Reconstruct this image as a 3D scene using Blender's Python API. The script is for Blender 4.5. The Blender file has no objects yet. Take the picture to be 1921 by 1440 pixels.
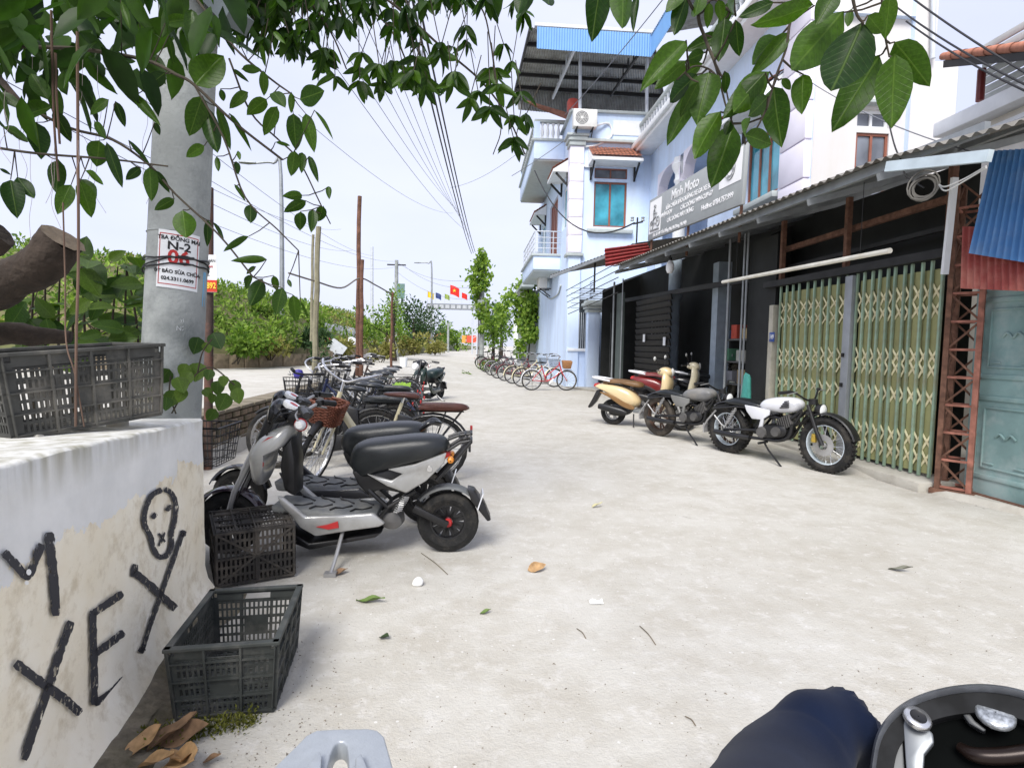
import bpy, bmesh, math, random
from mathutils import Vector, Matrix, noise
R = math.radians
rnd = random.Random(7)
SC = bpy.context.scene
COL = SC.collection

# ------------------------------------------------------------ camera
F_PX, CX, CY = 1078.0, 960.5, 720.0
CAM_H, YAW, PITCH, ROLL = 1.38, R(3.84), R(3.75), R(1.1)
fw = Vector((math.sin(YAW)*math.cos(PITCH), math.cos(YAW)*math.cos(PITCH), -math.sin(PITCH)))
rt0 = Vector((math.cos(YAW), -math.sin(YAW), 0)); up0 = rt0.cross(fw)
rt = rt0*math.cos(ROLL) + up0*math.sin(ROLL)
up = up0*math.cos(ROLL) - rt0*math.sin(ROLL)
CAM = Vector((0, 0, CAM_H))
cd = bpy.data.cameras.new('camera'); cam = bpy.data.objects.new('camera', cd); COL.objects.link(cam)
cam.matrix_world = Matrix(((rt.x, up.x, -fw.x, 0), (rt.y, up.y, -fw.y, 0), (rt.z, up.z, -fw.z, CAM_H), (0, 0, 0, 1)))
cd.sensor_fit = 'HORIZONTAL'; cd.sensor_width = 36.0; cd.lens = 36.0*F_PX/1921.0
cd.clip_start = 0.05; cd.clip_end = 3000
SC.camera = cam

# ------------------------------------------------------------ sky, sun, exposure
w = bpy.data.worlds.new('World'); SC.world = w; w.use_nodes = True
nt = w.node_tree; nt.nodes.clear()
out = nt.nodes.new('ShaderNodeOutputWorld'); bg = nt.nodes.new('ShaderNodeBackground')
sky = nt.nodes.new('ShaderNodeTexSky'); sky.sky_type = 'NISHITA'; sky.sun_disc = False
SUN_EL, SUN_AZ = R(48), R(202)
sky.sun_elevation = SUN_EL; sky.sun_rotation = SUN_AZ; sky.air_density = 1.0; sky.dust_density = 2.0
tc = nt.nodes.new('ShaderNodeTexCoord'); mp = nt.nodes.new('ShaderNodeMapping'); mp.inputs['Scale'].default_value = (1, 1, 2.5)
no = nt.nodes.new('ShaderNodeTexNoise'); no.inputs['Scale'].default_value = 2.2; no.inputs['Detail'].default_value = 5
cr = nt.nodes.new('ShaderNodeValToRGB')
cr.color_ramp.elements[0].position = .3; cr.color_ramp.elements[0].color = (2.5, 2.64, 3.4, 1)
cr.color_ramp.elements[1].position = .7; cr.color_ramp.elements[1].color = (2.9, 3.0, 3.55, 1)
mx = nt.nodes.new('ShaderNodeMixRGB'); mx.inputs[0].default_value = .93
bg.inputs['Strength'].default_value = .1
L = nt.links.new
L(tc.outputs['Generated'], mp.inputs['Vector']); L(mp.outputs['Vector'], no.inputs['Vector']); L(no.outputs[0], cr.inputs[0])
L(sky.outputs[0], mx.inputs[1]); L(cr.outputs[0], mx.inputs[2]); L(mx.outputs[0], bg.inputs[0]); L(bg.outputs[0], out.inputs[0])
sd = bpy.data.lights.new('sun', 'SUN'); sd.energy = 1.5; sd.angle = R(28); sd.color = (1, .97, .92)
sun = bpy.data.objects.new('sun', sd); COL.objects.link(sun); sun.location = (0, 0, 40)
# light comes from azimuth SUN_AZ (clockwise from +Y), elevation SUN_EL
sdir = Vector((math.sin(SUN_AZ)*math.cos(SUN_EL), math.cos(SUN_AZ)*math.cos(SUN_EL), math.sin(SUN_EL)))
sun.rotation_euler = sdir.to_track_quat('Z', 'Y').to_euler()
SC.view_settings.view_transform = 'Standard'; SC.view_settings.look = 'None'; SC.view_settings.gamma = 1
SC.view_settings.use_curve_mapping = False; SC.view_settings.exposure = 1.70
SC.cycles.max_bounces = 6; SC.cycles.transparent_max_bounces = 12

# ------------------------------------------------------------ pixel -> place
def ray(px, py): return (fw*F_PX + rt*(px-CX) - up*(py-CY)).normalized()
def GZ(px, py, z=0.0):
    d = ray(px, py); return CAM + d*((z-CAM_H)/d.z)
def PY(px, py, y):
    d = ray(px, py); return CAM + d*(y/d.y)
def PX(px, py, x):
    d = ray(px, py); return CAM + d*(x/d.x)
def PPL(px, py, o, n):
    d = ray(px, py); return CAM + d*((o-CAM).dot(n)/d.dot(n))

# ------------------------------------------------------------ materials
MATS = {}
def nodes_of(name):
    m = bpy.data.materials.new(name); m.use_nodes = True
    t = m.node_tree; b = t.nodes['Principled BSDF']
    return m, t, b
def setspec(b, v):
    if 'Specular IOR Level' in b.inputs: b.inputs['Specular IOR Level'].default_value = v
def M(name, col, rough=.6, metal=0., var=.12, scale=6., bump=0., bscale=60., dirt=None, damt=.5, dscale=2.5, spec=.4, alpha=None, coat=0, objrand=0., dz=1.):
    """plain surface with noise in tone, optional stains and fine relief"""
    if name in MATS: return MATS[name]
    def dk(c):
        y = max(c); s = .5+.5*max(0, min(1, (y-.04)/.36)); return tuple(q*s for q in c)
    col = dk(col); dirt = dk(dirt) if dirt else None
    m, t, b = nodes_of(name); n = t.nodes; l = t.links.new
    tc = n.new('ShaderNodeTexCoord'); ns = n.new('ShaderNodeTexNoise'); ns.inputs['Scale'].default_value = scale; ns.inputs['Detail'].default_value = 6
    l(tc.outputs['Object'], ns.inputs['Vector'])
    rp = n.new('ShaderNodeValToRGB'); e = rp.color_ramp.elements
    lo = [max(0, c*(1-var)) for c in col]; hi = [min(1, c*(1+var)) for c in col]
    e[0].position = .32; e[1].position = .68; e[0].color = (*lo, 1); e[1].color = (*hi, 1)
    l(ns.outputs[0], rp.inputs[0]); src = rp.outputs[0]
    if objrand:
        oi = n.new('ShaderNodeObjectInfo'); hs = n.new('ShaderNodeHueSaturation')
        mr = n.new('ShaderNodeMapRange'); mr.inputs[3].default_value = 1-objrand; mr.inputs[4].default_value = 1+objrand
        l(oi.outputs['Random'], mr.inputs[0]); l(mr.outputs[0], hs.inputs['Value']); l(src, hs.inputs['Color']); src = hs.outputs[0]
    if dirt:
        n2 = n.new('ShaderNodeTexNoise'); n2.inputs['Scale'].default_value = dscale; n2.inputs['Detail'].default_value = 8; n2.inputs['Roughness'].default_value = .65
        mpz = n.new('ShaderNodeMapping'); mpz.inputs['Scale'].default_value = (1, 1, dz); l(tc.outputs['Object'], mpz.inputs[0]); l(mpz.outputs[0], n2.inputs['Vector'])
        r2 = n.new('ShaderNodeValToRGB'); r2.color_ramp.elements[0].position = .46; r2.color_ramp.elements[1].position = .68
        r2.color_ramp.elements[1].color = (damt, damt, damt, 1)
        l(n2.outputs[0], r2.inputs[0])
        mxx = n.new('ShaderNodeMixRGB'); mxx.inputs[2].default_value = (*dirt, 1)
        l(r2.outputs[0], mxx.inputs[0]); l(src, mxx.inputs[1]); src = mxx.outputs[0]
    l(src, b.inputs['Base Color'])
    b.inputs['Roughness'].default_value = rough; b.inputs['Metallic'].default_value = metal; setspec(b, spec)
    if coat: b.inputs['Coat Weight'].default_value = coat; b.inputs['Coat Roughness'].default_value = .08
    if bump:
        n3 = n.new('ShaderNodeTexNoise'); n3.inputs['Scale'].default_value = bscale; n3.inputs['Detail'].default_value = 5
        l(tc.outputs['Object'], n3.inputs['Vector'])
        bp = n.new('ShaderNodeBump'); bp.inputs['Strength'].default_value = bump; bp.inputs['Distance'].default_value = .02
        l(n3.outputs[0], bp.inputs['Height']); l(bp.outputs[0], b.inputs['Normal'])
    if alpha is not None: b.inputs['Alpha'].default_value = alpha
    MATS[name] = m; return m

def leafmat(name, col, col2, trans=.35, rough=.4, per='island', spec=.35, veins=False):
    if name in MATS: return MATS[name]
    m, t, b = nodes_of(name); n = t.nodes; l = t.links.new
    if per == 'island': g = n.new('ShaderNodeNewGeometry'); rv = g.outputs['Random Per Island']
    else: g = n.new('ShaderNodeObjectInfo'); rv = g.outputs['Random']
    rp = n.new('ShaderNodeValToRGB'); e = rp.color_ramp.elements
    e[0].color = (*col, 1); e[1].color = (*col2, 1); e[0].position = .1; e[1].position = .95
    l(rv, rp.inputs[0])
    tcx = n.new('ShaderNodeTexCoord'); nz = n.new('ShaderNodeTexNoise'); nz.inputs['Scale'].default_value = 18; nz.inputs['Detail'].default_value = 4
    l(tcx.outputs['Object'], nz.inputs['Vector'])
    hs = n.new('ShaderNodeHueSaturation'); mr = n.new('ShaderNodeMapRange'); mr.inputs[1].default_value = .3; mr.inputs[2].default_value = .7; mr.inputs[3].default_value = .75; mr.inputs[4].default_value = 1.25
    l(nz.outputs[0], mr.inputs[0]); l(mr.outputs[0], hs.inputs['Value']); l(rp.outputs[0], hs.inputs['Color'])
    if veins:   # paler midrib and side veins, in the leaf's own coordinates
        sp = n.new('ShaderNodeSeparateXYZ'); l(tcx.outputs['Object'], sp.inputs[0])
        ab = n.new('ShaderNodeMath'); ab.operation = 'ABSOLUTE'; l(sp.outputs[1], ab.inputs[0])
        mid = n.new('ShaderNodeMapRange'); mid.inputs[1].default_value = .004; mid.inputs[2].default_value = .016; mid.inputs[3].default_value = .28; mid.inputs[4].default_value = 0; l(ab.outputs[0], mid.inputs[0])
        ma = n.new('ShaderNodeMath'); ma.operation = 'MULTIPLY_ADD'; l(ab.outputs[0], ma.inputs[0]); ma.inputs[1].default_value = -.8; l(sp.outputs[0], ma.inputs[2])
        sn = n.new('ShaderNodeMath'); sn.operation = 'MULTIPLY'; l(ma.outputs[0], sn.inputs[0]); sn.inputs[1].default_value = 62
        si = n.new('ShaderNodeMath'); si.operation = 'SINE'; l(sn.outputs[0], si.inputs[0])
        sv = n.new('ShaderNodeMapRange'); sv.inputs[1].default_value = .93; sv.inputs[2].default_value = 1; sv.inputs[3].default_value = 0; sv.inputs[4].default_value = .09; l(si.outputs[0], sv.inputs[0])
        mxv = n.new('ShaderNodeMath'); mxv.operation = 'MAXIMUM'; l(mid.outputs[0], mxv.inputs[0]); l(sv.outputs[0], mxv.inputs[1])
        vm = n.new('ShaderNodeMixRGB'); vm.inputs[2].default_value = (.16, .24, .05, 1); l(mxv.outputs[0], vm.inputs[0]); l(hs.outputs[0], vm.inputs[1]); hs = vm
        bpv = n.new('ShaderNodeBump'); bpv.inputs['Strength'].default_value = .25; bpv.inputs['Distance'].default_value = .02; l(mxv.outputs[0], bpv.inputs['Height']); l(bpv.outputs[0], b.inputs['Normal'])
    l(hs.outputs[0], b.inputs['Base Color']); b.inputs['Roughness'].default_value = rough; setspec(b, spec)
    tr = n.new('ShaderNodeBsdfTranslucent'); tcol = n.new('ShaderNodeMixRGB'); tcol.blend_type = 'MULTIPLY'; tcol.inputs[0].default_value = 1
    tcol.inputs[2].default_value = (1.6, 1.9, .7, 1); l(hs.outputs[0], tcol.inputs[1]); l(tcol.outputs[0], tr.inputs['Color'])
    ms = n.new('ShaderNodeMixShader'); ms.inputs[0].default_value = trans
    o = t.nodes['Material Output']; l(b.outputs[0], ms.inputs[1]); l(tr.outputs[0], ms.inputs[2]); l(ms.outputs[0], o.inputs[0])
    MATS[name] = m; return m

# ------------------------------------------------------------ objects
def origin(p):
    v = Vector((0, 0, 0))
    while p is not None: v = v + Vector(p.location); p = p.parent
    return v
def tag(o, label, cat, group=None):
    o['label'] = label; o['category'] = cat
    if group: o['group'] = group
    return o
def thing(name, label, cat, loc=(0, 0, 0), rotz=0., group=None):
    o = bpy.data.objects.new(name, None); o.empty_display_size = .1; COL.objects.link(o)
    o.location = loc; o.rotation_euler = (0, 0, rotz); return tag(o, label, cat, group)
def link(name, me, parent=None, loc=(0, 0, 0), rot=(0, 0, 0), scale=(1, 1, 1)):
    o = bpy.data.objects.new(name, me); COL.objects.link(o); o.parent = parent
    o.location = loc; o.rotation_euler = rot; o.scale = scale; return o
def copy_tree(o, parent=None):
    c = o.copy(); COL.objects.link(c); c.parent = parent
    for ch in list(o.children): copy_tree(ch, c)
    return c

def catmull(pts, k=6):
    pts = [Vector(p) for p in pts]
    if len(pts) < 3: return pts
    q = [pts[0]*2-pts[1]] + pts + [pts[-1]*2-pts[-2]]
    r = []
    for i in range(1, len(q)-2):
        a, b, c, d = q[i-1], q[i], q[i+1], q[i+2]
        for s in range(k):
            t = s/k
            r.append(.5*((2*b) + (c-a)*t + (2*a-5*b+4*c-d)*t*t + (3*b-a-3*c+d)*t**3))
    r.append(pts[-1]); return r
def lerpl(vals, n):
    r = []
    for i in range(n):
        t = i/(n-1)*(len(vals)-1); j = min(int(t), len(vals)-2); f = t-j
        r.append(vals[j]*(1-f)+vals[j+1]*f)
    return r

class MB:
    def __init__(s): s.v = []; s.f = []
    def add(s, vs, fs):
        k = len(s.v); s.v += [Vector(v) for v in vs]; s.f += [[i+k for i in f] for f in fs]; return s
    def box(s, c, d, rot=None):
        c = Vector(c); hx, hy, hz = d[0]/2, d[1]/2, d[2]/2
        vs = [Vector((x, y, z)) for x in (-hx, hx) for y in (-hy, hy) for z in (-hz, hz)]
        if rot is not None: vs = [rot @ v for v in vs]
        return s.add([c+v for v in vs], [(0, 1, 3, 2), (4, 6, 7, 5), (0, 4, 5, 1), (2, 3, 7, 6), (0, 2, 6, 4), (1, 5, 7, 3)])
    def bar(s, a, b, w_, h_, upv=(0, 0, 1)):
        a = Vector(a); b = Vector(b); d = b-a; ln = d.length
        if ln < 1e-6: return s
        x = d/ln; u = Vector(upv)
        if abs(x.dot(u)) > .99: u = Vector((0, 1, 0))
        y = u.cross(x).normalized(); z = x.cross(y)
        return s.box((a+b)/2, (ln, w_, h_), Matrix((x, y, z)).transposed())
    def hexa(s, p8):  # bottom 4 ccw, top 4 ccw
        return s.add(p8, [(3, 2, 1, 0), (4, 5, 6, 7), (0, 1, 5, 4), (1, 2, 6, 5), (2, 3, 7, 6), (3, 0, 4, 7)])
    def tube(s, pts, r, seg=8, cap=True, smooth=0, flat=1.0, nrm=None):
        pts = [Vector(p) for p in pts]
        if smooth: pts = catmull(pts, smooth)
        n = len(pts)
        if isinstance(r, (int, float)): rs = [r]*n
        else: rs = lerpl(list(r), n)
        vs = []; prev = None
        for i, p in enumerate(pts):
            t = (pts[min(i+1, n-1)]-pts[max(i-1, 0)])
            t = t.normalized() if t.length > 1e-9 else Vector((0, 0, 1))
            if prev is None:
                a = Vector(nrm) if nrm else (Vector((0, 0, 1)) if abs(t.z) < .9 else Vector((0, 1, 0)))
            else: a = prev
            a = (a - t*a.dot(t)).normalized(); b = t.cross(a); prev = a
            for k in range(seg):
                th = 2*math.pi*k/seg; vs.append(p + a*(math.cos(th)*rs[i]) + b*(math.sin(th)*rs[i]*flat))
        fs = [(i*seg+k, i*seg+(k+1) % seg, (i+1)*seg+(k+1) % seg, (i+1)*seg+k) for i in range(n-1) for k in range(seg)]
        if cap: fs += [tuple(reversed(range(seg))), tuple((n-1)*seg+k for k in range(seg))]
        return s.add(vs, fs)
    def loft(s, secs, seg=14, power=2.4, cap=True):
        """secs: (centre, width(local y), height, tilt dir in xz) ; cross-sections are super-ellipses spanned by y and a normal in xz"""
        vs = []; n = len(secs)
        for i, (c, w_, h_) in enumerate(secs):
            c = Vector(c); a = Vector(secs[max(i-1, 0)][0]); b = Vector(secs[min(i+1, n-1)][0])
            t = (b-a).normalized(); yv = Vector((0, 1, 0)); nv = t.cross(yv).normalized()
            for k in range(seg):
                th = 2*math.pi*k/seg; cs, sn = math.cos(th), math.sin(th)
                vs.append(c + yv*(math.copysign(abs(cs)**(2/power), cs)*w_/2) + nv*(math.copysign(abs(sn)**(2/power), sn)*h_/2))
        fs = [(i*seg+k, i*seg+(k+1) % seg, (i+1)*seg+(k+1) % seg, (i+1)*seg+k) for i in range(n-1) for k in range(seg)]
        if cap: fs += [tuple(reversed(range(seg))), tuple((n-1)*seg+k for k in range(seg))]
        return s.add(vs, fs)
    def lathe(s, prof, c=(0, 0, 0), axis='z', seg=20, closed=False):
        """prof: (radius, height) list"""
        c = Vector(c); vs = []; n = len(prof)
        for (r, h) in prof:
            for k in range(seg):
                th = 2*math.pi*k/seg; x, y = r*math.cos(th), r*math.sin(th)
                vs.append(c + (Vector((x, y, h)) if axis == 'z' else Vector((x, h, y)) if axis == 'y' else Vector((h, x, y))))
        fs = [(i*seg+k, i*seg+(k+1) % seg, (i+1)*seg+(k+1) % seg, (i+1)*seg+k) for i in range(n-1) for k in range(seg)]
        if closed: fs += [((n-1)*seg+k, (n-1)*seg+(k+1) % seg, (k+1) % seg, k) for k in range(seg)]
        return s.add(vs, fs)
    def grid(s, rows):
        n = len(rows[0]); k = len(s.v)
        for r in rows: s.v += [Vector(p) for p in r]
        for i in range(len(rows)-1):
            for j in range(n-1):
                a = k+i*n+j; s.f.append([a, a+1, a+n+1, a+n])
        return s
    def prism(s, poly, y0, y1):
        """polygon of (u,z) in the local xz plane, extruded along y"""
        n = len(poly)
        vs = [Vector((p[0], y0, p[1])) for p in poly] + [Vector((p[0], y1, p[1])) for p in poly]
        fs = [tuple(range(n)), tuple(reversed(range(n, 2*n)))] + [(i, i+n, (i+1) % n+n, (i+1) % n) for i in range(n)]
        return s.add(vs, fs)
    def slab(s, poly, d):
        """planar polygon of 3D points given thickness along vector d"""
        n = len(poly); d = Vector(d); poly = [Vector(p) for p in poly]
        return s.add(poly + [p+d for p in poly], [tuple(range(n)), tuple(reversed(range(n, 2*n)))] + [(i, i+n, (i+1) % n+n, (i+1) % n) for i in range(n)])
    def puff(s, poly, w_, n=7, power=2.6, c=None, yc=0.):
        """pillow: outline (u,z) shrinking towards its centre at both sides"""
        c = c or (sum(p[0] for p in poly)/len(poly), sum(p[1] for p in poly)/len(poly)); m = len(poly); vs = []
        for i in range(n):
            t = -1+2*i/(n-1); th = t*math.pi/2*.985; y = math.copysign(abs(math.sin(th))**(2/power), th)*w_/2; k = max(.02, abs(math.cos(th)))**(2/power)
            vs += [Vector((c[0]+(p[0]-c[0])*k, yc+y, c[1]+(p[1]-c[1])*k)) for p in poly]
        fs = [(i*m+k, i*m+(k+1) % m, (i+1)*m+(k+1) % m, (i+1)*m+k) for i in range(n-1) for k in range(m)]
        fs += [tuple(reversed(range(m))), tuple((n-1)*m+k for k in range(m))]
        return s.add(vs, fs)
    def xform(s, mat):
        s.v = [mat @ v for v in s.v]; return s
    def mesh(s, name, mat, off=Vector((0, 0, 0)), smooth=40, bevel=0., bseg=2):
        me = bpy.data.meshes.new(name)
        me.from_pydata([tuple(v-off) for v in s.v], [], s.f)
        bm = bmesh.new(); bm.from_mesh(me)
        bmesh.ops.recalc_face_normals(bm, faces=bm.faces)
        if bevel:
            es = [e for e in bm.edges if len(e.link_faces) == 2 and e.calc_face_angle(0) > R(30)]
            bmesh.ops.bevel(bm, geom=es, offset=bevel, segments=bseg, affect='EDGES', profile=.5, clamp_overlap=True)
        bm.to_mesh(me); bm.free()
        if smooth:
            for p in me.polygons: p.use_smooth = True
            me.set_sharp_from_angle(angle=R(smooth))
        if mat: me.materials.append(mat)
        return me
    def build(s, name, mat, parent=None, smooth=40, bevel=0., bseg=2, world=True, kind=None):
        """world=True: geometry is in world metres and the parent chain has no rotation"""
        off = origin(parent) if (world and parent is not None) else Vector((0, 0, 0))
        o = link(name, s.mesh(name, mat, off, smooth, bevel, bseg), parent)
        if kind: o['kind'] = kind
        return o
    def top(s, name, mat, label, cat, group=None, **k):
        """a thing that is one mesh: the origin goes to its base"""
        lo = Vector([min(v[i] for v in s.v) for i in range(3)]); hi = Vector([max(v[i] for v in s.v) for i in range(3)])
        b = Vector(((lo.x+hi.x)/2, (lo.y+hi.y)/2, lo.z))
        o = link(name, s.mesh(name, mat, b, **k), None, b); return tag(o, label, cat, group)

def text_mesh(txt, size, mat, name='lettering', depth=.002, align='CENTER', xs=1.0, bold=0.):
    cu = bpy.data.curves.new(name, 'FONT'); cu.body = txt; cu.size = size; cu.align_x = align; cu.align_y = 'CENTER'; cu.extrude = depth; cu.offset = bold; cu.resolution_u = 3
    o = bpy.data.objects.new(name, cu); COL.objects.link(o)
    dg = bpy.context.evaluated_depsgraph_get(); dg.update()
    me = bpy.data.meshes.new_from_object(o.evaluated_get(dg)); bpy.data.objects.remove(o); bpy.data.curves.remove(cu)
    me.name = name; me.materials.clear(); me.materials.append(mat)
    if xs != 1:
        for v in me.vertices: v.co.x *= xs
    return me
def frame_mat(o, x, y):
    x = Vector(x).normalized(); y = Vector(y); y = (y-x*y.dot(x)).normalized(); z = x.cross(y)
    m = Matrix((x, y, z)).transposed().to_4x4(); m.translation = Vector(o); return m
def put_text(txt, size, mat, parent, o, x, y, world=True, **k):
    me = text_mesh(txt, size, mat, **k); ob = link('lettering', me, parent)
    m = frame_mat(o, x, y)
    if world and parent is not None: m.translation = m.translation - origin(parent)
    me.transform(m); return ob
def sstep(a, b, x):
    t = max(0, min(1, (x-a)/(b-a))); return t*t*(3-2*t)

# ============================================================ SETTING: ground, embankment, low walls
def gz(x, y):
    far = .5*sstep(26, 48, y)
    wb = max(.05, (y-12)*.33)
    p = .5*(1-sstep(-3.06, -3.0+wb, x))*sstep(4.7, 5.4, y)
    return max(p, far)

def ground_material():
    m, t, b = nodes_of('dusty_concrete'); n = t.nodes; l = t.links.new
    tc = n.new('ShaderNodeTexCoord')
    def nz(s, d=8, r=.6, v=None):
        k = n.new('ShaderNodeTexNoise'); k.inputs['Scale'].default_value = s; k.inputs['Detail'].default_value = d; k.inputs['Roughness'].default_value = r
        l(v or tc.outputs['Object'], k.inputs['Vector']); return k.outputs[0]
    def ramp(src, a, ca, bb, cb):
        k = n.new('ShaderNodeValToRGB'); e = k.color_ramp.elements; e[0].position = a; e[1].position = bb; e[0].color = (*ca, 1); e[1].color = (*cb, 1); l(src, k.inputs[0]); return k.outputs[0]
    def mix(f, a, c, mode='MIX'):
        k = n.new('ShaderNodeMixRGB'); k.blend_type = mode
        for i, q in enumerate((f, a, c)):
            if isinstance(q, (int, float)): k.inputs[i].default_value = q
            elif isinstance(q, tuple): k.inputs[i].default_value = (*q, 1)
            else: l(q, k.inputs[i])
        return k.outputs[0]
    base = ramp(nz(.45, 6), .3, (.43, .41, .36), .7, (.54, .525, .485))
    base = mix(ramp(nz(2.6, 8, .7), .42, (0, 0, 0), .62, (.55, .55, .55)), base, (.37, .34, .285))
    base = mix(ramp(nz(9, 8, .75), .52, (0, 0, 0), .68, (.7, .7, .7)), base, (.58, .565, .535))
    # darker specks of grit and pale chips
    vo = n.new('ShaderNodeTexVoronoi'); vo.inputs['Scale'].default_value = 34; l(tc.outputs['Object'], vo.inputs['Vector'])
    spk = n.new('ShaderNodeMath'); spk.operation = 'LESS_THAN'; spk.inputs[1].default_value = .10; l(vo.outputs['Distance'], spk.inputs[0])
    sel = n.new('ShaderNodeMath'); sel.operation = 'GREATER_THAN'; sel.inputs[1].default_value = .80
    sx = n.new('ShaderNodeSeparateColor'); l(vo.outputs['Color'], sx.inputs[0]); l(sx.outputs[0], sel.inputs[0])
    mu = n.new('ShaderNodeMath'); mu.operation = 'MULTIPLY'; l(spk.outputs[0], mu.inputs[0]); l(sel.outputs[0], mu.inputs[1])
    base = mix(mu.outputs[0], base, (.20, .17, .13))
    vo2 = n.new('ShaderNodeTexVoronoi'); vo2.inputs['Scale'].default_value = 21; l(tc.outputs['Object'], vo2.inputs['Vector'])
    s2 = n.new('ShaderNodeMath'); s2.operation = 'LESS_THAN'; s2.inputs[1].default_value = .13; l(vo2.outputs['Distance'], s2.inputs[0])
    sx2 = n.new('ShaderNodeSeparateColor'); l(vo2.outputs['Color'], sx2.inputs[0])
    q2 = n.new('ShaderNodeMath'); q2.operation = 'GREATER_THAN'; q2.inputs[1].default_value = .85; l(sx2.outputs[1], q2.inputs[0])
    m2 = n.new('ShaderNodeMath'); m2.operation = 'MULTIPLY'; l(s2.outputs[0], m2.inputs[0]); l(q2.outputs[0], m2.inputs[1])
    base = mix(m2.outputs[0], base, (.60, .59, .56))
    # hairline cracks
    wv = n.new('ShaderNodeTexVoronoi'); wv.feature = 'DISTANCE_TO_EDGE'; wv.inputs['Scale'].default_value = .55
    dis = n.new('ShaderNodeMixRGB'); dis.inputs[0].default_value = .35; l(tc.outputs['Object'], dis.inputs[1])
    nn = n.new('ShaderNodeTexNoise'); nn.inputs['Scale'].default_value = 1.6; nn.inputs['Detail'].default_value = 8; l(tc.outputs['Object'], nn.inputs['Vector']); l(nn.outputs['Color'], dis.inputs[2])
    l(dis.outputs[0], wv.inputs['Vector'])
    ck = n.new('ShaderNodeMath'); ck.operation = 'LESS_THAN'; ck.inputs[1].default_value = .0016; l(wv.outputs['Distance'], ck.inputs[0])
    gate_ = n.new('ShaderNodeMath'); gate_.operation = 'MULTIPLY'; l(ck.outputs[0], gate_.inputs[0]); l(ramp(nz(.8, 3), .55, (0, 0, 0), .6, (.5, .5, .5)), gate_.inputs[1])
    base = mix(gate_.outputs[0], base, (.2, .18, .15))
    l(base, b.inputs['Base Color']); b.inputs['Roughness'].default_value = .9; setspec(b, .2)
    bp = n.new('ShaderNodeBump'); bp.inputs['Strength'].default_value = .8; bp.inputs['Distance'].default_value = .014
    ad = n.new('ShaderNodeMath'); ad.operation = 'ADD'; l(nz(7, 10, .72), ad.inputs[0])
    sc_ = n.new('ShaderNodeMath'); sc_.operation = 'MULTIPLY'; sc_.inputs[1].default_value = .5; l(nz(70, 6, .7), sc_.inputs[0]); l(sc_.outputs[0], ad.inputs[1])
    l(ad.outputs[0], bp.inputs['Height']); l(bp.outputs[0], b.inputs['Normal'])
    return m
M_GROUND = ground_material()
xs = [-900, -300, -100, -50, -30, -22, -18, -15, -13, -11, -9.5, -8, -7, -6.2, -5.4, -4.6, -4, -3.5, -3.2, -3.07, -3.0, -2.9, -2.7, -2.4, -2.1, -1.8, -1.5, -1, -.5, 0, .5, 1, 2, 3, 4, 5, 7, 10, 15, 25, 50, 120, 400, 900]
ys = [-30, -8, -3, 0, 1, 2, 3, 4, 4.6, 4.75, 4.9, 5.05, 5.2, 5.4, 6, 7, 8, 9, 10, 11, 12, 12.5, 13, 13.6, 14.3, 15, 16, 17, 18.5, 20, 22, 24, 26, 29, 32, 36, 40, 44, 48, 55, 65, 80, 110, 160, 300, 900, 2200]
g = MB().grid([[Vector((x, y, gz(x, y))) for x in xs] for y in ys]).build('ground', M_GROUND, None, smooth=60, kind='structure')

# raised concrete apron in front of the shop row
M_CONC = M('pale_concrete', (.44, .42, .37), .9, var=.1, scale=3, bump=.3, bscale=40, dirt=(.30, .27, .22), damt=.6)
M_PLASTER_RAW = M('raw_plaster', (.5, .47, .4), .9, var=.1, scale=3, bump=.4, bscale=30, dirt=(.38, .33, .24), damt=.7)
ap = [GZ(1118, 735), GZ(1200, 775), GZ(1330, 822), GZ(1585, 884), GZ(1760, 930), Vector((4.9, 4.2, 0)), Vector((5.3, 3.2, 0)), Vector((7.5, 3.2, 0)), Vector((7.5, 19, 0)), Vector((3.1, 19.4, 0))]
apm = MB(); lo = [Vector((p.x, p.y, .0)) for p in ap]; c0 = Vector((5.6, 10, 0))
hi = [Vector((p.x, p.y, 0)) + (c0-Vector((p.x, p.y, 0))).normalized()*.10 + Vector((0, 0, .055)) for p in ap]
nA = len(ap); apm.add(lo+hi, [(i, (i+1) % nA, (i+1) % nA+nA, i+nA) for i in range(nA)] + [tuple(range(nA, 2*nA))])
o = apm.build('pavement', M_CONC, None, smooth=0, kind='structure')

# ---------------------------------------------------------- embankment (grassy dyke) on the far side of the road
base = [(-40, 12), (-20, 15), (-12, 16.8), (-8.3, 18.4), (-6.2, 23), (-5.6, 30), (-5.4, 38), (-5.2, 46), (-4.8, 62), (-3.5, 90), (3, 150)]
Hs = [5, 4.6, 4.2, 3.7, 3.5, 3.4, 3.4, 3.2, 2.7, 2.0, 1.4]
bl = catmull([Vector((x, y, h)) for (x, y), h in zip(base, Hs)], 6)
prof = [(0, 0), (.05, .20), (.8, .38), (1.8, .66), (2.9, .88), (4.2, 1.0), (9, 1.0), (40, .95), (200, .6)]
rows = []
for i, p in enumerate(bl):
    t = bl[min(i+1, len(bl)-1)]-bl[max(i-1, 0)]; nrm = Vector((-t.y, t.x, 0)).normalized()
    r = []
    for d, k in prof:
        q = Vector((p.x, p.y, 0)) + nrm*d
        z = .5 + (p.z-.5)*k + (.25*noise.noise(Vector((q.x*.35, q.y*.35, 3))) if .1 < d < 100 else 0)
        r.append(Vector((q.x, q.y, z - (.4 if d == 0 else 0))))
    rows.append(r)
M_SOIL = M('weedy_soil', (.16, .17, .07), .95, var=.4, scale=1.6, bump=.8, bscale=9, dirt=(.26, .2, .12), damt=.8, dscale=.9)
emb = MB().grid(rows).build('hillside', M_SOIL, None, smooth=60, kind='structure')
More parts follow.
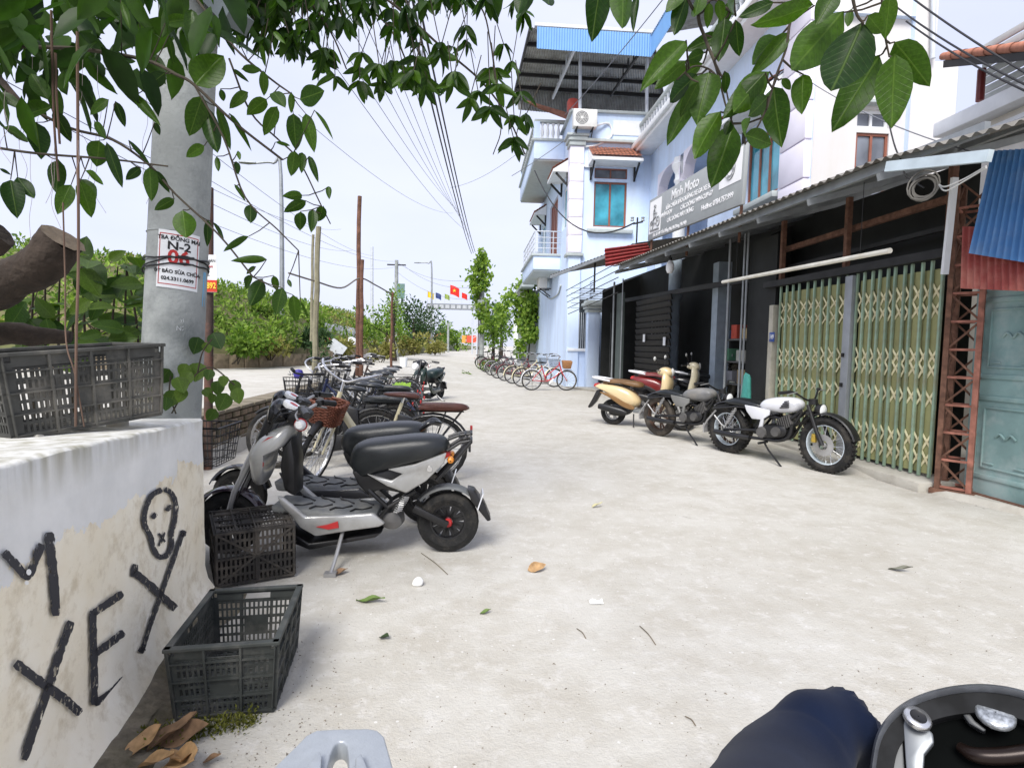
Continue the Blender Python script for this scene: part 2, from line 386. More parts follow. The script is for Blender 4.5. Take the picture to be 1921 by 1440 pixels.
def emb_point(s, d):
    """s in 0..1 along the dyke foot, d metres up the slope"""
    i = s*(len(bl)-2); j = int(i); f = i-j; p = bl[j].lerp(bl[j+1], f); t = (bl[j+1]-bl[j]); nrm = Vector((-t.y, t.x, 0)).normalized()
    for k in range(len(prof)-1):
        if d <= prof[k+1][0]:
            q = (d-prof[k][0])/(prof[k+1][0]-prof[k][0]); h = prof[k][1]+(prof[k+1][1]-prof[k][1])*q; break
    return Vector((p.x+nrm.x*d, p.y+nrm.y*d, .5+(p.z-.5)*h))

# low retaining wall of cast slabs at the foot of the dyke (each slab a piece)
M_SLAB = M('stained_slab', (.33, .26, .18), .95, var=.25, scale=4, bump=.6, bscale=18, dirt=(.14, .12, .07), damt=.8, dscale=3, objrand=.16)
rw = thing('retaining_wall', 'low earth-stained wall of upright concrete slabs at the foot of the dyke', 'wall', (-7, 21, .5))
path = [p for p in bl if 15 < p.y < 34]
slab = MB().box((0, 0, .30), (.545, .14, .64)).mesh('slab', M_SLAB, bevel=.02)
pos = 0.; k = 0; seg_i = 0; run = 0.
while seg_i < len(path)-1:
    a, b = path[seg_i], path[seg_i+1]; d = Vector((b.x-a.x, b.y-a.y, 0)); ln = d.length
    if pos > run+ln: run += ln; seg_i += 1; continue
    dirv = d/ln; q = Vector((a.x, a.y, .5)) + dirv*(pos-run); pos += .56
    link('slab', slab, rw, q - Vector((-7, 21, .5)) + Vector((rnd.uniform(-.02, .02), 0, -.06)), (rnd.uniform(-.03, .03), rnd.uniform(-.02, .02), math.atan2(dirv.y, dirv.x)+rnd.uniform(-.03, .03)), (1, 1, .8+.3*rnd.random()))

# brick kerb wall that holds up the higher road beside the parked bikes
M_BRICK = M('mossy_brick', (.27, .20, .14), .95, var=.35, scale=9, bump=.7, bscale=40, dirt=(.09, .10, .05), damt=.9, dscale=3, objrand=.3)
M_MORT = M('old_mortar', (.26, .22, .16), .95, var=.2, scale=8, bump=.4, dirt=(.1, .1, .05), damt=.6)
bw = thing('brick_kerb_wall', 'mossy brick wall retaining the higher road behind the parked scooters', 'wall', (-3.0, 8, 0))
MB().box((-3.13, 9.05, .25), (.22, 7.5, .52)).build('mortar_core', M_MORT, bw, bevel=.01)
br = MB().box((0, 0, 0), (.10, .205, .068)).mesh('brick', M_BRICK, bevel=.008)
for c in range(6):
    y = 5.3 + (.11 if c % 2 else 0)
    while y < 12.6:
        link('brick', br, bw, (-.015+rnd.uniform(-.012, .012), y-8, .045+c*.084), (0, 0, rnd.uniform(-.03, .03)))
        y += .222
cp = MB().box((0, 0, 0), (.34, .44, .045)).mesh('coping_stone', M_MORT, bevel=.01)
for i in range(17): link('coping_stone', cp, bw, (-.12, 5.45+i*.455-8, .535), (0, 0, rnd.uniform(-.02, .02)))

# ---------------------------------------------------------- plastered low wall with graffiti, near left
WA = Vector((-1.44, 3.15, 0)); WB = Vector((-1.06, .75, 0)); wd = (WB-WA).normalized(); wn = Vector((wd.y, -wd.x, 0)) if Vector((wd.y, -wd.x, 0)).x > 0 else Vector((-wd.y, wd.x, 0))
wl = (WB-WA).length
def wall_material():
    m, t, b = nodes_of('old_lime_plaster'); n = t.nodes; l = t.links.new
    tc = n.new('ShaderNodeTexCoord')
    def nz(s, d=8, r=.6):
        k = n.new('ShaderNodeTexNoise'); k.inputs['Scale'].default_value = s; k.inputs['Detail'].default_value = d; k.inputs['Roughness'].default_value = r; l(tc.outputs['Object'], k.inputs['Vector']); return k.outputs[0]
    def ramp(src, a, ca, bb, cb):
        k = n.new('ShaderNodeValToRGB'); e = k.color_ramp.elements; e[0].position = a; e[1].position = bb; e[0].color = (*ca, 1); e[1].color = (*cb, 1); l(src, k.inputs[0]); return k.outputs[0]
    def mix(f, a, c):
        k = n.new('ShaderNodeMixRGB')
        for i, q in enumerate((f, a, c)):
            if isinstance(q, float): k.inputs[i].default_value = q
            elif isinstance(q, tuple): k.inputs[i].default_value = (*q, 1)
            else: l(q, k.inputs[i])
        return k.outputs[0]
    sp = n.new('ShaderNodeSeparateXYZ'); l(tc.outputs['Object'], sp.inputs[0])
    # lower coat: yellowed lime; upper coat: newer grey render with a ragged lower edge
    low = ramp(nz(3.5), .3, (.84, .75, .57), .7, (.94, .89, .76))
    low = mix(ramp(nz(9, 9, .7), .5, (0, 0, 0), .66, (.7, .7, .7)), low, (.60, .51, .36))
    upc = ramp(nz(5), .3, (.72, .72, .70), .7, (.86, .855, .83))
    add = n.new('ShaderNodeMath'); add.operation = 'MULTIPLY_ADD'; l(nz(3.0, 10, .62), add.inputs[0]); add.inputs[1].default_value = .55; l(sp.outputs[2], add.inputs[2])
    edge = n.new('ShaderNodeMath'); edge.operation = 'GREATER_THAN'; edge.inputs[1].default_value = 1.03; l(add.outputs[0], edge.inputs[0])
    c = mix(edge.outputs[0], low, upc)
    # grime near the top edge, running down in streaks
    mpp = n.new('ShaderNodeMapping'); mpp.inputs['Scale'].default_value = (9, 9, .9); l(tc.outputs['Object'], mpp.inputs[0])
    st = n.new('ShaderNodeTexNoise'); st.inputs['Scale'].default_value = 2.0; st.inputs['Detail'].default_value = 8; l(mpp.outputs[0], st.inputs['Vector'])
    tz = n.new('ShaderNodeMapRange'); tz.inputs[1].default_value = .90; tz.inputs[2].default_value = 1.03; l(sp.outputs[2], tz.inputs[0])
    ml = n.new('ShaderNodeMath'); ml.operation = 'MULTIPLY'; l(tz.outputs[0], ml.inputs[0]); l(ramp(st.outputs[0], .4, (.22, .22, .22), .68, (.8, .8, .8)), ml.inputs[1])
    c = mix(ml.outputs[0], c, (.27, .25, .16))
    l(c, b.inputs['Base Color']); b.inputs['Roughness'].default_value = .92; setspec(b, .2)
    bp = n.new('ShaderNodeBump'); bp.inputs['Strength'].default_value = .5; bp.inputs['Distance'].default_value = .012
    s2 = n.new('ShaderNodeMath'); s2.operation = 'MULTIPLY_ADD'; s2.inputs[1].default_value = .6; l(edge.outputs[0], s2.inputs[0]); l(nz(14, 10, .7), s2.inputs[2])
    l(s2.outputs[0], bp.inputs['Height']); l(bp.outputs[0], b.inputs['Normal'])
    return m
M_WALL = wall_material()
pw = thing('plaster_wall', 'low peeling plaster wall with black graffiti of a skull and letters', 'wall', WA)
nu, nvv = 40, 14
def wtop(t): return .955 + .10*min(1, t/1.75)
rows = []
for j in range(nvv+1):
    v = j/nvv; r = []
    for i in range(nu+1):
        t = wl*i/nu; z = -.05+(wtop(t)+.05)*v + (.008*noise.noise(Vector((t*4, 0, 1))) if j == nvv else 0)
        flare = .13*max(0, 1-v/.22)**2 + .006*noise.noise(Vector((t*5, v*5, 0)))
        r.append(WA + wd*t + wn*flare + Vector((0, 0, z)))
    rows.append(r)
rows.append([p - wn*.012 + Vector((0, 0, .010)) for p in rows[-1]])
rows.append([p - wn*.50 for p in rows[-1]]); rows.append([Vector((p.x, p.y, -.05)) for p in rows[-1]])
mb = MB().grid(rows); n_ = nu+1; R_ = len(rows)
mb.f.append([i*n_ for i in range(R_)]); mb.f.append([i*n_+nu for i in range(R_)][::-1])
wallo = mb.build('wall_body', M_WALL, pw, smooth=50)
def wp(px, py, off=.006):
    p = PPL(px, py, WA, wn); return p + wn*off
def spray_mat():
    m, t, b = nodes_of('black_paint_worn'); n = t.nodes; l = t.links.new
    tc = n.new('ShaderNodeTexCoord'); k = n.new('ShaderNodeTexNoise'); k.inputs['Scale'].default_value = 45; k.inputs['Detail'].default_value = 6; l(tc.outputs['Object'], k.inputs['Vector'])
    r = n.new('ShaderNodeValToRGB'); r.color_ramp.elements[0].position = .34; r.color_ramp.elements[1].position = .42; l(k.outputs[0], r.inputs[0])
    l(r.outputs[0], b.inputs['Alpha']); b.inputs['Base Color'].default_value = (.035, .035, .042, 1); b.inputs['Roughness'].default_value = .7
    return m
M_SPRAY = spray_mat()
strokes = [  # photograph pixels, half width in px
    ([(0, 1035), (22, 1058), (45, 1080), (60, 1050), (72, 1020)], 8), ([(86, 998), (90, 1040), (95, 1090), (99, 1155)], 9),
    ([(22, 1243), (55, 1268), (90, 1293), (120, 1315), (146, 1338)], 9), ([(128, 1165), (115, 1200), (98, 1250), (82, 1300), (60, 1360), (38, 1425)], 8),
    ([(226, 1112), (200, 1130), (170, 1150)], 7), ([(169, 1145), (170, 1200), (172, 1260), (172, 1322)], 7), ([(228, 1185), (200, 1207), (174, 1225)], 7), ([(230, 1272), (205, 1298), (172, 1320)], 7),
    ([(340, 998), (325, 1040), (300, 1110), (280, 1165), (262, 1222)], 4.5), ([(246, 1072), (275, 1095), (305, 1122), (330, 1145), (348, 1162)], 7),
    ([(250, 1058), (245, 1082)], 7), ([(352, 1148), (342, 1168)], 6), ([(334, 999), (346, 1001)], 6), ([(256, 1216), (268, 1222)], 6),
    ([(300, 918), (280, 930), (268, 960), (268, 985), (278, 1005), (284, 1028), (295, 1044), (310, 1040), (318, 1022), (318, 1000), (324, 975), (326, 945), (318, 925), (305, 917)], 5),
    ([(282, 964), (289, 970)], 7), ([(310, 950), (316, 956)], 7), ([(294, 1000), (306, 1016)], 2.5), ([(306, 998), (294, 1024)], 2.5)]
for pts, hw in strokes:
    q = catmull([Vector((a, b, 0)) for a, b in pts], 9) if len(pts) > 2 else [Vector((pts[0][0]*(1-f)+pts[1][0]*f, pts[0][1]*(1-f)+pts[1][1]*f, 0)) for f in (0, .33, .66, 1)]
    L_, R__ = [], []
    for i, p in enumerate(q):
        t = q[min(i+1, len(q)-1)]-q[max(i-1, 0)]; t.normalize(); s = Vector((-t.y, t.x, 0)); h = hw*(.92+.22*noise.noise(Vector((p.x*.13, p.y*.13, hw)))+.16*rnd.random()) * (.7 if i in (0, len(q)-1) else 1)
        a, b = p+s*h, p-s*h; L_.append(wp(a.x, a.y, .008)); R__.append(wp(b.x, b.y, .008))
    MB().grid([L_, R__]).build('graffiti_stroke', M_SPRAY, pw, smooth=0)
# pink smear and two white paint drips beside the lettering
M_PINK = M('pink_smear', (.78, .5, .5), .9, var=.1); M_WPAINT = M('white_paint', (.85, .85, .83), .7, var=.03)
for (x, y, a, b, mm) in ((46, 1073, 5, 6, M_WPAINT), (42, 1093, 4, 4, M_WPAINT)):
    MB().add([wp(x+a*math.cos(k*.7), y+b*math.sin(k*.7), .010) for k in range(9)], [tuple(range(9))]).build('paint_drip', mm, pw, smooth=0)

# ============================================================ BUILDINGS
def corr(mb, a, b, c, d, waves, amp, k=6):
    """corrugated sheet: waves run along a->b (rows repeat), a,b bottom edge ; d,c top edge"""
    a, b, c, d = map(Vector, (a, b, c, d)); n = (b-a).cross(d-a).normalized(); N = waves*k
    rows = []
    for j in range(3):
        v = j/2; l0 = a.lerp(d, v); l1 = b.lerp(c, v)
        rows.append([l0.lerp(l1, i/N) + n*(amp*math.sin(2*math.pi*i/k)) for i in range(N+1)])
    mb.grid(rows); rows2 = [[p - n*.004 for p in r] for r in rows]; mb.grid(rows2); return mb
def wall_panel(mb, o, x, nrm, W, H, ops, depth=.15):
    """ops: (x0,x1,z0,z1). Front faces with reveals going in by depth"""
    o = Vector(o); x = Vector(x).normalized(); nrm = Vector(nrm).normalized(); Z = Vector((0, 0, 1))
    X = sorted({0, W, *[v for q in ops for v in q[:2]]}); Zs = sorted({0, H, *[v for q in ops for v in q[2:]]})
    P = lambda a, b, dd=0: o + x*a + Z*b - nrm*dd
    for i in range(len(X)-1):
        for j in range(len(Zs)-1):
            cx, cz = (X[i]+X[i+1])/2, (Zs[j]+Zs[j+1])/2
            if any(q[0] < cx < q[1] and q[2] < cz < q[3] for q in ops): continue
            mb.add([P(X[i], Zs[j]), P(X[i+1], Zs[j]), P(X[i+1], Zs[j+1]), P(X[i], Zs[j+1])], [(0, 1, 2, 3)])
    for (a, b, c, d) in ops:
        for (p, q) in (((a, c), (b, c)), ((b, c), (b, d)), ((b, d), (a, d)), ((a, d), (a, c))):
            mb.add([P(*p), P(*q), P(*q, depth), P(*p, depth)], [(0, 1, 2, 3)])
    return mb
def window(parent, o, x, nrm, W, H, mf, mg, cols=2, rows=1, fr=.06, dep=.10, name='window', tr=0, open_=0):
    """window part: frame mesh with pane children; o = lower left corner on the wall face"""
    o = Vector(o); x = Vector(x).normalized(); nrm = Vector(nrm).normalized(); Z = Vector((0, 0, 1))
    rot = Matrix((x, -nrm, Z)).transposed()
    mb = MB(); c = o - nrm*(dep)
    B = lambda a, b, w_, h_, t=.06: mb.box(c + x*(a+w_/2) + Z*(b+h_/2), (w_, t, h_), rot)
    B(0, 0, fr, H); B(W-fr, 0, fr, H); B(fr, 0, W-2*fr, fr); B(fr, H-fr, W-2*fr, fr)
    iw = (W-2*fr)
    for i in range(1, cols): B(fr+iw*i/cols-fr*.5, fr, fr, H-2*fr, .055)
    for j in range(1, rows): B(fr, H*j/rows-fr*.3, iw, fr*.6, .05)
    f = mb.build(name, mf, parent, smooth=0)
    for i in range(cols):
        a = fr+iw*i/cols + (fr*.5 if i else 0); b = fr+iw*(i+1)/cols - (fr*.5 if i < cols-1 else 0)
        MB().box(c + x*((a+b)/2) + Z*(H/2) - nrm*.006, (b-a, .012, H-2*fr), rot).build('pane', mg, f, smooth=0)
    return f
def glass(name, col, rough=.06):
    if name in MATS: return MATS[name]
    m, t, b = nodes_of(name); n = t.nodes; l = t.links.new
    tc = n.new('ShaderNodeTexCoord'); k = n.new('ShaderNodeTexNoise'); k.inputs['Scale'].default_value = 1.3; k.inputs['Detail'].default_value = 3; l(tc.outputs['Object'], k.inputs['Vector'])
    r = n.new('ShaderNodeValToRGB'); r.color_ramp.elements[0].position = .38; r.color_ramp.elements[1].position = .6
    r.color_ramp.elements[0].color = (*[c*.45 for c in col], 1); r.color_ramp.elements[1].color = (*col, 1); l(k.outputs[0], r.inputs[0]); l(r.outputs[0], b.inputs['Base Color'])
    b.inputs['Roughness'].default_value = rough; setspec(b, .8); MATS[name] = m; return m

M_BLUE = M('pale_blue_paint', (.61, .73, .92), .85, var=.04, scale=1.2, dirt=(.50, .57, .68), damt=.55, dscale=2.2, dz=.18, bump=.08, bscale=60)
M_LAV = M('lavender_paint', (.76, .73, .82), .85, var=.05, scale=1.5)
M_TRIM = M('grey_green_trim', (.40, .44, .44), .85, var=.08)
M_WHITE = M('white_render', (.62, .605, .60), .88, var=.04, scale=.8, dirt=(.56, .54, .50), damt=.6, dscale=1.6, dz=.2)
M_WTRIM = M('white_trim', (.74, .76, .78), .8, var=.05)
M_BROWN = M('red_brown_frame', (.30, .11, .07), .5, var=.12, scale=10)
M_CYAN = glass('cyan_glass', (.08, .42, .55)); M_GREYG = glass('grey_glass', (.22, .24, .28)); M_DARKG = glass('dark_glass', (.05, .06, .07))
M_TILE = M('terracotta_tile', (.40, .16, .10), .8, var=.2, scale=12, dirt=(.3, .12, .07), damt=.6)
M_SHEETB = M('blue_sheet_metal', (.15, .33, .62), .45, metal=0, var=.06, scale=2, spec=.5)
M_ZINC = M('weathered_zinc', (.34, .35, .34), .7, metal=.3, var=.2, scale=2, dirt=(.15, .12, .10), damt=.5)
M_STEEL = M('painted_steel', (.55, .58, .62), .5, metal=.2, var=.08)
M_DARKST = M('dark_steel', (.05, .05, .05), .6, metal=.3, var=.25)
M_BLACK = M('black_plastic', (.02, .02, .022), .45, var=.2)
M_ACW = M('ac_casing', (.72, .72, .70), .5, var=.05, dirt=(.5, .48, .44), damt=.4)
Zv = Vector((0, 0, 1)); Xv = Vector((1, 0, 0)); Yv = Vector((0, 1, 0))

HY, HX, MX = 20.0, 3.23, 6.0       # wing wall plane, road facade plane, main recessed facade plane
h = thing('blue_house', 'pale blue two-storey house with balconies and metal-roofed terrace behind the workshop', 'house', (HX, HY, 0))
# wing wall facing the camera
def wx(px, py): p = PY(px, py, HY); return p.x-HX, p.z
x0, z1 = wx(1115, 340); x1, z0 = wx(1174, 427); tz0 = wx(1115, 337)[1]+.04; tz1 = wx(1115, 318)[1]
WW = MX-HX
ops = [(x0, x1, z0, z1), (x0, x1, z1+.10, z1+.46)]
wallm = MB(); wall_panel(wallm, (HX, HY, 0), Xv, -Yv, WW, 8.5, ops, .14)
fops = [(.55, 1.75, 5.7, 7.2), (3.0, 5.4, 5.0, 7.4), (6.7, 8.6, 5.7, 7.2)]
wall_panel(wallm, (HX, HY+10, 0), -Yv, -Xv, 10, 8.5, [(10-b, 10-a, c, d) for a, b, c, d in fops], .14)
wallm.add([(HX, HY+10, 0), (MX+3, HY+10, 0), (MX+3, HY+10, 8.5), (HX, HY+10, 8.5)], [(0, 1, 2, 3)])
wallm.build('wall', M_BLUE, h, smooth=0)
window(h, (HX+x0, HY, z0), Xv, -Yv, x1-x0, z1-z0, M_BROWN, M_CYAN, 2)
window(h, (HX+x0, HY, z1+.10), Xv, -Yv, x1-x0, .36, M_BROWN, M_GREYG, 2, fr=.04)
MB().box((HX+(x0+x1)/2, HY-.08, z0-.16), (x1-x0+.44, .20, .13)).build('window_sill', M_TRIM, h, bevel=.015)
window(h, (HX, HY+1.75, 5.7), -Yv, -Xv, 1.2, 1.5, M_WTRIM, M_CYAN, 2)
window(h, (HX, HY+5.4, 5.0), -Yv, -Xv, 2.4, 2.4, M_BROWN, M_BROWN, 4, name='door')
window(h, (HX, HY+8.6, 5.7), -Yv, -Xv, 1.9, 1.5, M_WTRIM, M_CYAN, 2)
# corner pilaster of lavender blocks, with base and capital
pb = MB().box((0, 0, 0), (.47, .47, .585)).mesh('pilaster_block', M_LAV, bevel=.012)
for i in range(6): link('pilaster_block', pb, h, (.19, .19-.05, 4.95+i*.60))
MB().box((HX+.19, HY+.13, 2.2), (.42, .42, 4.7)).build('pilaster_foot', M_BLUE, h)
cap = MB()
for (zz, s, t) in ((8.32, .56, .14), (8.47, .66, .14), (8.58, .76, .08)): cap.box((HX+.19, HY+.13, zz), (s, s, t))
cap.build('pilaster_capital', M_TRIM, h, bevel=.01)
MB().box((HX+.19, HY+.13, 4.58), (.60, .60, .10)).build('pilaster_base', M_TRIM, h, bevel=.01)
# parapet with recessed panels and cornice
pp = MB(); pp.box((HX+WW/2, HY+.06, 8.95), (WW, .16, .86)); pp.box((HX+.08, HY+1.2, 8.95), (.16, 2.1, .86))
pp.build('parapet', M_BLUE, h)
cn = MB(); cn.box((HX+WW/2, HY-.02, 8.44), (WW+.1, .34, .10)); cn.box((HX+WW/2, HY+.03, 9.42), (WW+.1, .30, .09)); cn.box((HX+.05, HY+1.1, 9.42), (.30, 2.2, .088))
cn.build('cornice', M_TRIM, h, bevel=.015)
MB().box((HX+WW*.72, HY-.035, 8.92), (WW*.42, .03, .5)).build('parapet_panel', M_WTRIM, h, bevel=.012)
# tiled awning above the window
def tile_awning(parent, o, x, nrm, W, proj, zt, zb, mt=M_TILE):
    o = Vector(o); nrm = Vector(nrm); x = Vector(x); mb = MB(); nr = 5; N = max(8, int(W/.13))*5
    for j in range(nr):
        a, b = j/nr, (j+1)/nr
        P = lambda u, f, l: o + x*(W*u) + nrm*(proj*f) + Zv*(zt+(zb-zt)*f + l)
        mb.grid([[P(i/N, a, .018*abs(math.sin(math.pi*i/5))) for i in range(N+1)], [P(i/N, b+.03, .018*abs(math.sin(math.pi*i/5))+.03) for i in range(N+1)]])
    tl = mb.build('tiled_awning', mt, parent, smooth=40)
    sd = MB(); sd.slab([o+Zv*(zt-.06), o+nrm*proj+Zv*(zb-.06), o+nrm*proj+Zv*(zb-.14), o+Zv*(zb-.14)], x*W); sd.build('awning_soffit', M_WTRIM, tl, smooth=0)
    for u in (.06, .94):
        br_ = MB(); q = o + x*(W*u)
        br_.bar(q+nrm*.03+Zv*(zb-.14), q+nrm*.03+Zv*(zb-.62), .06, .06, nrm); br_.bar(q+nrm*.05+Zv*(zb-.55), q+nrm*proj*.8+Zv*(zb-.16), .05, .07); br_.build('bracket', M_DARKST, tl, smooth=0)
xa = wx(1103, 300)[0]; xb = wx(1196, 300)[0]
tile_awning(h, (HX+xa, HY-.01, 0), Xv, -Yv, xb-xa, .75, 8.25, 7.75)
tile_awning(h, (HX-.01, HY+2.0, 0), -Yv, -Xv, 1.6, .55, 8.0, 7.65)
tile_awning(h, (HX-.01, HY+9.0, 0), -Yv, -Xv, 2.4, .55, 7.9, 7.55)
# barred ground-floor opening in the wing wall
bo_ = MB().box((HX+.42, HY-.02, 2.2), (.64, .05, 1.7)).build('barred_opening', M_DARKG, h)
for i in range(9): MB().tube([(HX+.14+i*.07, HY-.06, 1.36), (HX+.14+i*.07, HY-.06, 2.6)], .010, 6).build('bar', M_STEEL, bo_)
for i in range(5): MB().tube([(HX+.1, HY-.07, 2.75+i*.17), (HX+1.6, HY-.07, 2.75+i*.17)], .012, 6).build('rail', M_DARKST, bo_)
MB().box((HX+.42, HY-.05, 1.3), (.8, .16, .10)).build('ledge', M_WTRIM, bo_, bevel=.01)
# balconies on the road facade
def balcony(X0, Y0, Y1, zb, zt, rail):
    b = MB(); b.box(((X0+HX)/2, (Y0+Y1)/2, (zb+zt)/2), (HX-X0, Y1-Y0, zt-zb)); bo = b.build('balcony', M_BLUE, h, bevel=.02)
    t = MB(); t.box(((X0+HX)/2-.03, (Y0+Y1)/2, zt+.04), (HX-X0+.10, Y1-Y0+.12, .09)); t.box(((X0+HX)/2, (Y0+Y1)/2, zb-.03), (HX-X0-.06, Y1-Y0-.1, .06)); t.build('balcony_moulding', M_TRIM, bo, bevel=.015)
    if rail == 'steel':
        r = MB()
        for zz in (.22, .42, .62, .85):
            r.tube([(HX, Y0+.05, zt+.08+zz), (X0+.05, Y0+.05, zt+.08+zz), (X0+.05, Y1-.05, zt+.08+zz), (HX, Y1-.05, zt+.08+zz)], .022 if zz > .8 else .014, 6)
        for i in range(7):
            yy = Y0+.05+(Y1-Y0-.1)*i/6; r.tube([(X0+.05, yy, zt+.05), (X0+.05, yy, zt+.93)], .018, 6)
        for xx in (X0+.4, X0+.75): r.tube([(xx, Y0+.05, zt+.05), (xx, Y0+.05, zt+.93)], .018, 6)
        r.build('balcony_railing', M_STEEL, bo)
    else:
        tp = MB(); tp.box(((X0+HX)/2, Y0+.09, zt+.72), (HX-X0, .2, .10)); tp.box((X0+.09, (Y0+Y1)/2, zt+.72), (.2, Y1-Y0-.4, .098)); tp.build('handrail', M_TRIM, bo, bevel=.01)
        pr = [(.02, 0), (.055, .02), (.055, .07), (.03, .1), (.06, .22), (.062, .3), (.03, .46), (.03, .5), (.055, .54), (.055, .6), (.02, .62)]
        bal = MB().lathe(pr, seg=10).mesh('baluster', M_WTRIM)
        for i in range(4): link('baluster', bal, bo, Vector((X0+.3+i*.2, Y0+.09, zt+.06))-origin(bo))
        for i in range(18): link('baluster', bal, bo, Vector((X0+.09, Y0+.35+i*(Y1-Y0-.6)/18, zt+.06))-origin(bo))
        for yy in (Y0+.09, Y1-.1): MB().box((X0+.09, yy, zt+.37), (.22, .22, .62)).build('balcony_pier', M_BLUE, bo)
balcony(2.2, 22, 27, 4.32, 4.83, 'steel')
balcony(2.1, 21.6, 28, 8.3, 8.95, 'stone')
# terrace canopy: corrugated roof, blue fascia, posts, truss, back sheet
FL, FR, BR, BL = PY(994, 52, 18.8), PY(1224, 66, 18.8), PY(1246, 186, 24.5), PY(966, 168, 24.5)
corr(MB(), FL, FR, BR, BL, 55, .018).build('terrace_roof', M_ZINC, h, smooth=60)
fs_ = MB(); corr(fs_, PY(1007, 91, 18.7), PY(1221, 107, 18.7), PY(1222, 64, 18.7), PY(1008, 50, 18.7), 44, .012); ro = fs_.build('blue_fascia', M_SHEETB, h, smooth=60)
q0, q1 = PY(1221, 107, 18.7), PY(1222, 64, 18.7)
corr(MB(), q0, Vector((q0.x+.1, 10.5, q0.z)), Vector((q1.x+.1, 10.5, q1.z)), q1, 90, .012).build('blue_fascia', M_SHEETB, h, smooth=60)
corr(MB(), (q1.x+.1, 10.3, q1.z-.05), (q1.x-.02, 18.7, q1.z-.05), (q1.x+4.5, 18.7, q1.z+.9), (q1.x+4.5, 10.3, q1.z+.9), 70, .018).build('terrace_roof', M_ZINC, h, smooth=60)
corr(MB(), PY(972, 206, 24.4), PY(1250, 232, 24.4), BR-Yv*.05, BL-Yv*.05, 55, .018).build('back_sheet', M_ZINC, h, smooth=60)
pu = MB()
for f in (.18, .42, .66, .9):
    a = FL.lerp(BL, f)-Zv*.09; b = FR.lerp(BR, f)-Zv*.09; pu.bar(a, b, .07, .12)
for f in (0., 1.): pu.bar(FL.lerp(FR, f)-Zv*.06, BL.lerp(BR, f)-Zv*.06, .07, .12)
pu.build('purlin', M_DARKST, h, smooth=0)
MB().bar(PY(1003, 47, 18.78), PY(1224, 61, 18.78), .14, .10).build('roof_edge_cap', M_STEEL, h)
for (px, yb, yt) in ((1088, 216, 96), (1213, 238, 110)):
    MB().tube([PY(px, yb, 19.95), PY(px+.5, yt, 19.95)], .055, 10).build('terrace_post', M_STEEL, h)
tr = MB(); a, b = PY(1037, 184, 23.5), PY(1078, 92, 19.2); tr.bar(a, b, .07, .12)
for i in range(7): p = a.lerp(b, .1+i*.14); tr.bar(p, p+Zv*(.05+.12*i), .045, .045)
tr.build('truss', M_STEEL, h)
t2 = MB(); a, b = PY(1145, 180, 23.5), PY(1196, 105, 19.4); t2.bar(a, b, .06, .10)
for i in range(5): p = a.lerp(b, .15+i*.18); t2.bar(p, p+Zv*(.1+.12*i), .04, .04)
t2.build('truss', M_DARKST, h)
# main recessed facade: loggia with column, window, cornice, balustrade, upper storey
def mY(px): return PX(px, 500, MX).y
wy0, wy1 = mY(1452), mY(1393); zc = PX(1422, 375, MX).z; zd = PX(1422, 258, MX).z
ye = mY(1512)
Lw = HY-ye; U = lambda y: HY-y          # u runs from the wing towards the camera
ops = [(.9, 5.2, 4.0, 7.1), (U(wy1), U(wy0), zc, zd)]
mm = MB(); wall_panel(mm, (MX, HY, 0), -Yv, -Xv, Lw, 8.1, ops, .22)
mm.add([(MX, HY, 0), (MX+5, HY, 0), (MX+5, HY, 8.1), (MX, HY, 8.1)], [(0, 1, 2, 3)])
mm.add([(MX+1.8, HY, 3.9), (MX+1.8, ye, 3.9), (MX+1.8, ye, 8), (MX+1.8, HY, 8)], [(0, 1, 2, 3)])
mm.add([(MX, HY, 7.4), (MX+1.8, HY, 7.4), (MX+1.8, ye, 7.4), (MX, ye, 7.4)], [(0, 1, 2, 3)])
mm.build('main_wall', M_BLUE, h, smooth=0)
ar = MB(); segs = 14                      # arch spandrels of the loggia
for (a, b) in ((.9, 3.0), (3.25, 5.2)):
    for i in range(segs):
        u0, u1 = a+(b-a)*i/segs, a+(b-a)*(i+1)/segs
        f = lambda u: 6.35+.75*math.sqrt(max(0, 1-((u-(a+b)/2)/((b-a)/2))**2))
        ar.add([(MX-.005, HY-u0, f(u0)), (MX-.005, HY-u1, f(u1)), (MX-.005, HY-u1, 7.12), (MX-.005, HY-u0, 7.12), (MX+.3, HY-u0, f(u0)), (MX+.3, HY-u1, f(u1))], [(0, 1, 2, 3), (0, 4, 5, 1)])
ar.build('arch', M_LAV, h, smooth=0)
cy_ = PX(1270, 330, MX).y
col = MB().lathe([(.24, 4.0), (.24, 4.2), (.19, 4.25), (.18, 5.5), (.165, 6.35), (.2, 6.4), (.2, 6.45), (.17, 6.5), (.17, 6.62), (.27, 6.82), (.28, 6.9), (.22, 6.95), (.22, 7.1)], (MX+.12, cy_, 0), seg=20); col.build('column', M_WTRIM, h)
window(h, (MX+1.79, HY-1.2, 4.2), -Yv, -Xv, .9, 2.1, M_BROWN, M_DARKG, 2, name='door'); window(h, (MX+1.79, HY-3.2, 4.9), -Yv, -Xv, 1.1, 1.2, M_BROWN, M_GREYG, 2)
window(h, (MX, wy1, zc), -Yv, -Xv, wy1-wy0, zd-zc, M_BROWN, M_CYAN, 3, dep=.08)
MB().box((MX-.08, (wy0+wy1)/2, zc-.12), (.25, wy1-wy0+.35, .12)).build('window_sill', M_TRIM, h, bevel=.015)
tile_awning(h, (MX-.01, wy1+.25, 0), -Yv, -Xv, wy1-wy0+.4, .7, zd+.95, zd+.45)
pl_ = MB().box((0, 0, 0), (.16, .86, .66)).mesh('pilaster_block', M_LAV, bevel=.015)
for i in range(9): link('pilaster_block', pl_, h, Vector((MX-.05, ye+.46, 2.8+i*.685))-Vector(h.location))
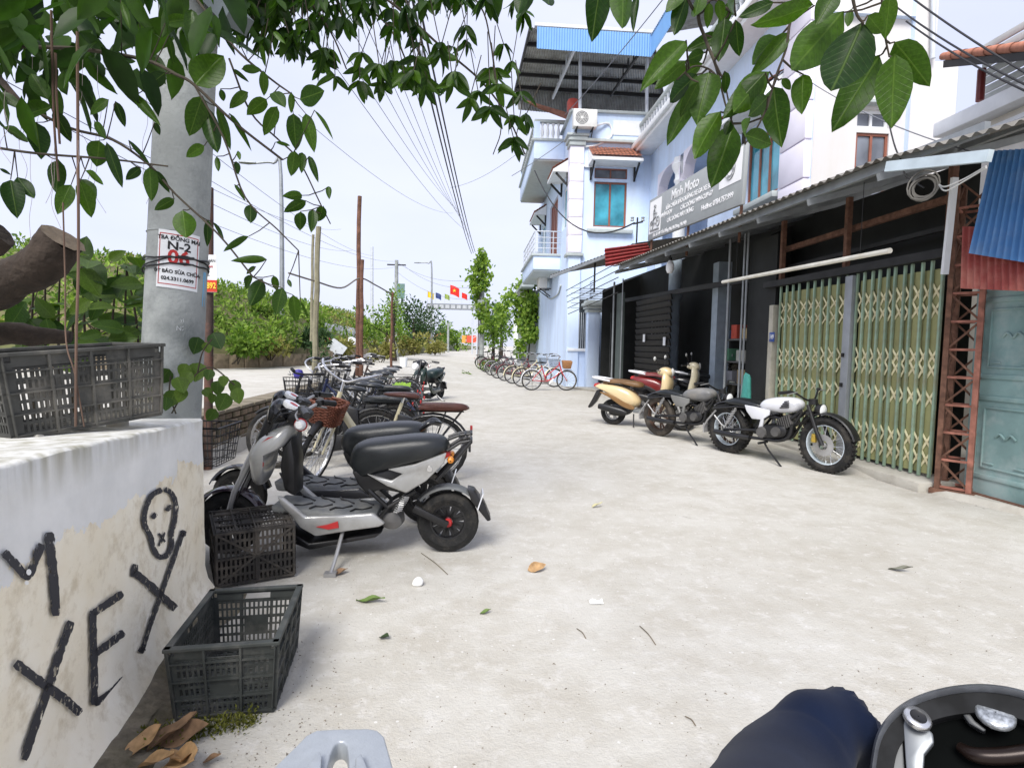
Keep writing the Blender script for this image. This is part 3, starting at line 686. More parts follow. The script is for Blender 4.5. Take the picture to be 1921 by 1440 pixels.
cc = MB(); cc.slab([(MX-.6, HY, 8.05), (MX-.6, ye-.2, 8.05), (MX+.1, ye-.2, 8.05), (MX+.1, HY, 8.05)], (0, 0, .12)); cc.box((MX-.55, (HY+ye)/2, 8.26), (.30, HY-ye, .16)); cc.build('eaves', M_WTRIM, h, bevel=.01)
hr = MB(); hr.box((MX-.35, (HY+ye)/2, 9.02), (.2, HY-ye, .10)); hr.build('handrail', M_TRIM, h, bevel=.01)
bal = MB().lathe([(.05, 0), (.05, .06), (.028, .1), (.055, .22), (.05, .3), (.028, .45), (.05, .52), (.05, .6)], seg=8).mesh('baluster', M_WTRIM)
for i in range(int((HY-ye)/.26)): link('baluster', bal, h, Vector((MX-.35, HY-.15-i*.26, 8.36))-Vector(h.location))
up_ = MB(); wall_panel(up_, (MX+1.2, HY-2, 8.1), -Yv, -Xv, HY-2-ye, 5.4, [(4.6, 5.6, .9, 3.0)], .15); up_.add([(MX+1.2, HY-2, 8.1), (MX+5, HY-2, 8.1), (MX+5, HY-2, 13.5), (MX+1.2, HY-2, 13.5)], [(0, 1, 2, 3)]); up_.build('upper_wall', M_WHITE, h, smooth=0)
window(h, (MX+1.2, HY-6.6, 9.0), -Yv, -Xv, 1.0, 2.1, M_DARKST, M_CYAN, 1, 2)

# air conditioners: things of their own
def ac_unit(c, x, nrm, label, s=1.):
    c = Vector(c); x = Vector(x); nrm = Vector(nrm); rot = Matrix((x, -nrm, Zv)).transposed()
    t = thing('air_conditioner', label, 'air conditioner', c-Zv*.3*s, group=None)
    MB().box(c, (.80*s, .30*s, .58*s), rot).build('casing', M_ACW, t, bevel=.025)
    fc = c + nrm*.152*s - x*.12*s; u = x; v = Zv
    g_ = MB()
    for rr in (.08, .13, .18, .225):
        g_.tube([fc + u*(rr*s*math.cos(k*math.pi/12)) + v*(rr*s*math.sin(k*math.pi/12)) for k in range(25)], .006*s, 5, cap=False)
    for k in range(6): g_.tube([fc, fc+u*(.225*s*math.cos(k*math.pi/3))+v*(.225*s*math.sin(k*math.pi/3))], .005*s, 5)
    go = g_.build('fan_grille', M_ACW, t)
    MB().add([fc-nrm*.001+u*(.23*s*math.cos(k*math.pi/12))+v*(.23*s*math.sin(k*math.pi/12)) for k in range(24)], [tuple(range(24))]).build('fan_opening', M('ac_grey', (.25, .25, .25), .6), t)
    MB().add([fc+nrm*.012+u*(.05*s*math.cos(k*math.pi/6))+v*(.05*s*math.sin(k*math.pi/6)) for k in range(12)], [tuple(range(12))]).build('fan_badge', M_ACW, t)
    for e in (-.27, .27):
        k = MB(); q = c + x*e*s - Zv*.30*s; k.bar(q+nrm*.14*s, q-nrm*.30*s, .04*s, .04*s); k.bar(q+nrm*.12*s, q-nrm*.28*s-Zv*.28*s, .03*s, .03*s); k.build('bracket', M_DARKST, t)
    return t
ac_unit(PY(1097, 224, HY-.32), Xv, -Yv, 'white air conditioner on the terrace parapet of the blue house')
ac_unit(PX(1017, 527, 2.85), -Yv, -Xv, 'air conditioner under the lower balcony beside the leafy creeper', 1.15)
hose = MB().tube([PY(1117, 236, HY-.2), PY(1142, 232, HY-.06), PY(1147, 255, HY-.05), PY(1120, 272, HY-.05), PY(1088, 278, HY-.06), PY(1079, 300, HY-.06), PY(1096, 312, HY-.05), PY(1118, 312, HY-.05)], .035, 8, smooth=6)
hose.top('coolant_pipe', M_WTRIM, 'white insulated pipe curling from the parapet air conditioner to the wall', 'pipe')
MB().tube([PX(1020, 540, 3.1), PX(1030, 560, 3.18), PX(1046, 552, 3.2), PX(1052, 535, 3.2)], .03, 8, smooth=6).top('drain_hose', M_TRIM, 'grey hose drooping below the air conditioner under the lower balcony', 'hose')
tp = thing('timber_pile', 'bundle of reddish timber leaning over the terrace parapet', 'timber', PY(1070, 222, 20.8))
for i in range(5):
    MB().bar(PY(1074-i*2, 226-i*3, 20.6+i*.1), PY(1010-i*6, 202-i*3, 22.4), .07, .07).build('plank', M('old_plank', (.27, .12, .08), .8, var=.25), tp)
MB().lathe([(.01, 0), (.2, 0), (.21, .1), (.21, .5), (.18, .58), (.1, .62), (.01, .62)], PY(1074, 219, 21.2), seg=16).top('barrel', M('red_plastic', (.55, .10, .07), .5), 'red plastic barrel on the terrace beside the timber', 'barrel')

# creeper-covered house beyond the blue house
vh = thing('white_gatehouse', 'small white gatehouse overgrown with creeper beyond the blue house', 'house', (1.9, 31, 0))
wm = MB(); wall_panel(wm, (2.6, 34, 0), -Yv, -Xv, 4, 4.3, [(1.2, 2.4, 0, 3.0)], .3); wall_panel(wm, (2.6, 30, 0), Xv, -Yv, 2.5, 4.3, [], .2); wm.build('wall', M_WHITE, vh, smooth=0)
MB().box((2.85, 32.2, 1.5), (.05, 1.2, 3.0)).build('door', M_DARKST, vh); MB().box((2.55, 31, 4.35), (.6, 6.2, .16)).build('cornice', M_TRIM, vh)
for yy in (30.2, 33.6): MB().box((2.45, yy, 1.6), (.32, .32, 3.2)).build('gate_pier', M_WTRIM, vh, bevel=.02)
# yard wall with barred window and pier, in front of the blue house
yw = thing('yard_wall', 'pale blue yard wall with barred opening and capped pier beside the bicycles', 'wall', (3.4, 19.2, 0))
pq = GZ(1110, 726, .05); PYv = pq.y; PXv = pq.x
MB().box((PXv+.02, PYv+.2, 1.35), (.40, .40, 2.7)).build('pier', M_BLUE, yw, bevel=.015)
k = MB()
for zz, s in ((2.62, .50), (2.74, .60), (2.84, .70), (2.92, .56)): k.box((PXv+.02, PYv+.2, zz), (s, s, .1))
k.build('pier_cap', M_TRIM, yw, bevel=.015)
MB().box((PXv+.05, PYv+1.2, .62), (.2, 1.7, 1.24)).build('low_wall', M_BLUE, yw); MB().box((PXv+.03, PYv+1.2, 1.28), (.34, 1.7, .09)).build('wall_ledge', M_WTRIM, yw, bevel=.01)
for i in range(11): MB().tube([(PXv+.04, PYv+.5+i*.14, 1.32), (PXv+.04, PYv+.5+i*.14, 2.45)], .011, 6).build('bar', M_STEEL, yw)
MB().box((PXv+.05, PYv+1.2, 2.5), (.16, 1.7, .12)).build('lintel', M_BLUE, yw)
for i in range(6): MB().tube([(PXv, PYv+.2, 2.95+i*.14), (PXv+.02, PYv+2.0, 2.95+i*.14)], .010, 5).build('rail', M_DARKST, yw)

# ---------------------------------------------------------- white tall neighbour and tiled-roof house at right
WY = 10.30
wb_ = thing('white_building', 'tall plain white building with brown framed window behind the workshop roof', 'building', (7, WY, 0))
L0 = PY(1514, 300, WY).x; L1 = PY(1786, 300, WY).x; L2 = PY(1742, 300, WY).x
wxa, wza = PY(1603, 312, WY).x, PY(1603, 318, WY).z; wxb, wzb = PY(1668, 250, WY).x, PY(1668, 251, WY).z; wza -= .9
tza, tzb = PY(1640, 240, WY).z, PY(1640, 205, WY).z
zs = PY(1770, 116, WY).z
m1 = MB(); wall_panel(m1, (L0, WY, 0), Xv, -Yv, L2-L0, 14, [(wxa-L0, wxb-L0, wza, wzb), (wxa-L0, wxb-L0, tza, tzb)], .16)
wall_panel(m1, (L2, WY, 0), Xv, -Yv, L1-L2, zs, [], .1); m1.add([(L1, WY, 0), (L1, WY+5, 0), (L1, WY+5, zs), (L1, WY, zs)], [(0, 1, 2, 3)]); m1.add([(L2, WY, zs), (L1, WY, zs), (L1, WY+5, zs), (L2, WY+5, zs)], [(0, 1, 2, 3)]); m1.add([(L2, WY, zs), (L2, WY+5, zs), (L2, WY+5, 14), (L2, WY, 14)], [(0, 1, 2, 3)])
m1.build('wall', M_WHITE, wb_, smooth=0)
window(wb_, (wxa, WY, wza), Xv, -Yv, wxb-wxa, wzb-wza, M_BROWN, M_GREYG, 2, dep=.06, fr=.045)
window(wb_, (wxa, WY, tza), Xv, -Yv, wxb-wxa, tzb-tza, M_WTRIM, M_GREYG, 2, dep=.1, fr=.05)
MB().box(((wxa+wxb)/2, WY-.08, tzb+.08), (wxb-wxa+.16, .18, .05)).build('window_hood', M_TRIM, wb_)
MB().tube([PY(1752, -60, WY-.08), PY(1750, 110, WY-.08)], .045, 10).build('downpipe', M_STEEL, wb_)
th = thing('tiled_house', 'cream house with red tiled eaves and grey cladding above the blue sheets', 'house', (7, 7, 0))
TX = 7.0
zA, zB = PX(1850, 190, TX).z, PX(1850, 225, TX).z
m2 = MB(); m2.add([(TX, 3, 0), (TX, 8.35, 0), (TX, 8.35, zB), (TX, 3, zB)], [(0, 1, 2, 3)]); m2.add([(TX, 8.35, 0), (TX+2, 8.35, 0), (TX+2, 8.35, zB), (TX, 8.35, zB)], [(0, 1, 2, 3)]); m2.build('wall', M('cream_render', (.66, .63, .57), .9, var=.05, dirt=(.55, .5, .42), damt=.5), th, smooth=0)
m3 = MB(); m3.box((TX-.08, 5.67, (zA+zB)/2-.06), (.34, 5.34, zA-zB-.05)); m3.box((TX+.02, 5.67, zB-.28), (.16, 5.3, .3)); m3.build('ledge', M_WTRIM, th, bevel=.02)
cl = MB().box((0, 0, 0), (.04, 5.3, .105)).mesh('cladding_board', M('grey_cladding', (.46, .49, .49), .7, var=.1), bevel=.012)
for i in range(9): link('cladding_board', cl, th, Vector((TX+.45+.01*(i % 2), 5.67, zA+.02+i*.125))-Vector(th.location))
MB().tube([PX(1838, 190, TX-.02), PX(1842, 130, TX-.02)], .05, 8).build('post', M('dark_red_steel', (.22, .04, .04), .5), th)
ea, eb = PX(1770, 110, TX-.35), PX(1990, 84, TX-.9)
rows = []
N = 60
for j in range(6):
    f = j/5; rows.append([ea.lerp(eb, i/N) + Vector((1.6*f, .5*f, .40*f)) + Zv*(.03*abs(math.sin(math.pi*i/4))+.02*(j % 2)) for i in range(N+1)])
to_ = MB().grid(rows); to_.grid([[p-Zv*.05 for p in r] for r in rows]); to_.build('tiled_roof', M_TILE, th, smooth=40)
rk = MB().lathe([(.05, -.16), (.06, .17)], axis='y', seg=10).mesh('ridge_tile', M_TILE)
for i in range(9):
    p = ea.lerp(eb, (i+.5)/9); d = eb-ea; link('ridge_tile', rk, th, p+Zv*.03-Vector(th.location), (math.atan2(d.z, math.hypot(d.x, d.y)), 0, math.atan2(d.y, d.x)-math.pi/2))
MB().slab([ea-Zv*.03, eb-Zv*.03, eb+Vector((1.4, .4, .4)), ea+Vector((1.4, .4, .4))], (0, 0, -.10)).build('eaves_board', M_DARKST, th, smooth=0)

# ============================================================ WORKSHOP ROW
FA = Vector((4.68, 5.85, 0)); FB = Vector((4.0, 18.2, 0)); fd = (FB-FA).normalized(); fo = Vector((-fd.y, fd.x, 0))   # fo points to the road
def FP(px, py, out=0.): return PPL(px, py, FA + fo*out, fo)
def FT(px, py, out=0.): p = FP(px, py, out); return (p-FA).dot(fd), p.z
def FW(t, z, out=0.): return FA + fd*t + fo*out + Zv*z
frot = Matrix((fd, -fo, Zv)).transposed()     # local x along the row, y inwards, z up
M_OLDSHEET = M('old_roof_sheet', (.23, .22, .20), .8, metal=.1, var=.2, scale=2, dirt=(.15, .12, .09), damt=.6)
M_PIPE = M('galvanised_pipe', (.32, .34, .35), .5, metal=.5, var=.15)
M_BOARD_SHADE = M('charcoal_board_and_shade', (.03, .033, .032), .75, var=.25, scale=3)  # real dark boards, and interior shade painted into the back sheets
M_SLAT = M('dark_slat', (.03, .028, .025), .7, var=.3, scale=5, objrand=.25)
M_RUST = M('rusty_steel', (.20, .10, .065), .85, var=.35, scale=14, dirt=(.13, .06, .035), damt=.8, dscale=8, bump=.3)
M_RUSTL = M('red_primer_steel', (.34, .14, .10), .8, var=.3, scale=12, dirt=(.17, .08, .05), damt=.8, dscale=7)
ws = thing('workshop_shed', 'open-fronted motorbike workshop shed under a long rusty corrugated canopy', 'shed', FW(6, 0))
# canopy
ev = [PX(1150, 500, 3.25), PX(1640, 303, 3.68)]
inn = [Vector((6.0, ev[0].y+.2, 4.0)), Vector((6.0, ev[1].y+.2, 3.85))]
corr(MB(), ev[1], ev[0], inn[0], inn[1], 62, .016).build('roof_sheet', M_OLDSHEET, ws, smooth=60)
e2 = [PX(1640, 303, 3.68), PX(1960, 262, 3.9)]
corr(MB(), e2[1]-Vector((0, 1.2, 0)), e2[0], inn[1]-Zv*.1, Vector((6.0, 2.0, 3.75)), 24, .016).build('roof_sheet', M_OLDSHEET, ws, smooth=60)
ra = MB()
for f in (.06, .4, .75):
    a = ev[0].lerp(inn[0], f)-Zv*.07; b = ev[1].lerp(inn[1], f)-Zv*.07; ra.bar(a, b+(b-a)*.12, .05, .09)
ra.build('purlin', M_PIPE, ws, smooth=0)
for i in range(9):
    f = i/8; a = ev[0].lerp(ev[1], f)-Zv*.14+Xv*.05; b = inn[0].lerp(inn[1], f)-Zv*.14
    MB().bar(a, b, .04, .07).build('rafter', M_PIPE, ws, smooth=0)
# front posts (slim galvanised poles)
for (px, yt, yb, r_) in ((1150, 522, 715, .03), (1166, 520, 712, .018), (1362, 460, 718, .022), (1388, 455, 740, .018), (1394, 455, 742, .018)):
    a, b = FP(px-3, yb, .05), FP(px+4, yt, .05); a = Vector((a.x, a.y, .05)); b = Vector((a.x, a.y, 3.3)); MB().tube([a, b], r_, 8).build('post', M_PIPE, ws)
# boards, slatted screen and added dark sheets standing in for the interior's shade
ta, tb = FT(1396, 700)[0], FT(1446, 700)[0]
MB().box(FW((ta+tb)/2, 1.6, -.04), (abs(tb-ta), .05, 3.1), frot).build('side_board', M_BOARD_SHADE, ws)
ta, tb = FT(1152, 700)[0], FT(1164, 700)[0]
MB().box(FW((ta+tb)/2, 1.5, -.04), (abs(tb-ta), .05, 2.9), frot).build('side_board', M('grey_green_board', (.12, .15, .14), .7), ws)
ta, tb = FT(1168, 700)[0], FT(1228, 700)[0]
sl = MB().box((0, 0, 0), (abs(tb-ta), .04, .135)).mesh('slat', M_SLAT, bevel=.006)
sa = math.atan2(fd.y, fd.x)
for i in range(17): link('slat', sl, ws, FW((ta+tb)/2, .14+i*.155, -.35)-Vector(ws.location), (R(-14), 0, sa))
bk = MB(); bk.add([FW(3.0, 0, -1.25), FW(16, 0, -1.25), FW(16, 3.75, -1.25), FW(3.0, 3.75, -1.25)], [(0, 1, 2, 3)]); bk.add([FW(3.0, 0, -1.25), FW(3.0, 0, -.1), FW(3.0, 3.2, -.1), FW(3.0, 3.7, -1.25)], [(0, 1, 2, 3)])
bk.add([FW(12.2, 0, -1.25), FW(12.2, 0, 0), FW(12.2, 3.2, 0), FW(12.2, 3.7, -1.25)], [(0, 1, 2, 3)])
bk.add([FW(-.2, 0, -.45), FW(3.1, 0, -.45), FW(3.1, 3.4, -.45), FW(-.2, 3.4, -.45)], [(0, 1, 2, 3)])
bk.build('shade_backing', M_BOARD_SHADE, ws, smooth=0)
MB().add([FW(3.0, .062, -1.25), FW(12.2, .062, -1.25), FW(12.2, .062, -.05), FW(3.0, .062, -.05)], [(0, 1, 2, 3)]).build('floor_slab', M('shade_dark_floor', (.10, .095, .085), .8, var=.3), ws, smooth=0)  # floor colour darkened to stand in for shade under the roof
cx_ = FP(1262, 640, -.7)
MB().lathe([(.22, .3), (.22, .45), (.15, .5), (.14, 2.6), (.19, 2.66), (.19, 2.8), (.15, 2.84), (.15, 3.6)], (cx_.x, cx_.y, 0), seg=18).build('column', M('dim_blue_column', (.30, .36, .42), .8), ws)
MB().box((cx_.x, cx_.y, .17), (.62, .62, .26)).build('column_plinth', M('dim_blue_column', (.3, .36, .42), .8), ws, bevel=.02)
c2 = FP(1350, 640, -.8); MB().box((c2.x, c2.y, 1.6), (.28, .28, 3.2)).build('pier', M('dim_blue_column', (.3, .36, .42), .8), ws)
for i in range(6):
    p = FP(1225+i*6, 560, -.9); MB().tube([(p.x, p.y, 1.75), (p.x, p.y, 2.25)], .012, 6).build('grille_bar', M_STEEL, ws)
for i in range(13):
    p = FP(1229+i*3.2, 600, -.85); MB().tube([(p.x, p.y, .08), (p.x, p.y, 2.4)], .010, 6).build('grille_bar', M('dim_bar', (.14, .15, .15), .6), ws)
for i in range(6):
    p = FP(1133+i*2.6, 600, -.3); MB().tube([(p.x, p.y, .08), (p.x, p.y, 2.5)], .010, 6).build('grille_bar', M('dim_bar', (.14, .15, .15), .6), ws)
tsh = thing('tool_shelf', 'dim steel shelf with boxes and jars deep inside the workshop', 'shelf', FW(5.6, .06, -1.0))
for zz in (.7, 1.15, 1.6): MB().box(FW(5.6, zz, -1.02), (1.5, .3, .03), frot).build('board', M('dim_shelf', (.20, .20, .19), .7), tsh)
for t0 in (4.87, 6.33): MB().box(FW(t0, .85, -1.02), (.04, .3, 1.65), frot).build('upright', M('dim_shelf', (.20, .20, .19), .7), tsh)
for i, (t0, zz, w0, h0, c0) in enumerate(((5.1, 1.62, .3, .2, (.4, .3, .15)), (5.5, 1.62, .22, .28, (.5, .08, .05)), (5.95, 1.62, .3, .18, (.1, .2, .4)), (5.2, 1.17, .34, .22, (.45, .45, .4)), (5.8, 1.17, .26, .25, (.12, .3, .18)), (5.15, .72, .3, .28, (.35, .25, .12)), (5.7, .72, .4, .24, (.3, .3, .32)))):
    MB().box(FW(t0, zz+h0/2, -1.0), (w0, .24, h0), frot).top('parts_box', M('box_%d' % i, c0, .7), ('left', 'red middle', 'blue right', 'pale left', 'green right', 'brown lower', 'grey lower')[i]+' parts box on the dim workshop shelf', 'box', 'boxes on the workshop shelf', bevel=.006)
MB().bar(FW(3.2, 2.62, -.4), FW(11, 2.8, -.4), .08, .1).build('tie_beam', M_DARKST, ws)
# little paper notices on the screen
for (px, py) in ((1208, 634), (1246, 640)):
    p = FP(px, py, -.28); MB().box(p, (.14, .01, .20), frot).build('notice', M_WTRIM, ws)
# gate header, fluorescent tube fitting, white batten
ga, gb = FT(1463, 545), FT(1772, 488); GH = 2.34
MB().bar(FW(FT(1440, 550)[0], GH+.05, .03), FW(gb[0]-.08, GH+.05, .03), .10, .09).build('gate_header', M_DARKST, ws)
MB().bar(FW(FT(1462, 420)[0], 2.9, -.1), FW(gb[0], 2.96, -.1), .06, .07).build('upper_beam', M_RUST, ws)
MB().bar(FW(FT(1462, 420)[0], 2.65, -.2), FW(gb[0], 2.7, -.2), .05, .05).build('upper_beam', M_DARKST, ws)
for t_ in (FT(1470, 450)[0], FT(1560, 450)[0]-.3, FT(1782, 430)[0]): MB().bar(FW(t_, GH+.1, 0), FW(t_, 3.3, 0), .06, .06).build('upper_post', M_RUST, ws)
# step under the gate
MB().box(FW((ga[0]+gb[0])/2, .045, .05), (ga[0]-gb[0]+.3, .42, .11), frot).build('threshold', M_CONC, ws, bevel=.012)
t149 = FT(1448, 700)[0]
MB().box(FW(t149, 1.05, .0), (.11, .12, 2.05), frot).build('door_jamb', M('aged_jamb', (.50, .47, .38), .85, var=.15, dirt=(.25, .2, .13), damt=.6), ws, bevel=.006)
np_ = thing('number_plate', 'small blue house number plate 149 with white digits beside the gate', 'sign', FP(1448, 640, .07))
pc = FP(1448, 632, .066)
MB().box(pc, (.135, .008, .145), frot).build('plate', M('enamel_blue', (.03, .08, .32), .35), np_, bevel=.003)
put_text('149', .095, M_WTRIM, np_, pc+fo*.006, -fd, Zv, xs=.8, bold=.002)

# ---- folding lattice gate: every bar and every crossed brace is a piece
M_GBAR = M('pale_green_bar', (.30, .42, .31), .55, var=.15, scale=5, metal=.1, dirt=(.30, .22, .12), damt=.7, dscale=3.5, objrand=.14)
M_GBRACE = M('cream_brace', (.80, .75, .48), .6, var=.12, scale=9, dirt=(.36, .26, .13), damt=.75, dscale=6, objrand=.15)
M_GSLAT = M('olive_slat', (.33, .33, .15), .6, var=.15, scale=3, dirt=(.25, .22, .1), damt=.5, objrand=.1)
gt = thing('folding_gate', 'pale green folding lattice gate with cream crossed braces between grey and rusty posts', 'gate', FW((ga[0]+gb[0])/2, 0))
tm = FT(1590, 700)[0]; zb_ = .11
barm = MB().box((0, 0, (GH-zb_)/2), (.026, .03, GH-zb_)).mesh('bar', M_GBAR, bevel=.004)
def brace_mesh(w_):
    b = MB(); b.bar((-w_/2, -.022, -.085), (w_/2, -.022, .085), .024, .004, (0, 1, 0)); b.bar((-w_/2, -.027, .085), (w_/2, -.027, -.085), .024, .004, (0, 1, 0)); return b.mesh('brace', M_GBRACE, smooth=0)
zrows = [FT(1700, y)[1] for y in (553, 584, 668, 691, 742, 820, 852)]
GO = Vector(gt.location)
for (t0, t1, n) in ((ga[0]-.02, tm+.09, 10), (tm-.09, gb[0]+.02, 11)):
    step = (t1-t0)/(n-1); bm_ = brace_mesh(abs(step)*.96); slm = MB().box((0, 0, (GH-zb_-.12)/2), (abs(step)*.93, .006, GH-zb_-.12)).mesh('slat', M_GSLAT, smooth=0)
    for i in range(n):
        z_ = rnd.uniform(-.004, .004); dpt = .005*(1 if i % 2 else -1)
        link('bar', barm, gt, FW(t0+step*i+rnd.uniform(-.007, .007), zb_, dpt)-GO, (0, rnd.uniform(-.006, .006), sa))
        if i < n-1:
            tc_ = t0+step*(i+.5)
            link('slat', slm, gt, FW(tc_, zb_+.03, -.03)-GO, (0, 0, sa+(.18 if i % 2 else -.18)))
            for zr in zrows: link('brace', bm_, gt, FW(tc_, zr+rnd.uniform(-.006, .006), .012)-GO, (0, rnd.uniform(-.09, .09), sa+(.06 if i % 2 else -.06)))
cp_ = MB(); cp_.box(FW(tm, GH/2+.03, .02), (.13, .07, GH-.1), frot); cpo = cp_.build('lock_post', M('grey_box_steel', (.34, .36, .38), .5, metal=.3, var=.1), gt, bevel=.006)
for zz in (1.35, .98, .52): MB().box(FW(tm+.02, zz, .065), (.03, .03, .05), frot).build('bolt', M_DARKST, cpo)

# ---- lattice column
lt = thing('lattice_column', 'rusty four-legged lattice steel column between the folding gate and teal door', 'column', GZ(1790, 928))
b0 = GZ(1757, 922, .02); b1 = GZ(1815, 932, .02)
wv_ = (b1-b0); wv_.z = 0; W_ = .24; ux = wv_.normalized(); uy = Vector((-ux.y, ux.x, 0));
if uy.y < 0: uy = -uy
c4 = [b0, b0+ux*W_*1.05, b0+ux*W_*1.05+uy*W_, b0+uy*W_]
HT = 3.0
for i, c in enumerate(c4):
    MB().bar(c, c+Zv*HT, .045, .045, ux).build('leg', M_RUSTL if i == 1 else M_RUST, lt, smooth=0)
for f in range(4):
    a, b = c4[f], c4[(f+1) % 4]
    for i in range(11):
        z0_, z1_ = .06+i*.27, .06+(i+1)*.27
        MB().bar(a+Zv*z0_, b+Zv*z0_, .018, .022).build('rung', M_RUSTL, lt, smooth=0)
        p, q = (a, b) if i % 2 else (b, a)
        MB().bar(p+Zv*z0_, q+Zv*z1_, .014, .018).build('diagonal', M_RUST, lt, smooth=0)
MB().box((c4[0]+c4[2])/2+Zv*.015, (.36, .36, .05), Matrix((ux, uy, Zv)).transposed()).build('base_plate', M_RUST, lt)

# ---- teal pressed metal door
M_TEAL = M('teal_door_paint', (.21, .33, .32), .65, var=.2, scale=3, dirt=(.36, .42, .41), damt=.75, dscale=2.5)
dd_ = thing('metal_door', 'teal pressed metal door with embossed panels at the right edge of the row', 'door', FW(-1.2, 0))
DO = -.12
tl0, tl1 = FT(1822, 700, DO)[0], -2.6
MB().box(FW((tl0+tl1)/2, 1.12, DO-.03), (tl0-tl1, .05, 2.2), frot).build('leaf', M_TEAL, dd_)
fr_ = MB()
def rectframe(t0, t1, z0, z1, wd_, o_):
    for (a, b) in (((t0, z0), (t1, z0)), ((t1, z0), (t1, z1)), ((t1, z1), (t0, z1)), ((t0, z1), (t0, z0))): fr_.bar(FW(a[0], a[1], o_), FW(b[0], b[1], o_), wd_, .018, fo)
dpx = lambda px, py: FT(px, py, DO)
x_a = dpx(1836, 700)[0]; x_b = x_a-.62
for (z0, z1) in ((dpx(1840, 892)[1], dpx(1840, 745)[1]), (dpx(1840, 705)[1], dpx(1840, 565)[1])):
    rectframe(x_a, x_b, z0, z1, .045, DO); rectframe(x_a-.09, x_b+.09, z0+.09, z1-.09, .018, DO)
    cz = (z0+z1)/2; ct = (x_a+x_b)/2
    for s_ in (-1, 1):
        fr_.tube([FW(ct, cz, DO), FW(ct+s_*.05, cz+.05, DO+.008), FW(ct+s_*.10, cz+.01, DO)], .012, 6, smooth=4); fr_.bar(FW(ct+s_*.1, z0+.13, DO), FW(ct+s_*.2, z0+.13, DO), .016, .014, fo)
rectframe(x_b-.14, x_b-.8, .2, 2.1, .04, DO)
fr_.build('embossed_moulding', M_TEAL, dd_, bevel=.004)
MB().bar(FW(tl0, .04, DO+.02), FW(tl1, .04, DO+.02), .06, .05).build('sill_rail', M_RUST, dd_)

# ---- hanging corrugated sheets
M_BSH = M('faded_blue_sheet', (.07, .21, .46), .55, var=.15, scale=2.5, dirt=(.18, .28, .44), damt=.7, dscale=3)
M_RSH = M('faded_red_sheet', (.32, .06, .05), .6, var=.2, scale=2.5, dirt=(.45, .20, .15), damt=.7, dscale=3)
SO = .35
corr(MB(), FP(1818, 475, SO+.08), FP(1970, 500, SO+.08), FP(1990, 275, SO+.02), FP(1862, 283, SO+.02), 11, .018, 10).top('blue_sheet', M_BSH, 'blue corrugated metal sheet hanging above the red one at right edge', 'metal sheet', smooth=60)
corr(MB(), FP(1802, 541, SO), FP(1970, 548, SO), FP(1970, 425, SO-.03), FP(1806, 425, SO-.03), 12, .016, 10).top('red_sheet', M_RSH, 'faded red corrugated metal sheet hanging below the blue one above the teal door', 'metal sheet', smooth=60)
Yp = Vector((0, 13.45, 0)); corr(MB(), PPL(1136, 500, Yp, Yv), PPL(1134, 466, Yp, Yv), PPL(1214, 456, Yp, Yv), PPL(1226, 482, Yp, Yv), 5, .03, 10).top('red_sheet', M('bright_red_sheet', (.30, .04, .04), .5, var=.25, dirt=(.2, .08, .07), damt=.6), 'small bright red corrugated sheet closing the canopy end under the signboard', 'metal sheet', smooth=60)
# steel channel lying along the near canopy edge
MB().bar(PX(1665, 313, 3.6), PX(1858, 292, 3.75), .05, .085).top('steel_channel', M('pale_channel', (.50, .58, .62), .5, metal=.2), 'pale grey steel channel under the near end of the canopy', 'beam')
MB().bar(FW(FT(1815, 400)[0], 1.85+.3, .2), FW(FT(1822, 400)[0], 3.05, .2), .06, .03).top('white_batten', M_WTRIM, 'upright whitewashed batten beside the blue corrugated sheet', 'batten')
# second small canopy over the yard in front of the blue house
yc = thing('yard_canopy', 'small corrugated canopy on rails over the yard between pier and workshop', 'canopy', (4, 16, 0))
A_, B_ = PY(1033, 516, 18.2), PY(1192, 456, 13.5)
corr(MB(), B_, A_, A_+Vector((2.6, .3, .55)), B_+Vector((2.0, .2, .35)), 26, .016).build('roof_sheet', M_OLDSHEET, yc, smooth=60)
MB().bar(A_-Zv*.06, B_-Zv*.06, .05, .08).build('edge_rail', M_PIPE, yc)
p_ = PY(1112, 640, 15.8); MB().tube([(p_.x, p_.y, 2.9), (p_.x, p_.y, 3.75)], .025, 8).build('post', M_DARKST, yc)
for i in range(5): MB().tube([PY(1062+i, 545+i*11, 18.0), PY(1160, 492+i*14, 14.0)], .012, 6).build('rail', M_DARKST, yc)

# ---- signboard
sg = thing('signboard', 'long grey shop signboard reading Minh Moto above the workshop canopy', 'sign', (3.95, 10.8, 3.6))
s00, s10, s11, s01 = PX(1215, 452, 3.93), PX(1391, 383, 4.0), PX(1393, 271, 4.0), PX(1213, 383, 3.93)
sx_ = (s10-s00).normalized(); SW = (s10-s00).length; sy_ = (s01-s00); sy_ = (sy_-sx_*sy_.dot(sx_)).normalized(); SHh = ((s01-s00).length+(s11-s10).length)/2; sn_ = sx_.cross(sy_)
if sn_.dot(CAM-s00) < 0: sn_ = -sn_
SP = lambda u, v, o_=0.: s00 + sx_*(SW*u) + sy_*(SHh*v) + sn_*o_
srot = Matrix((sx_, sy_, sn_)).transposed()
MB().box(SP(.5, .5, -.03), (SW, SHh, .06), srot).build('panel', M('sign_grey', (.33, .35, .35), .5, var=.04), sg, bevel=.006)
M_SW = M('sign_white', (.82, .82, .82), .5, var=.02)
for (u0, u1, v0, v1) in ((.015, .185, .14, .93), (.815, .985, .42, .97)):
    MB().box(SP((u0+u1)/2, (v0+v1)/2, .004), (SW*(u1-u0), SHh*(v1-v0), .004), srot).build('picture_panel', M_SW, sg, smooth=0)
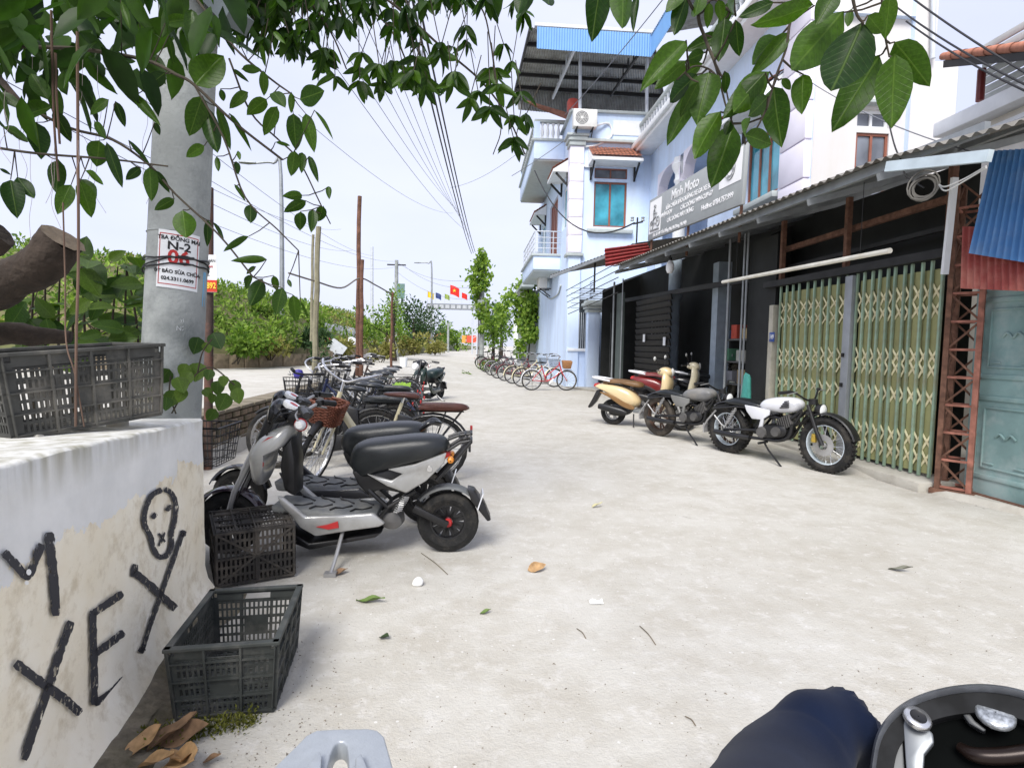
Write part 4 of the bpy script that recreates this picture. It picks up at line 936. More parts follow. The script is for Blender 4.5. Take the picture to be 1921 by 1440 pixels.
def stext(t_, u, v, s_, xs=1., align='CENTER'):
    m_ = text_mesh(t_, s_, M_SW, align=align, xs=xs, bold=.003); m_.transform(frame_mat(SP(u, v, .006)-Vector(sg.location), sx_, sy_)); link('lettering', m_, sg)
stext('Minh Moto', .47, .80, .27, 1.15); stext('SỬA CHỮA BẢO DƯỠNG XE GA XE SỐ', .50, .585, .115, 1.12); stext('CÁC DÒNG WIN-CUP-67', .60, .43, .115, 1.12)
stext('NHẬN DỌN', .26, .46, .115, 1.05); stext('CÁC DÒNG MÁY ĐỨNG', .43, .285, .115, 1.1); stext('Hotline: 0784.757.999', .80, .22, .125, 1.1); stext('Đ/c: Số 149 Tổ 6 Đồng Mai, Hà Đông, Hà Nội', .30, .075, .09, 1.15)
M_INK = M('sign_ink', (.30, .31, .32), .6)
def sring(u, v, r_, w_):
    c = SP(u, v, .009); MB().tube([c+sx_*(r_*math.cos(k*math.pi/10))+sy_*(r_*math.sin(k*math.pi/10)) for k in range(21)], w_, 6, cap=False).build('drawing', M_INK, sg)
sring(.06, .33, .10, .016); sring(.15, .38, .10, .016); sring(.90, .70, .17, .010); sring(.90, .70, .11, .006)
dr = MB()
for pts in ([(.06, .33), (.09, .48), (.13, .5), (.15, .38)], [(.09, .48), (.085, .62), (.10, .72), (.115, .62), (.13, .5)], [(.085, .62), (.13, .58)], [(.04, .22), (.17, .2)], [(.07, .42), (.12, .34)]): dr.tube([SP(a, b, .009) for a, b in pts], .022, 6, smooth=3)
dr.tube([SP(.10+.011*math.cos(k), .76+.035*math.sin(k), .009) for k in range(7)], .02, 6); dr.build('drawing', M_INK, sg)
stext_m = text_mesh('MOTOR', .06, M_INK, bold=.002); stext_m.transform(frame_mat(SP(.90, .56, .010)-Vector(sg.location), sx_, sy_)); link('lettering', stext_m, sg)
dr2 = MB(); dr2.bar(SP(.865, .78, .01), SP(.93, .66, .01), .04, .012, sn_); dr2.bar(SP(.94, .8, .01), SP(.875, .66, .01), .04, .012, sn_); dr2.build('drawing', M_INK, sg, smooth=0)
for u in (.02, .5, .97):
    q = SP(u, 0, -.05); MB().tube([SP(u, .3, -.07), q-Zv*.55], .025, 8).build('bracket', M_RUST, sg)
# insulator bracket with cables on the house corner
ib = thing('insulator_bracket', 'small steel bracket with cable insulators left of the signboard', 'bracket', PY(1196, 452, 13.6))
MB().tube([PY(1194, 455, 13.6), PY(1196, 408, 13.6)], .02, 6).build('stem', M_DARKST, ib); MB().tube([PY(1188, 420, 13.6), PY(1206, 416, 13.6)], .02, 6).build('arm', M_DARKST, ib)
for px in (1186, 1206): MB().lathe([(.01, 0), (.045, .01), (.03, .05), (.045, .09), (.01, .1)], PY(px, 415, 13.6), seg=10).build('insulator', M_PIPE, ib)

# bulb, long white pipe, coil of cable
bp_ = PX(1257, 500, 3.75); bu = thing('lamp_bulb', 'white light bulb hanging under the canopy above the workshop opening', 'bulb', bp_)
MB().lathe([(.005, -.13), (.05, -.12), (.075, -.06), (.078, .02), (.06, .08), (.035, .1), (.03, .14)], bp_, seg=16).build('globe', M('opal_glass', (.8, .8, .8), .3), bu)
MB().lathe([(.034, .10), (.034, .17), (.012, .19), (.008, .45)], bp_, seg=10).build('socket', M_DARKST, bu)
pa, pb_ = PX(1356, 529, 3.85), PX(1670, 470, 3.98)
lp = thing('ceiling_tube', 'long white pipe slung on wires in front of the folding gate', 'pipe', (pa+pb_)/2)
MB().tube([pa, pb_], .026, 12).build('pipe', M('white_pvc', (.72, .70, .62), .5, dirt=(.5, .42, .28), damt=.5), lp)
for f in (.12, .88): q = pa.lerp(pb_, f); MB().tube([q, q+Zv*.75], .003, 5).build('hanging_wire', M_DARKST, lp)
co = PX(1733, 352, 3.72); cl_ = MB()
ex, ey = Vector((.75, -.6, .1)).normalized(), Zv
for j in range(7):
    r_ = .105+rnd.uniform(-.02, .02); c = co+Vector((rnd.uniform(-.02, .02), 0, rnd.uniform(-.02, .02))); ph = rnd.uniform(0, 6)
    cl_.tube([c+ex*(r_*math.cos(k*math.pi/8+ph))+ey*(r_*(1+.1*math.sin(j))*math.sin(k*math.pi/8+ph)) for k in range(17)], .007, 6)
cl_.top('cable_coil', M('grey_cable', (.18, .17, .15), .6, var=.25), 'coil of grey cable hanging under the canopy edge', 'cable')
for j in range(2):
    MB().tube([co+ex*.1, PX(1775, 350+j*8, 3.72), PX(1810, 335+j*4, 3.72), PX(1850, 312+j*3, 3.7)], .006, 6, smooth=5).top('loose_wire', M('white_wire', (.5, .5, .48), .5), ('upper' if j == 0 else 'lower')+' white wire looping from the cable coil to the blue sheet', 'wire')
MB().tube([co, PX(1700, 330, 3.75), PX(1690, 300, 3.8), PX(1672, 250, 4.0), PX(1640, 100, 5.0)], .007, 6, smooth=6).top('drop_cable', M_DARKST, 'black cable dropping from above to the coil on the canopy', 'cable')
# shop junk in the opening: green cloth and red-handled broom leaning by the gate
q = FP(1400, 735, .25)
MB().puff([(-.08, .95), (.05, .98), (.12, .6), (.2, .12), (.1, .05), (-.14, .05), (-.12, .5)], .10).xform(Matrix.Translation(Vector((q.x, q.y, .06))) @ frot.to_4x4()).top('tarpaulin', M('turquoise_sheet', (.06, .32, .27), .5, var=.25, scale=8, bump=.4, bscale=12), 'turquoise plastic sheet hung by the dark board behind the white motorcycle', 'tarpaulin')

# ============================================================ FAR STREET: arch, lamps, poles, posts
M_CPOLE = M('concrete_pole', (.34, .36, .355), .9, var=.14, scale=3, dirt=(.2, .22, .22), damt=.85, dscale=4, bump=.25, bscale=50)
AY = 60.
ag = thing('street_arch', 'distant steel lattice arch over the road carrying flags', 'arch', PY(850, 655, AY))
la, lb = PY(808, 657, AY), PY(890, 662, AY)
for p in (la, lb):
    tp_ = 5.1
    for dx in (-.25, .25): MB().tube([(p.x+dx, AY, .3), (p.x+dx, AY, tp_)], .07, 8).build('leg', M_STEEL, ag)
    for i in range(7): MB().tube([(p.x-.25, AY, .9+i*.6), (p.x+.25, AY, 1.2+i*.6)], .03, 6).build('rung', M_STEEL, ag)
bz0, bz1 = PY(850, 581, AY).z, PY(850, 570, AY).z
MB().box(((la.x+lb.x)/2, AY, (bz0+bz1)/2), (lb.x-la.x+.9, .25, bz1-bz0)).build('beam', M('arch_grey', (.24, .26, .28), .6, var=.1), ag)
for i in range(9):
    x = la.x-.1+(lb.x-la.x+.2)*i/8; MB().box((x, AY-.14, (bz0+bz1)/2), (.42, .03, (bz1-bz0)*.62)).build('beam_panel', M('arch_pale', (.42, .44, .46), .6), ag, smooth=0)
FC = {'yellow': (.75, .55, .05), 'blue': (.05, .08, .25), 'red': (.70, .03, .02), 'green': (.3, .4, .08)}
for (px, c, s_) in ((802, 'yellow', 1.), (817, 'blue', .9), (834, 'green', .8), (844, 'red', 1.5), (866, 'red', .9), (881, 'blue', .7), (896, 'red', .8)):
    b_ = PY(px, 570, AY); f_ = thing('flag', {'yellow': 'yellow flag at the left end of the distant arch', 'green': 'narrow green flag left of the big red flag on the arch'}.get(c, {817: 'dark blue flag beside the yellow one on the distant arch', 844: 'large red flag with yellow star on the middle of the distant arch', 866: 'small red flag just right of the starred flag on the arch', 881: 'small dark flag between two red ones on the distant arch', 896: 'red flag at the right end of the distant arch'}.get(px, '')), 'flag', b_)
    MB().tube([b_, b_+Zv*1.35*s_], .02, 6).build('staff', M_STEEL, f_)
    rows = [[b_+Vector((.9*s_*u/6*.7, .12*math.sin(u*1.3), (1.3-.62*v)*s_-.25*s_*(u/6)**1.5)) for u in range(7)] for v in (0, .5, 1)]
    fo_ = MB().grid(rows).build('cloth', M('flag_'+c, FC[c], .8, var=.05), f_)
    if px == 844:
        c_ = b_+Vector((.45, -.16, 1.0*s_-.14)); st = [c_+Vector((math.sin(k*math.pi/5)*(.2 if k % 2 == 0 else .08), 0, math.cos(k*math.pi/5)*(.2 if k % 2 == 0 else .08))) for k in range(10)]
        MB().add(st, [tuple(range(10))]).build('star', M('flag_yellow', FC['yellow'], .8), fo_, smooth=0)
def street_lamp(px, ybase, ytop, y, armpx, armpy, label):
    b_ = PY(px, ybase, y); t_ = PY(px, ytop, y); b_ = Vector((t_.x, y, gz(t_.x, y)-.05)); a_ = PY(armpx, armpy, y)
    s_ = thing('street_lamp', label, 'street lamp', b_)
    MB().tube([b_, t_, t_.lerp(a_, .3)+Zv*.35, a_], [.11, .07, .05, .04], 10, smooth=5).build('pole', M_PIPE, s_)
    d = (a_-t_).normalized(); MB().loft([(a_, .16, .08), (a_+Vector((d.x, 0, 0))*.35, .26, .12), (a_+Vector((d.x, 0, 0))*.7, .22, .06)]).build('lamp_head', M_PIPE, s_)
street_lamp(810, 653, 505, 52, 790, 493, 'tall grey street lamp beside the distant arch')
street_lamp(527, 690, 330, 24, 480, 306, 'tall street lamp seen between hanging leaves behind the concrete pole')
def pole(px, ytop, y, r0, r1, label, name='utility_pole', m=None):
    t_ = PY(px, ytop, y); b_ = Vector((t_.x, y, .3)); o_ = thing(name, label, 'pole', b_)
    MB().tube([b_, t_], [r0, r1], 12).build('shaft', m or M_CPOLE, o_); return o_, t_
o_, t_ = pole(744, 488, 38, .16, .11, 'thin concrete utility pole with a green board beside the dyke')
MB().box(PY(752, 546, 37.8), (.5, .05, .95)).build('board', M('green_board', (.16, .27, .24), .6), o_)
MB().bar(t_+Vector((-.6, 0, -.3)), t_+Vector((.6, 0, -.3)), .08, .08).build('crossarm', M_DARKST, o_)
pole(698, 463, 44, .14, .10, 'slanting pale pole behind the rusty double post', m=M_STEEL)
o_, vt = pole(906, 470, 33, .15, .11, 'utility pole wrapped in creeper at the end of the bicycle row')
MB().box(Vector((vt.x, 32.8, 3.6)), (.5, .3, .7)).build('meter_box', M_PIPE, o_)
pole(841, 605, 70, .15, .12, 'faraway thin pole seen below the arch beam')
# rough posts along the bike park with a rope between
M_BAMB = M('weathered_bamboo', (.26, .24, .16), .8, var=.2, scale=10)
def stick(px, yt, yb, y, r_, m, label, lean=0):
    a = PY(px, yb, y); a.z = max(gz(a.x, y)-.05, a.z) if a.z > .6 else gz(a.x, y)-.05; b = PY(px+lean, yt, y)
    mb = MB(); n = 7
    mb.tube([a.lerp(b, i/n)+Vector((.008*math.sin(i*2), 0, 0)) for i in range(n+1)], [r_*1.1, r_*.9], 8); return mb.top('post', m, label, 'post'), b
stick(590, 425, 700, 9.5, .045, M_BAMB, 'tall grey bamboo post rising behind the parked bikes', 7)
stick(584, 440, 640, 16, .04, M_BAMB, 'thin pale pole just left of the bamboo post', 3)
stick(671, 368, 705, 10.4, .04, M_RUST, 'rusty iron post, taller of the touching pair behind the bikes', 3)
stick(677, 487, 705, 10.3, .035, M_RUST, 'rusty iron post, shorter of the touching pair behind the bikes', 2)
stick(733, 548, 712, 12, .025, M_RUST, 'thin rusty rod standing above the farthest parked bikes', 3)
rp = MB(); pts = [PY(541, 512, 9), PY(590, 527, 9.5), PY(640, 540, 10), PY(675, 522, 10.35), PY(705, 535, 11), PY(735, 552, 12)]
rp.tube(pts, .014, 6, smooth=6).top('rope', M('grey_rope', (.22, .2, .17), .9), 'sagging grey rope tied between the posts above the bikes', 'rope')

# ============================================================ VEHICLES
M_RUB = M('tyre_rubber', (.022, .022, .022), .85, var=.25, scale=20, bump=.4, bscale=80, dirt=(.12, .105, .085), damt=.55, dscale=9)
M_RUBD = M('dusty_tyre', (.07, .06, .05), .9, var=.25, scale=15, dirt=(.18, .15, .12), damt=.8, dscale=6)
M_CHR = M('bright_metal', (.62, .62, .62), .25, metal=.9, var=.1)
M_ALU = M('dull_alloy', (.42, .42, .42), .45, metal=.6, var=.15, dirt=(.2, .18, .15), damt=.5)
M_BLK = M('satin_black', (.018, .018, .02), .4, var=.25, dirt=(.07, .065, .06), damt=.4, spec=.5)
M_BLKG = M('gloss_black', (.012, .012, .014), .18, var=.2, spec=.6)
M_VINYL = M('black_vinyl_seat', (.016, .02, .023), .36, var=.2, scale=8, bump=.12, bscale=220, dirt=(.05, .055, .055), damt=.5, dscale=5, spec=.5)
M_SILV = M('silver_paint', (.40, .40, .39), .30, metal=.35, var=.07, dirt=(.24, .22, .19), damt=.55, dscale=5, coat=.25)
M_GREYP = M('grey_floor_plastic', (.16, .17, .175), .6, var=.12, scale=12, dirt=(.26, .25, .22), damt=.6, dscale=6)
M_REDP = M('red_decal', (.42, .03, .03), .4); M_CREAM = M('cream_paint', (.66, .60, .40), .35, var=.06, dirt=(.4, .34, .2), damt=.35, dscale=9, coat=.3)
M_BLEA = M('brown_leather', (.13, .045, .03), .45, var=.2, scale=12, bump=.2, bscale=90)
M_WICK = M('brown_wicker', (.20, .065, .035), .65, var=.35, scale=30)
M_BEIGE = M('beige_paint', (.60, .47, .27), .28, var=.05, coat=.5, dirt=(.42, .33, .2), damt=.3); M_TAN = M('tan_brown_paint', (.26, .14, .05), .35, var=.1, coat=.4)
M_WHP = M('white_tank_paint', (.62, .63, .66), .25, var=.03, coat=.5); M_GRP = M('grey_tank_paint', (.22, .22, .22), .4, var=.12, dirt=(.3, .27, .22), damt=.6)
M_GOLD = M('gold_anodised', (.6, .42, .08), .35, metal=.7); M_LENS = M('lamp_lens', (.75, .76, .76), .1, spec=.8)

class VF:
    """vertical plane through the rear and front ground contacts; traces photograph pixels into (u, z) of that plane"""
    def __init__(s, r, f):
        s.r = Vector(r); s.u = (Vector(f)-s.r); s.u.z = 0; s.len = s.u.length; s.u.normalize(); s.rot = math.atan2(s.u.y, s.u.x)
        s.n = Vector((-s.u.y, s.u.x, 0)); s.c = 1 if s.n.dot(CAM-s.r) > 0 else -1   # +1: local +y faces the camera
    def p(s, px, py, off=0.):
        q = PPL(px, py, s.r + s.n*(s.c*off), s.n); d = q-s.r; return (d.dot(s.u), d.z)
def conv(vf, zx, zy, sc):
    return lambda pts, off=0.: [vf.p(zx+x/sc, zy+y/sc, off) for x, y in pts]
def smooth2(poly, k=4):
    n = len(poly); r = []
    P = [Vector((a, b, 0)) for a, b in poly]
    for i in range(n):
        a, b, c, d = P[i-1], P[i], P[(i+1) % n], P[(i+2) % n]
        for s in range(k):
            t = s/k; q = .5*((2*b)+(c-a)*t+(2*a-5*b+4*c-d)*t*t+(3*b-a-3*c+d)*t**3); r.append((q.x, q.y))
    return r
def ring(r, w_, seg=28):
    """tyre cross-section swept round the axle (local y)"""
    return [(r-w_*.9, -w_*.35), (r-w_*.5, -w_*.5), (r-w_*.12, -w_*.36), (r, -w_*.12), (r, w_*.12), (r-w_*.12, w_*.36), (r-w_*.5, w_*.5), (r-w_*.9, w_*.35)]
def wheel(parent, u, z, r, w_, style='spoke', nsp=20, rimm=None, tyre=None, hubm=None, knob=False, xf=None, seg=32, sw=.0022):
    c = Vector((u, 0, z)); rimm = rimm or M_CHR; tyre = tyre or M_RUB; hubm = hubm or M_ALU
    F = (lambda m: m.xform(xf)) if xf is not None else (lambda m: m)
    t = MB().lathe(ring(r, w_), c, 'y', seg, closed=True)
    if knob:
        for k in range(40):
            th = 2*math.pi*k/40
            for yy, ph in ((-w_*.24, 0), (w_*.24, .5), (0, .25)):
                a = th+ph*2*math.pi/40; q = c+Vector((math.cos(a)*(r-.002), yy, math.sin(a)*(r-.002)))
                t.box(q, (.016, w_*.28, .026), Matrix.Rotation(-a, 3, 'Y'))
    wo = F(t).build('wheel', tyre, parent, world=False)
    rr = r-w_*.9
    rim = MB().lathe([(rr+.008, -w_*.32), (rr-.012, -w_*.30), (rr-.016, 0), (rr-.012, w_*.30), (rr+.008, w_*.32)], c, 'y', seg)
    if style == 'cast':
        for k in range(nsp):
            a = 2*math.pi*k/nsp
            for s_ in (-1, 1):
                d0 = Vector((math.cos(a), 0, math.sin(a))); d1 = Vector((math.cos(a+s_*.16), 0, math.sin(a+s_*.16)))
                rim.bar(c+d0*(.03), c+d1*(rr-.006), .028, .012, (0, 1, 0))
    F(rim).build('rim', rimm, wo, world=False)
    if style == 'spoke':
        s_ = MB()
        for k in range(nsp):
            a = 2*math.pi*k/nsp; side = 1 if k % 2 else -1; da = .35*(1 if (k//2) % 2 else -1)
            s_.tube([c+Vector((.026*math.cos(a+da), side*w_*.45, .026*math.sin(a+da))), c+Vector((rr*math.cos(a), 0, rr*math.sin(a)))], sw, 4, cap=False)
        so = F(s_).build('spokes', M_CHR, wo, world=False); so['kind'] = 'stuff'
    F(MB().lathe([(.005, -w_*.62), (.022, -w_*.6), (.03, -w_*.45), (.02, -w_*.3), (.02, w_*.3), (.03, w_*.45), (.022, w_*.6), (.005, w_*.62)], c, 'y', 14)).build('hub', hubm, wo, world=False)
    return wo
def arc(u, z, r, a0, a1, n=12): return [Vector((u+r*math.cos(R(a0+(a1-a0)*i/n)), 0, z+r*math.sin(R(a0+(a1-a0)*i/n)))) for i in range(n+1)]
def guard(u, z, r, a0, a1, w_, n=14):
    """curved mudguard sheet: shallow channel round the wheel"""
    rows = []
    for k, (dy, dr) in enumerate(((-.5, -.014), (-.42, 0), (-.15, .008), (.15, .008), (.42, 0), (.5, -.014))):
        rows.append([Vector((p.x, dy*w_, p.z)) for p in arc(u, z, r+dr, a0, a1, n)])
    return MB().grid(rows)
def root_at(name, label, cat, vf, r, rotz, group=None, lean=0.):
    t = thing(name, label, cat, r, rotz, group); t.rotation_euler = (lean, 0, rotz); return t
def P3(q, y=0.): return Vector((q[0], y, q[1]))

# ---------------------------------------------------------- electric scooters (traced from the near silver one)
SV = VF(GZ(840, 1033), GZ(432, 1036))
def make_scooter(root, pal, rear='rack', basket=True, logo=True):
    Z = conv(SV, 440, 640, 3.692); c = SV.c; W = lambda mb, n, m, p=root, **k: mb.build(n, m, p, world=False, **k)
    body, seatm = pal['body'], pal.get('seat', M_VINYL)
    rw = .205; fr_u = SV.len
    wheel(root, 0, rw, rw, .095, 'cast', 9, M_BLK, M_RUB, M_REDP if pal.get('redhub') else M_ALU)
    # front end: wheel slightly turned
    wheel(root, fr_u, .205, .205, .085, 'cast', 9, M_BLK, M_RUB)
    W(guard(fr_u, .205, .232, 25, 165, .12), 'front_mudguard', pal.get('guard', M_BLKG))
    for s in (-1, 1): W(MB().tube([(fr_u, s*.075, .205), (fr_u-.06, s*.075, .42), (fr_u-.17, s*.045, .66)], [.016, .018, .02], 10), 'fork_leg', M_ALU)
    W(MB().tube([(fr_u-.15, 0, .60), (fr_u-.30, 0, .98)], .03, 10), 'steering_tube', M_BLK)
    # leg shield and front cowl
    sh = smooth2(Z([(300, 600), (395, 565), (425, 605), (395, 690), (330, 735), (262, 765), (228, 830), (242, 905), (205, 985), (155, 960), (132, 860), (128, 770), (152, 720), (205, 655)]))
    fc = W(MB().puff(sh, .30, 9, 3.0), 'front_cowl', body)
    if logo:
        W(MB().slab([P3(q, c*.118) for q in Z([(175, 712), (235, 665), (285, 655), (282, 690), (225, 708)], .12)], (0, c*.012, 0)), 'decal', M_REDP, fc, smooth=0)
        W(MB().slab([P3(q, c*.105) for q in smooth2(Z([(150, 850), (178, 825), (205, 840), (195, 880), (160, 885)], .1), 3)], (0, c*.012, 0)), 'decal', M_REDP, fc, smooth=0)
    W(MB().prism(Z([(365, 720), (430, 640), (452, 800), (452, 1055), (372, 1010), (345, 850)]), -.11, .11), 'leg_shield', M_BLK, bevel=.03)
    W(MB().puff(smooth2(Z([(250, 560), (262, 440), (310, 395), (345, 440), (400, 520), (330, 560)])), .24, 7, 3), 'windscreen', M_BLKG)
    # dash, lamp, handlebar with grips and levers
    hb = P3(Z([(470, 500)])[0]); 
    W(MB().puff(smooth2(Z([(370, 520), (430, 455), (500, 460), (540, 510), (480, 560), (400, 570)])), .20, 7, 3), 'handlebar_cowl', M_BLK)
    hbm = MB().tube([hb+Vector((-.12, -.34, .03)), hb+Vector((-.06, -.22, .05)), hb+Vector((0, -.08, .01)), hb+Vector((0, .08, .01)), hb+Vector((-.06, .22, .05)), hb+Vector((-.12, .34, .03))], .012, 8, smooth=4); ho = W(hbm, 'handlebar', M_ALU)
    for s in (-1, 1):
        W(MB().tube([hb+Vector((-.068, s*.225, .05)), hb+Vector((-.125, s*.35, .03))], .021, 12), 'grip', M_BLK, ho)
        W(MB().tube([hb+Vector((-.03, s*.20, .035)), hb+Vector((-.035, s*.26, .02)), hb+Vector((-.07, s*.34, .0))], .007, 6, smooth=3), 'brake_lever', M_ALU, ho)
        W(MB().box(hb+Vector((-.055, s*.20, .05)), (.04, .05, .045)), 'switch', M_BLK, ho, bevel=.006)
    dk = P3(Z([(412, 445)], 0)[0], c*.02); dm = MB().lathe([(.001, .012), (.062, .012), (.066, .0), (.06, -.02), (.001, -.02)], (0, 0, 0), 'z', 20).xform(Matrix.Translation(dk) @ Matrix.Rotation(R(32)*-1, 4, 'Y'))
    do = W(dm, 'dial', M_LENS); W(MB().lathe([(.001, .0135), (.028, .0135)], (0, 0, 0), 'z', 12).xform(Matrix.Translation(dk) @ Matrix.Rotation(R(-32), 4, 'Y')), 'dial_mark', M_REDP, do)
    ln = P3(Z([(465, 575)], .1)[0], c*.13); W(MB().lathe([(.001, .03), (.02, .028), (.034, .01), (.034, -.03), (.02, -.04)], ln, 'y', 16), 'indicator', M_LENS)
    W(MB().lathe([(.035, -.006), (.042, 0), (.035, .006)], ln+Vector((0, -c*.01, 0)), 'y', 16), 'indicator_ring', M_REDP)
    # floorboard with raised ribs, skirts
    zf = .30; u0, u1 = Z([(1010, 1180)])[0][0], Z([(330, 1080)])[0][0]
    fb = W(MB().hexa([(u0, -.2, zf-.05), (u1, -.17, zf-.02), (u1, .17, zf-.02), (u0, .2, zf-.05), (u0, -.18, zf), (u1+.03, -.15, zf+.05), (u1+.03, .15, zf+.05), (u0, .18, zf)]), 'floorboard', pal.get('floor', M_GREYP), bevel=.02)
    rb = MB()
    for s in (-1, 1):
        for k in range(4):
            f0, f1 = .08+k*.2, .26+k*.2; zz = lambda f: zf+.05*f+.004
            ul = lambda f: u0+(u1-u0)*f
            rb.tube([(ul(f0), s*.03, zz(f0)), (ul(f0)+.05, s*.09, zz(f0)), (ul(f1)-.02, s*.10, zz(f1)), (ul(f1), s*.15, zz(f1))], .006, 5)
    W(rb, 'floor_ribs', pal.get('rib', M_BLK), fb)
    sk = Z([(290, 1072), (335, 1085), (490, 1215), (720, 1210), (955, 1190), (1042, 1262), (1000, 1285), (800, 1312), (560, 1350), (455, 1290), (320, 1130)], .2)
    for s in (-1, 1):
        ko = W(MB().prism(sk, s*.165, s*.205), 'side_skirt', body, bevel=.012)
        if s == c and logo:
            W(MB().slab([P3(q, c*.207) for q in Z([(565, 1283), (640, 1270), (715, 1245), (722, 1290), (650, 1302)], .21)], (0, c*.006, 0)), 'decal', M_REDP, ko, smooth=0)
            a, b = Z([(315, 1140)], .21)[0], Z([(425, 1270)], .21)[0]
            put_text('SERIES', .028, M_BLK, ko, P3(((a[0]+b[0])/2, (a[1]+b[1])/2-.005), c*.212), P3(b)-P3(a), Vector((0.3, 0, 1)), world=False, depth=.002)
    W(MB().prism(Z([(400, 1240), (560, 1345), (800, 1312), (1050, 1270), (1000, 1310), (700, 1365), (560, 1392), (440, 1345)]), -.15, .15), 'belly_pan', M_BLK, bevel=.02)
    # seat, tail panels, underseat box
    st = smooth2(Z([(812, 850), (812, 770), (845, 712), (920, 680), (1060, 662), (1250, 642), (1400, 645), (1470, 672), (1490, 722), (1440, 785), (1250, 838), (1100, 878), (980, 905), (880, 930)]))
    W(MB().puff(st, .31, 11, 3.2), 'seat', seatm)
    W(MB().prism(Z([(830, 870), (1000, 880), (1250, 830), (1400, 790), (1330, 930), (1190, 1030), (1040, 1000), (930, 1030), (870, 960)]), -.11, .11), 'underseat_box', M_BLK, bevel=.02)
    tpn = Z([(915, 915), (1000, 938), (1090, 962), (1165, 915), (1060, 885), (1250, 848), (1470, 768), (1450, 842), (1330, 962), (1190, 1048), (1060, 1000)], .13)
    for s in (-1, 1): W(MB().prism(tpn, s*.115, s*.15), 'tail_panel', body, bevel=.012)
    sl_ = P3(Z([(1352, 884)], .15)[0], c*.152); W(MB().lathe([(.001, c*.006), (.018, c*.006), (.02, 0)], sl_, 'y', 14), 'seat_lock', M_CHR)
    # frame, shock, swingarm
    fm = MB()
    for s in (-1, 1): fm.tube([P3(q, s*.10) for q in Z([(945, 1000), (1075, 1120), (1010, 1200)])], .016, 8); fm.tube([P3(q, s*.10) for q in Z([(1075, 1120), (1260, 1010)])], .014, 8)
    q = Z([(1075, 1120)])[0]; fm.tube([P3(q, -.1), P3(q, .1)], .014, 8)
    W(fm, 'frame', M_BLK)
    for s in (-1, 1):
        a, b = P3(Z([(1250, 1130)])[0], s*.085), Vector((0, s*.085, rw)); W(MB().bar(a, b, .03, .045), 'swingarm', M_BLK, bevel=.006)
        pts = Z([(1200, 1045), (1140, 1150)]); a, b = P3(pts[0], s*.1), P3(pts[1], s*.1)
        cs = MB().tube([a, b], .012, 8); n = 40
        cs.tube([a.lerp(b, i/n)+Vector((math.cos(i*1.3)*.024, math.sin(i*1.3)*.024, 0)) for i in range(n+1)], .005, 5, cap=False); W(cs, 'shock_absorber', M_ALU)
    W(MB().puff(smooth2(Z([(1010, 1180), (1130, 1150), (1180, 1230), (1130, 1280), (1040, 1265)])), .2, 5, 4), 'motor_mount', M('dirty_alloy', (.17, .165, .16), .5, metal=.4, var=.3))
    W(guard(0, rw, .245, 40, 150, .13), 'rear_mudguard', pal.get('guard2', M_GREYP))
    fl = Z([(1612, 1010), (1660, 1020), (1730, 1110), (1775, 1215), (1750, 1225), (1690, 1150), (1640, 1090)]); W(MB().prism(fl, -.075, .075), 'mud_flap', M_BLK, bevel=.008)
    if rear == 'rack':
        rk = MB()
        for s in (-1, 1):
            rk.tube([P3(q, s*.07) for q in Z([(1475, 745), (1560, 690), (1640, 675)])], .011, 8); rk.tube([P3(q, s*.08) for q in Z([(1640, 678), (1520, 820), (1400, 945)])], .013, 8); rk.tube([P3(q, s*.05) for q in Z([(1480, 670), (1560, 640), (1640, 632)])], .010, 8)
        for q in Z([(1640, 632), (1600, 636), (1560, 645), (1640, 676)]): rk.tube([P3(q, -.08), P3(q, .08)], .009, 6)
        W(rk, 'rear_rack', M_BLK)
    else:
        q = Z([(1440, 700), (1530, 640), (1590, 660), (1570, 740), (1480, 770)]); W(MB().tube([P3(a, .09) for a in q[:2]]+[P3(q[2], 0)]+[P3(a, -.09) for a in (q[1], q[0])], .02, 10, smooth=5), 'grab_handle', M_BLKG)
    kd = GZ(620, 1080)-SV.r; kf = Vector((kd.dot(SV.u), kd.dot(SV.n), .012)); k0 = P3(SV.p(642, 1000, .17), c*.17)
    ks = MB().tube([k0+Vector((0, -c*.06, .05)), k0, k0.lerp(kf, .5)+Vector((0, 0, -.01)), kf], .012, 8); ks.box(kf, (.07, .05, .022)); W(ks, 'kickstand', M_ALU)
    W(MB().prism(Z([(1440, 760), (1490, 735), (1500, 780), (1450, 810)]), -.06, .06), 'tail_lamp', M_REDP, bevel=.01)
    cbm = MB()
    for k_, s in enumerate((-1, 1, 1)): cbm.tube([hb+Vector((-.04, s*.19, .03)), hb+Vector((.10, s*(.12+.03*k_), .06-.03*k_)), Vector((fr_u-.22, s*.06, .70)), Vector((fr_u-.05, s*.075, .33))], .0045, 5, smooth=5)
    W(cbm, 'control_cables', M_BLK)
    W(MB().box(P3(Z([(1665, 1090)])[0])+Vector((-.035, 0, 0)), (.008, .16, .11), Matrix.Rotation(R(-18), 3, 'Y')), 'number_plate', M_WHP)
    for s in (-1, 1):
        q = P3(Z([(1500, 800)])[0], s*.10); W(MB().lathe([(.002, -.05), (.018, -.04), (.024, 0), (.018, .03), (.004, .04)], q, 'y', 12), 'turn_signal', M('amber', (.6, .22, .03), .3))
    if basket: wire_basket(root, (fr_u+.12, 0, .60), (.26, .36, .24))
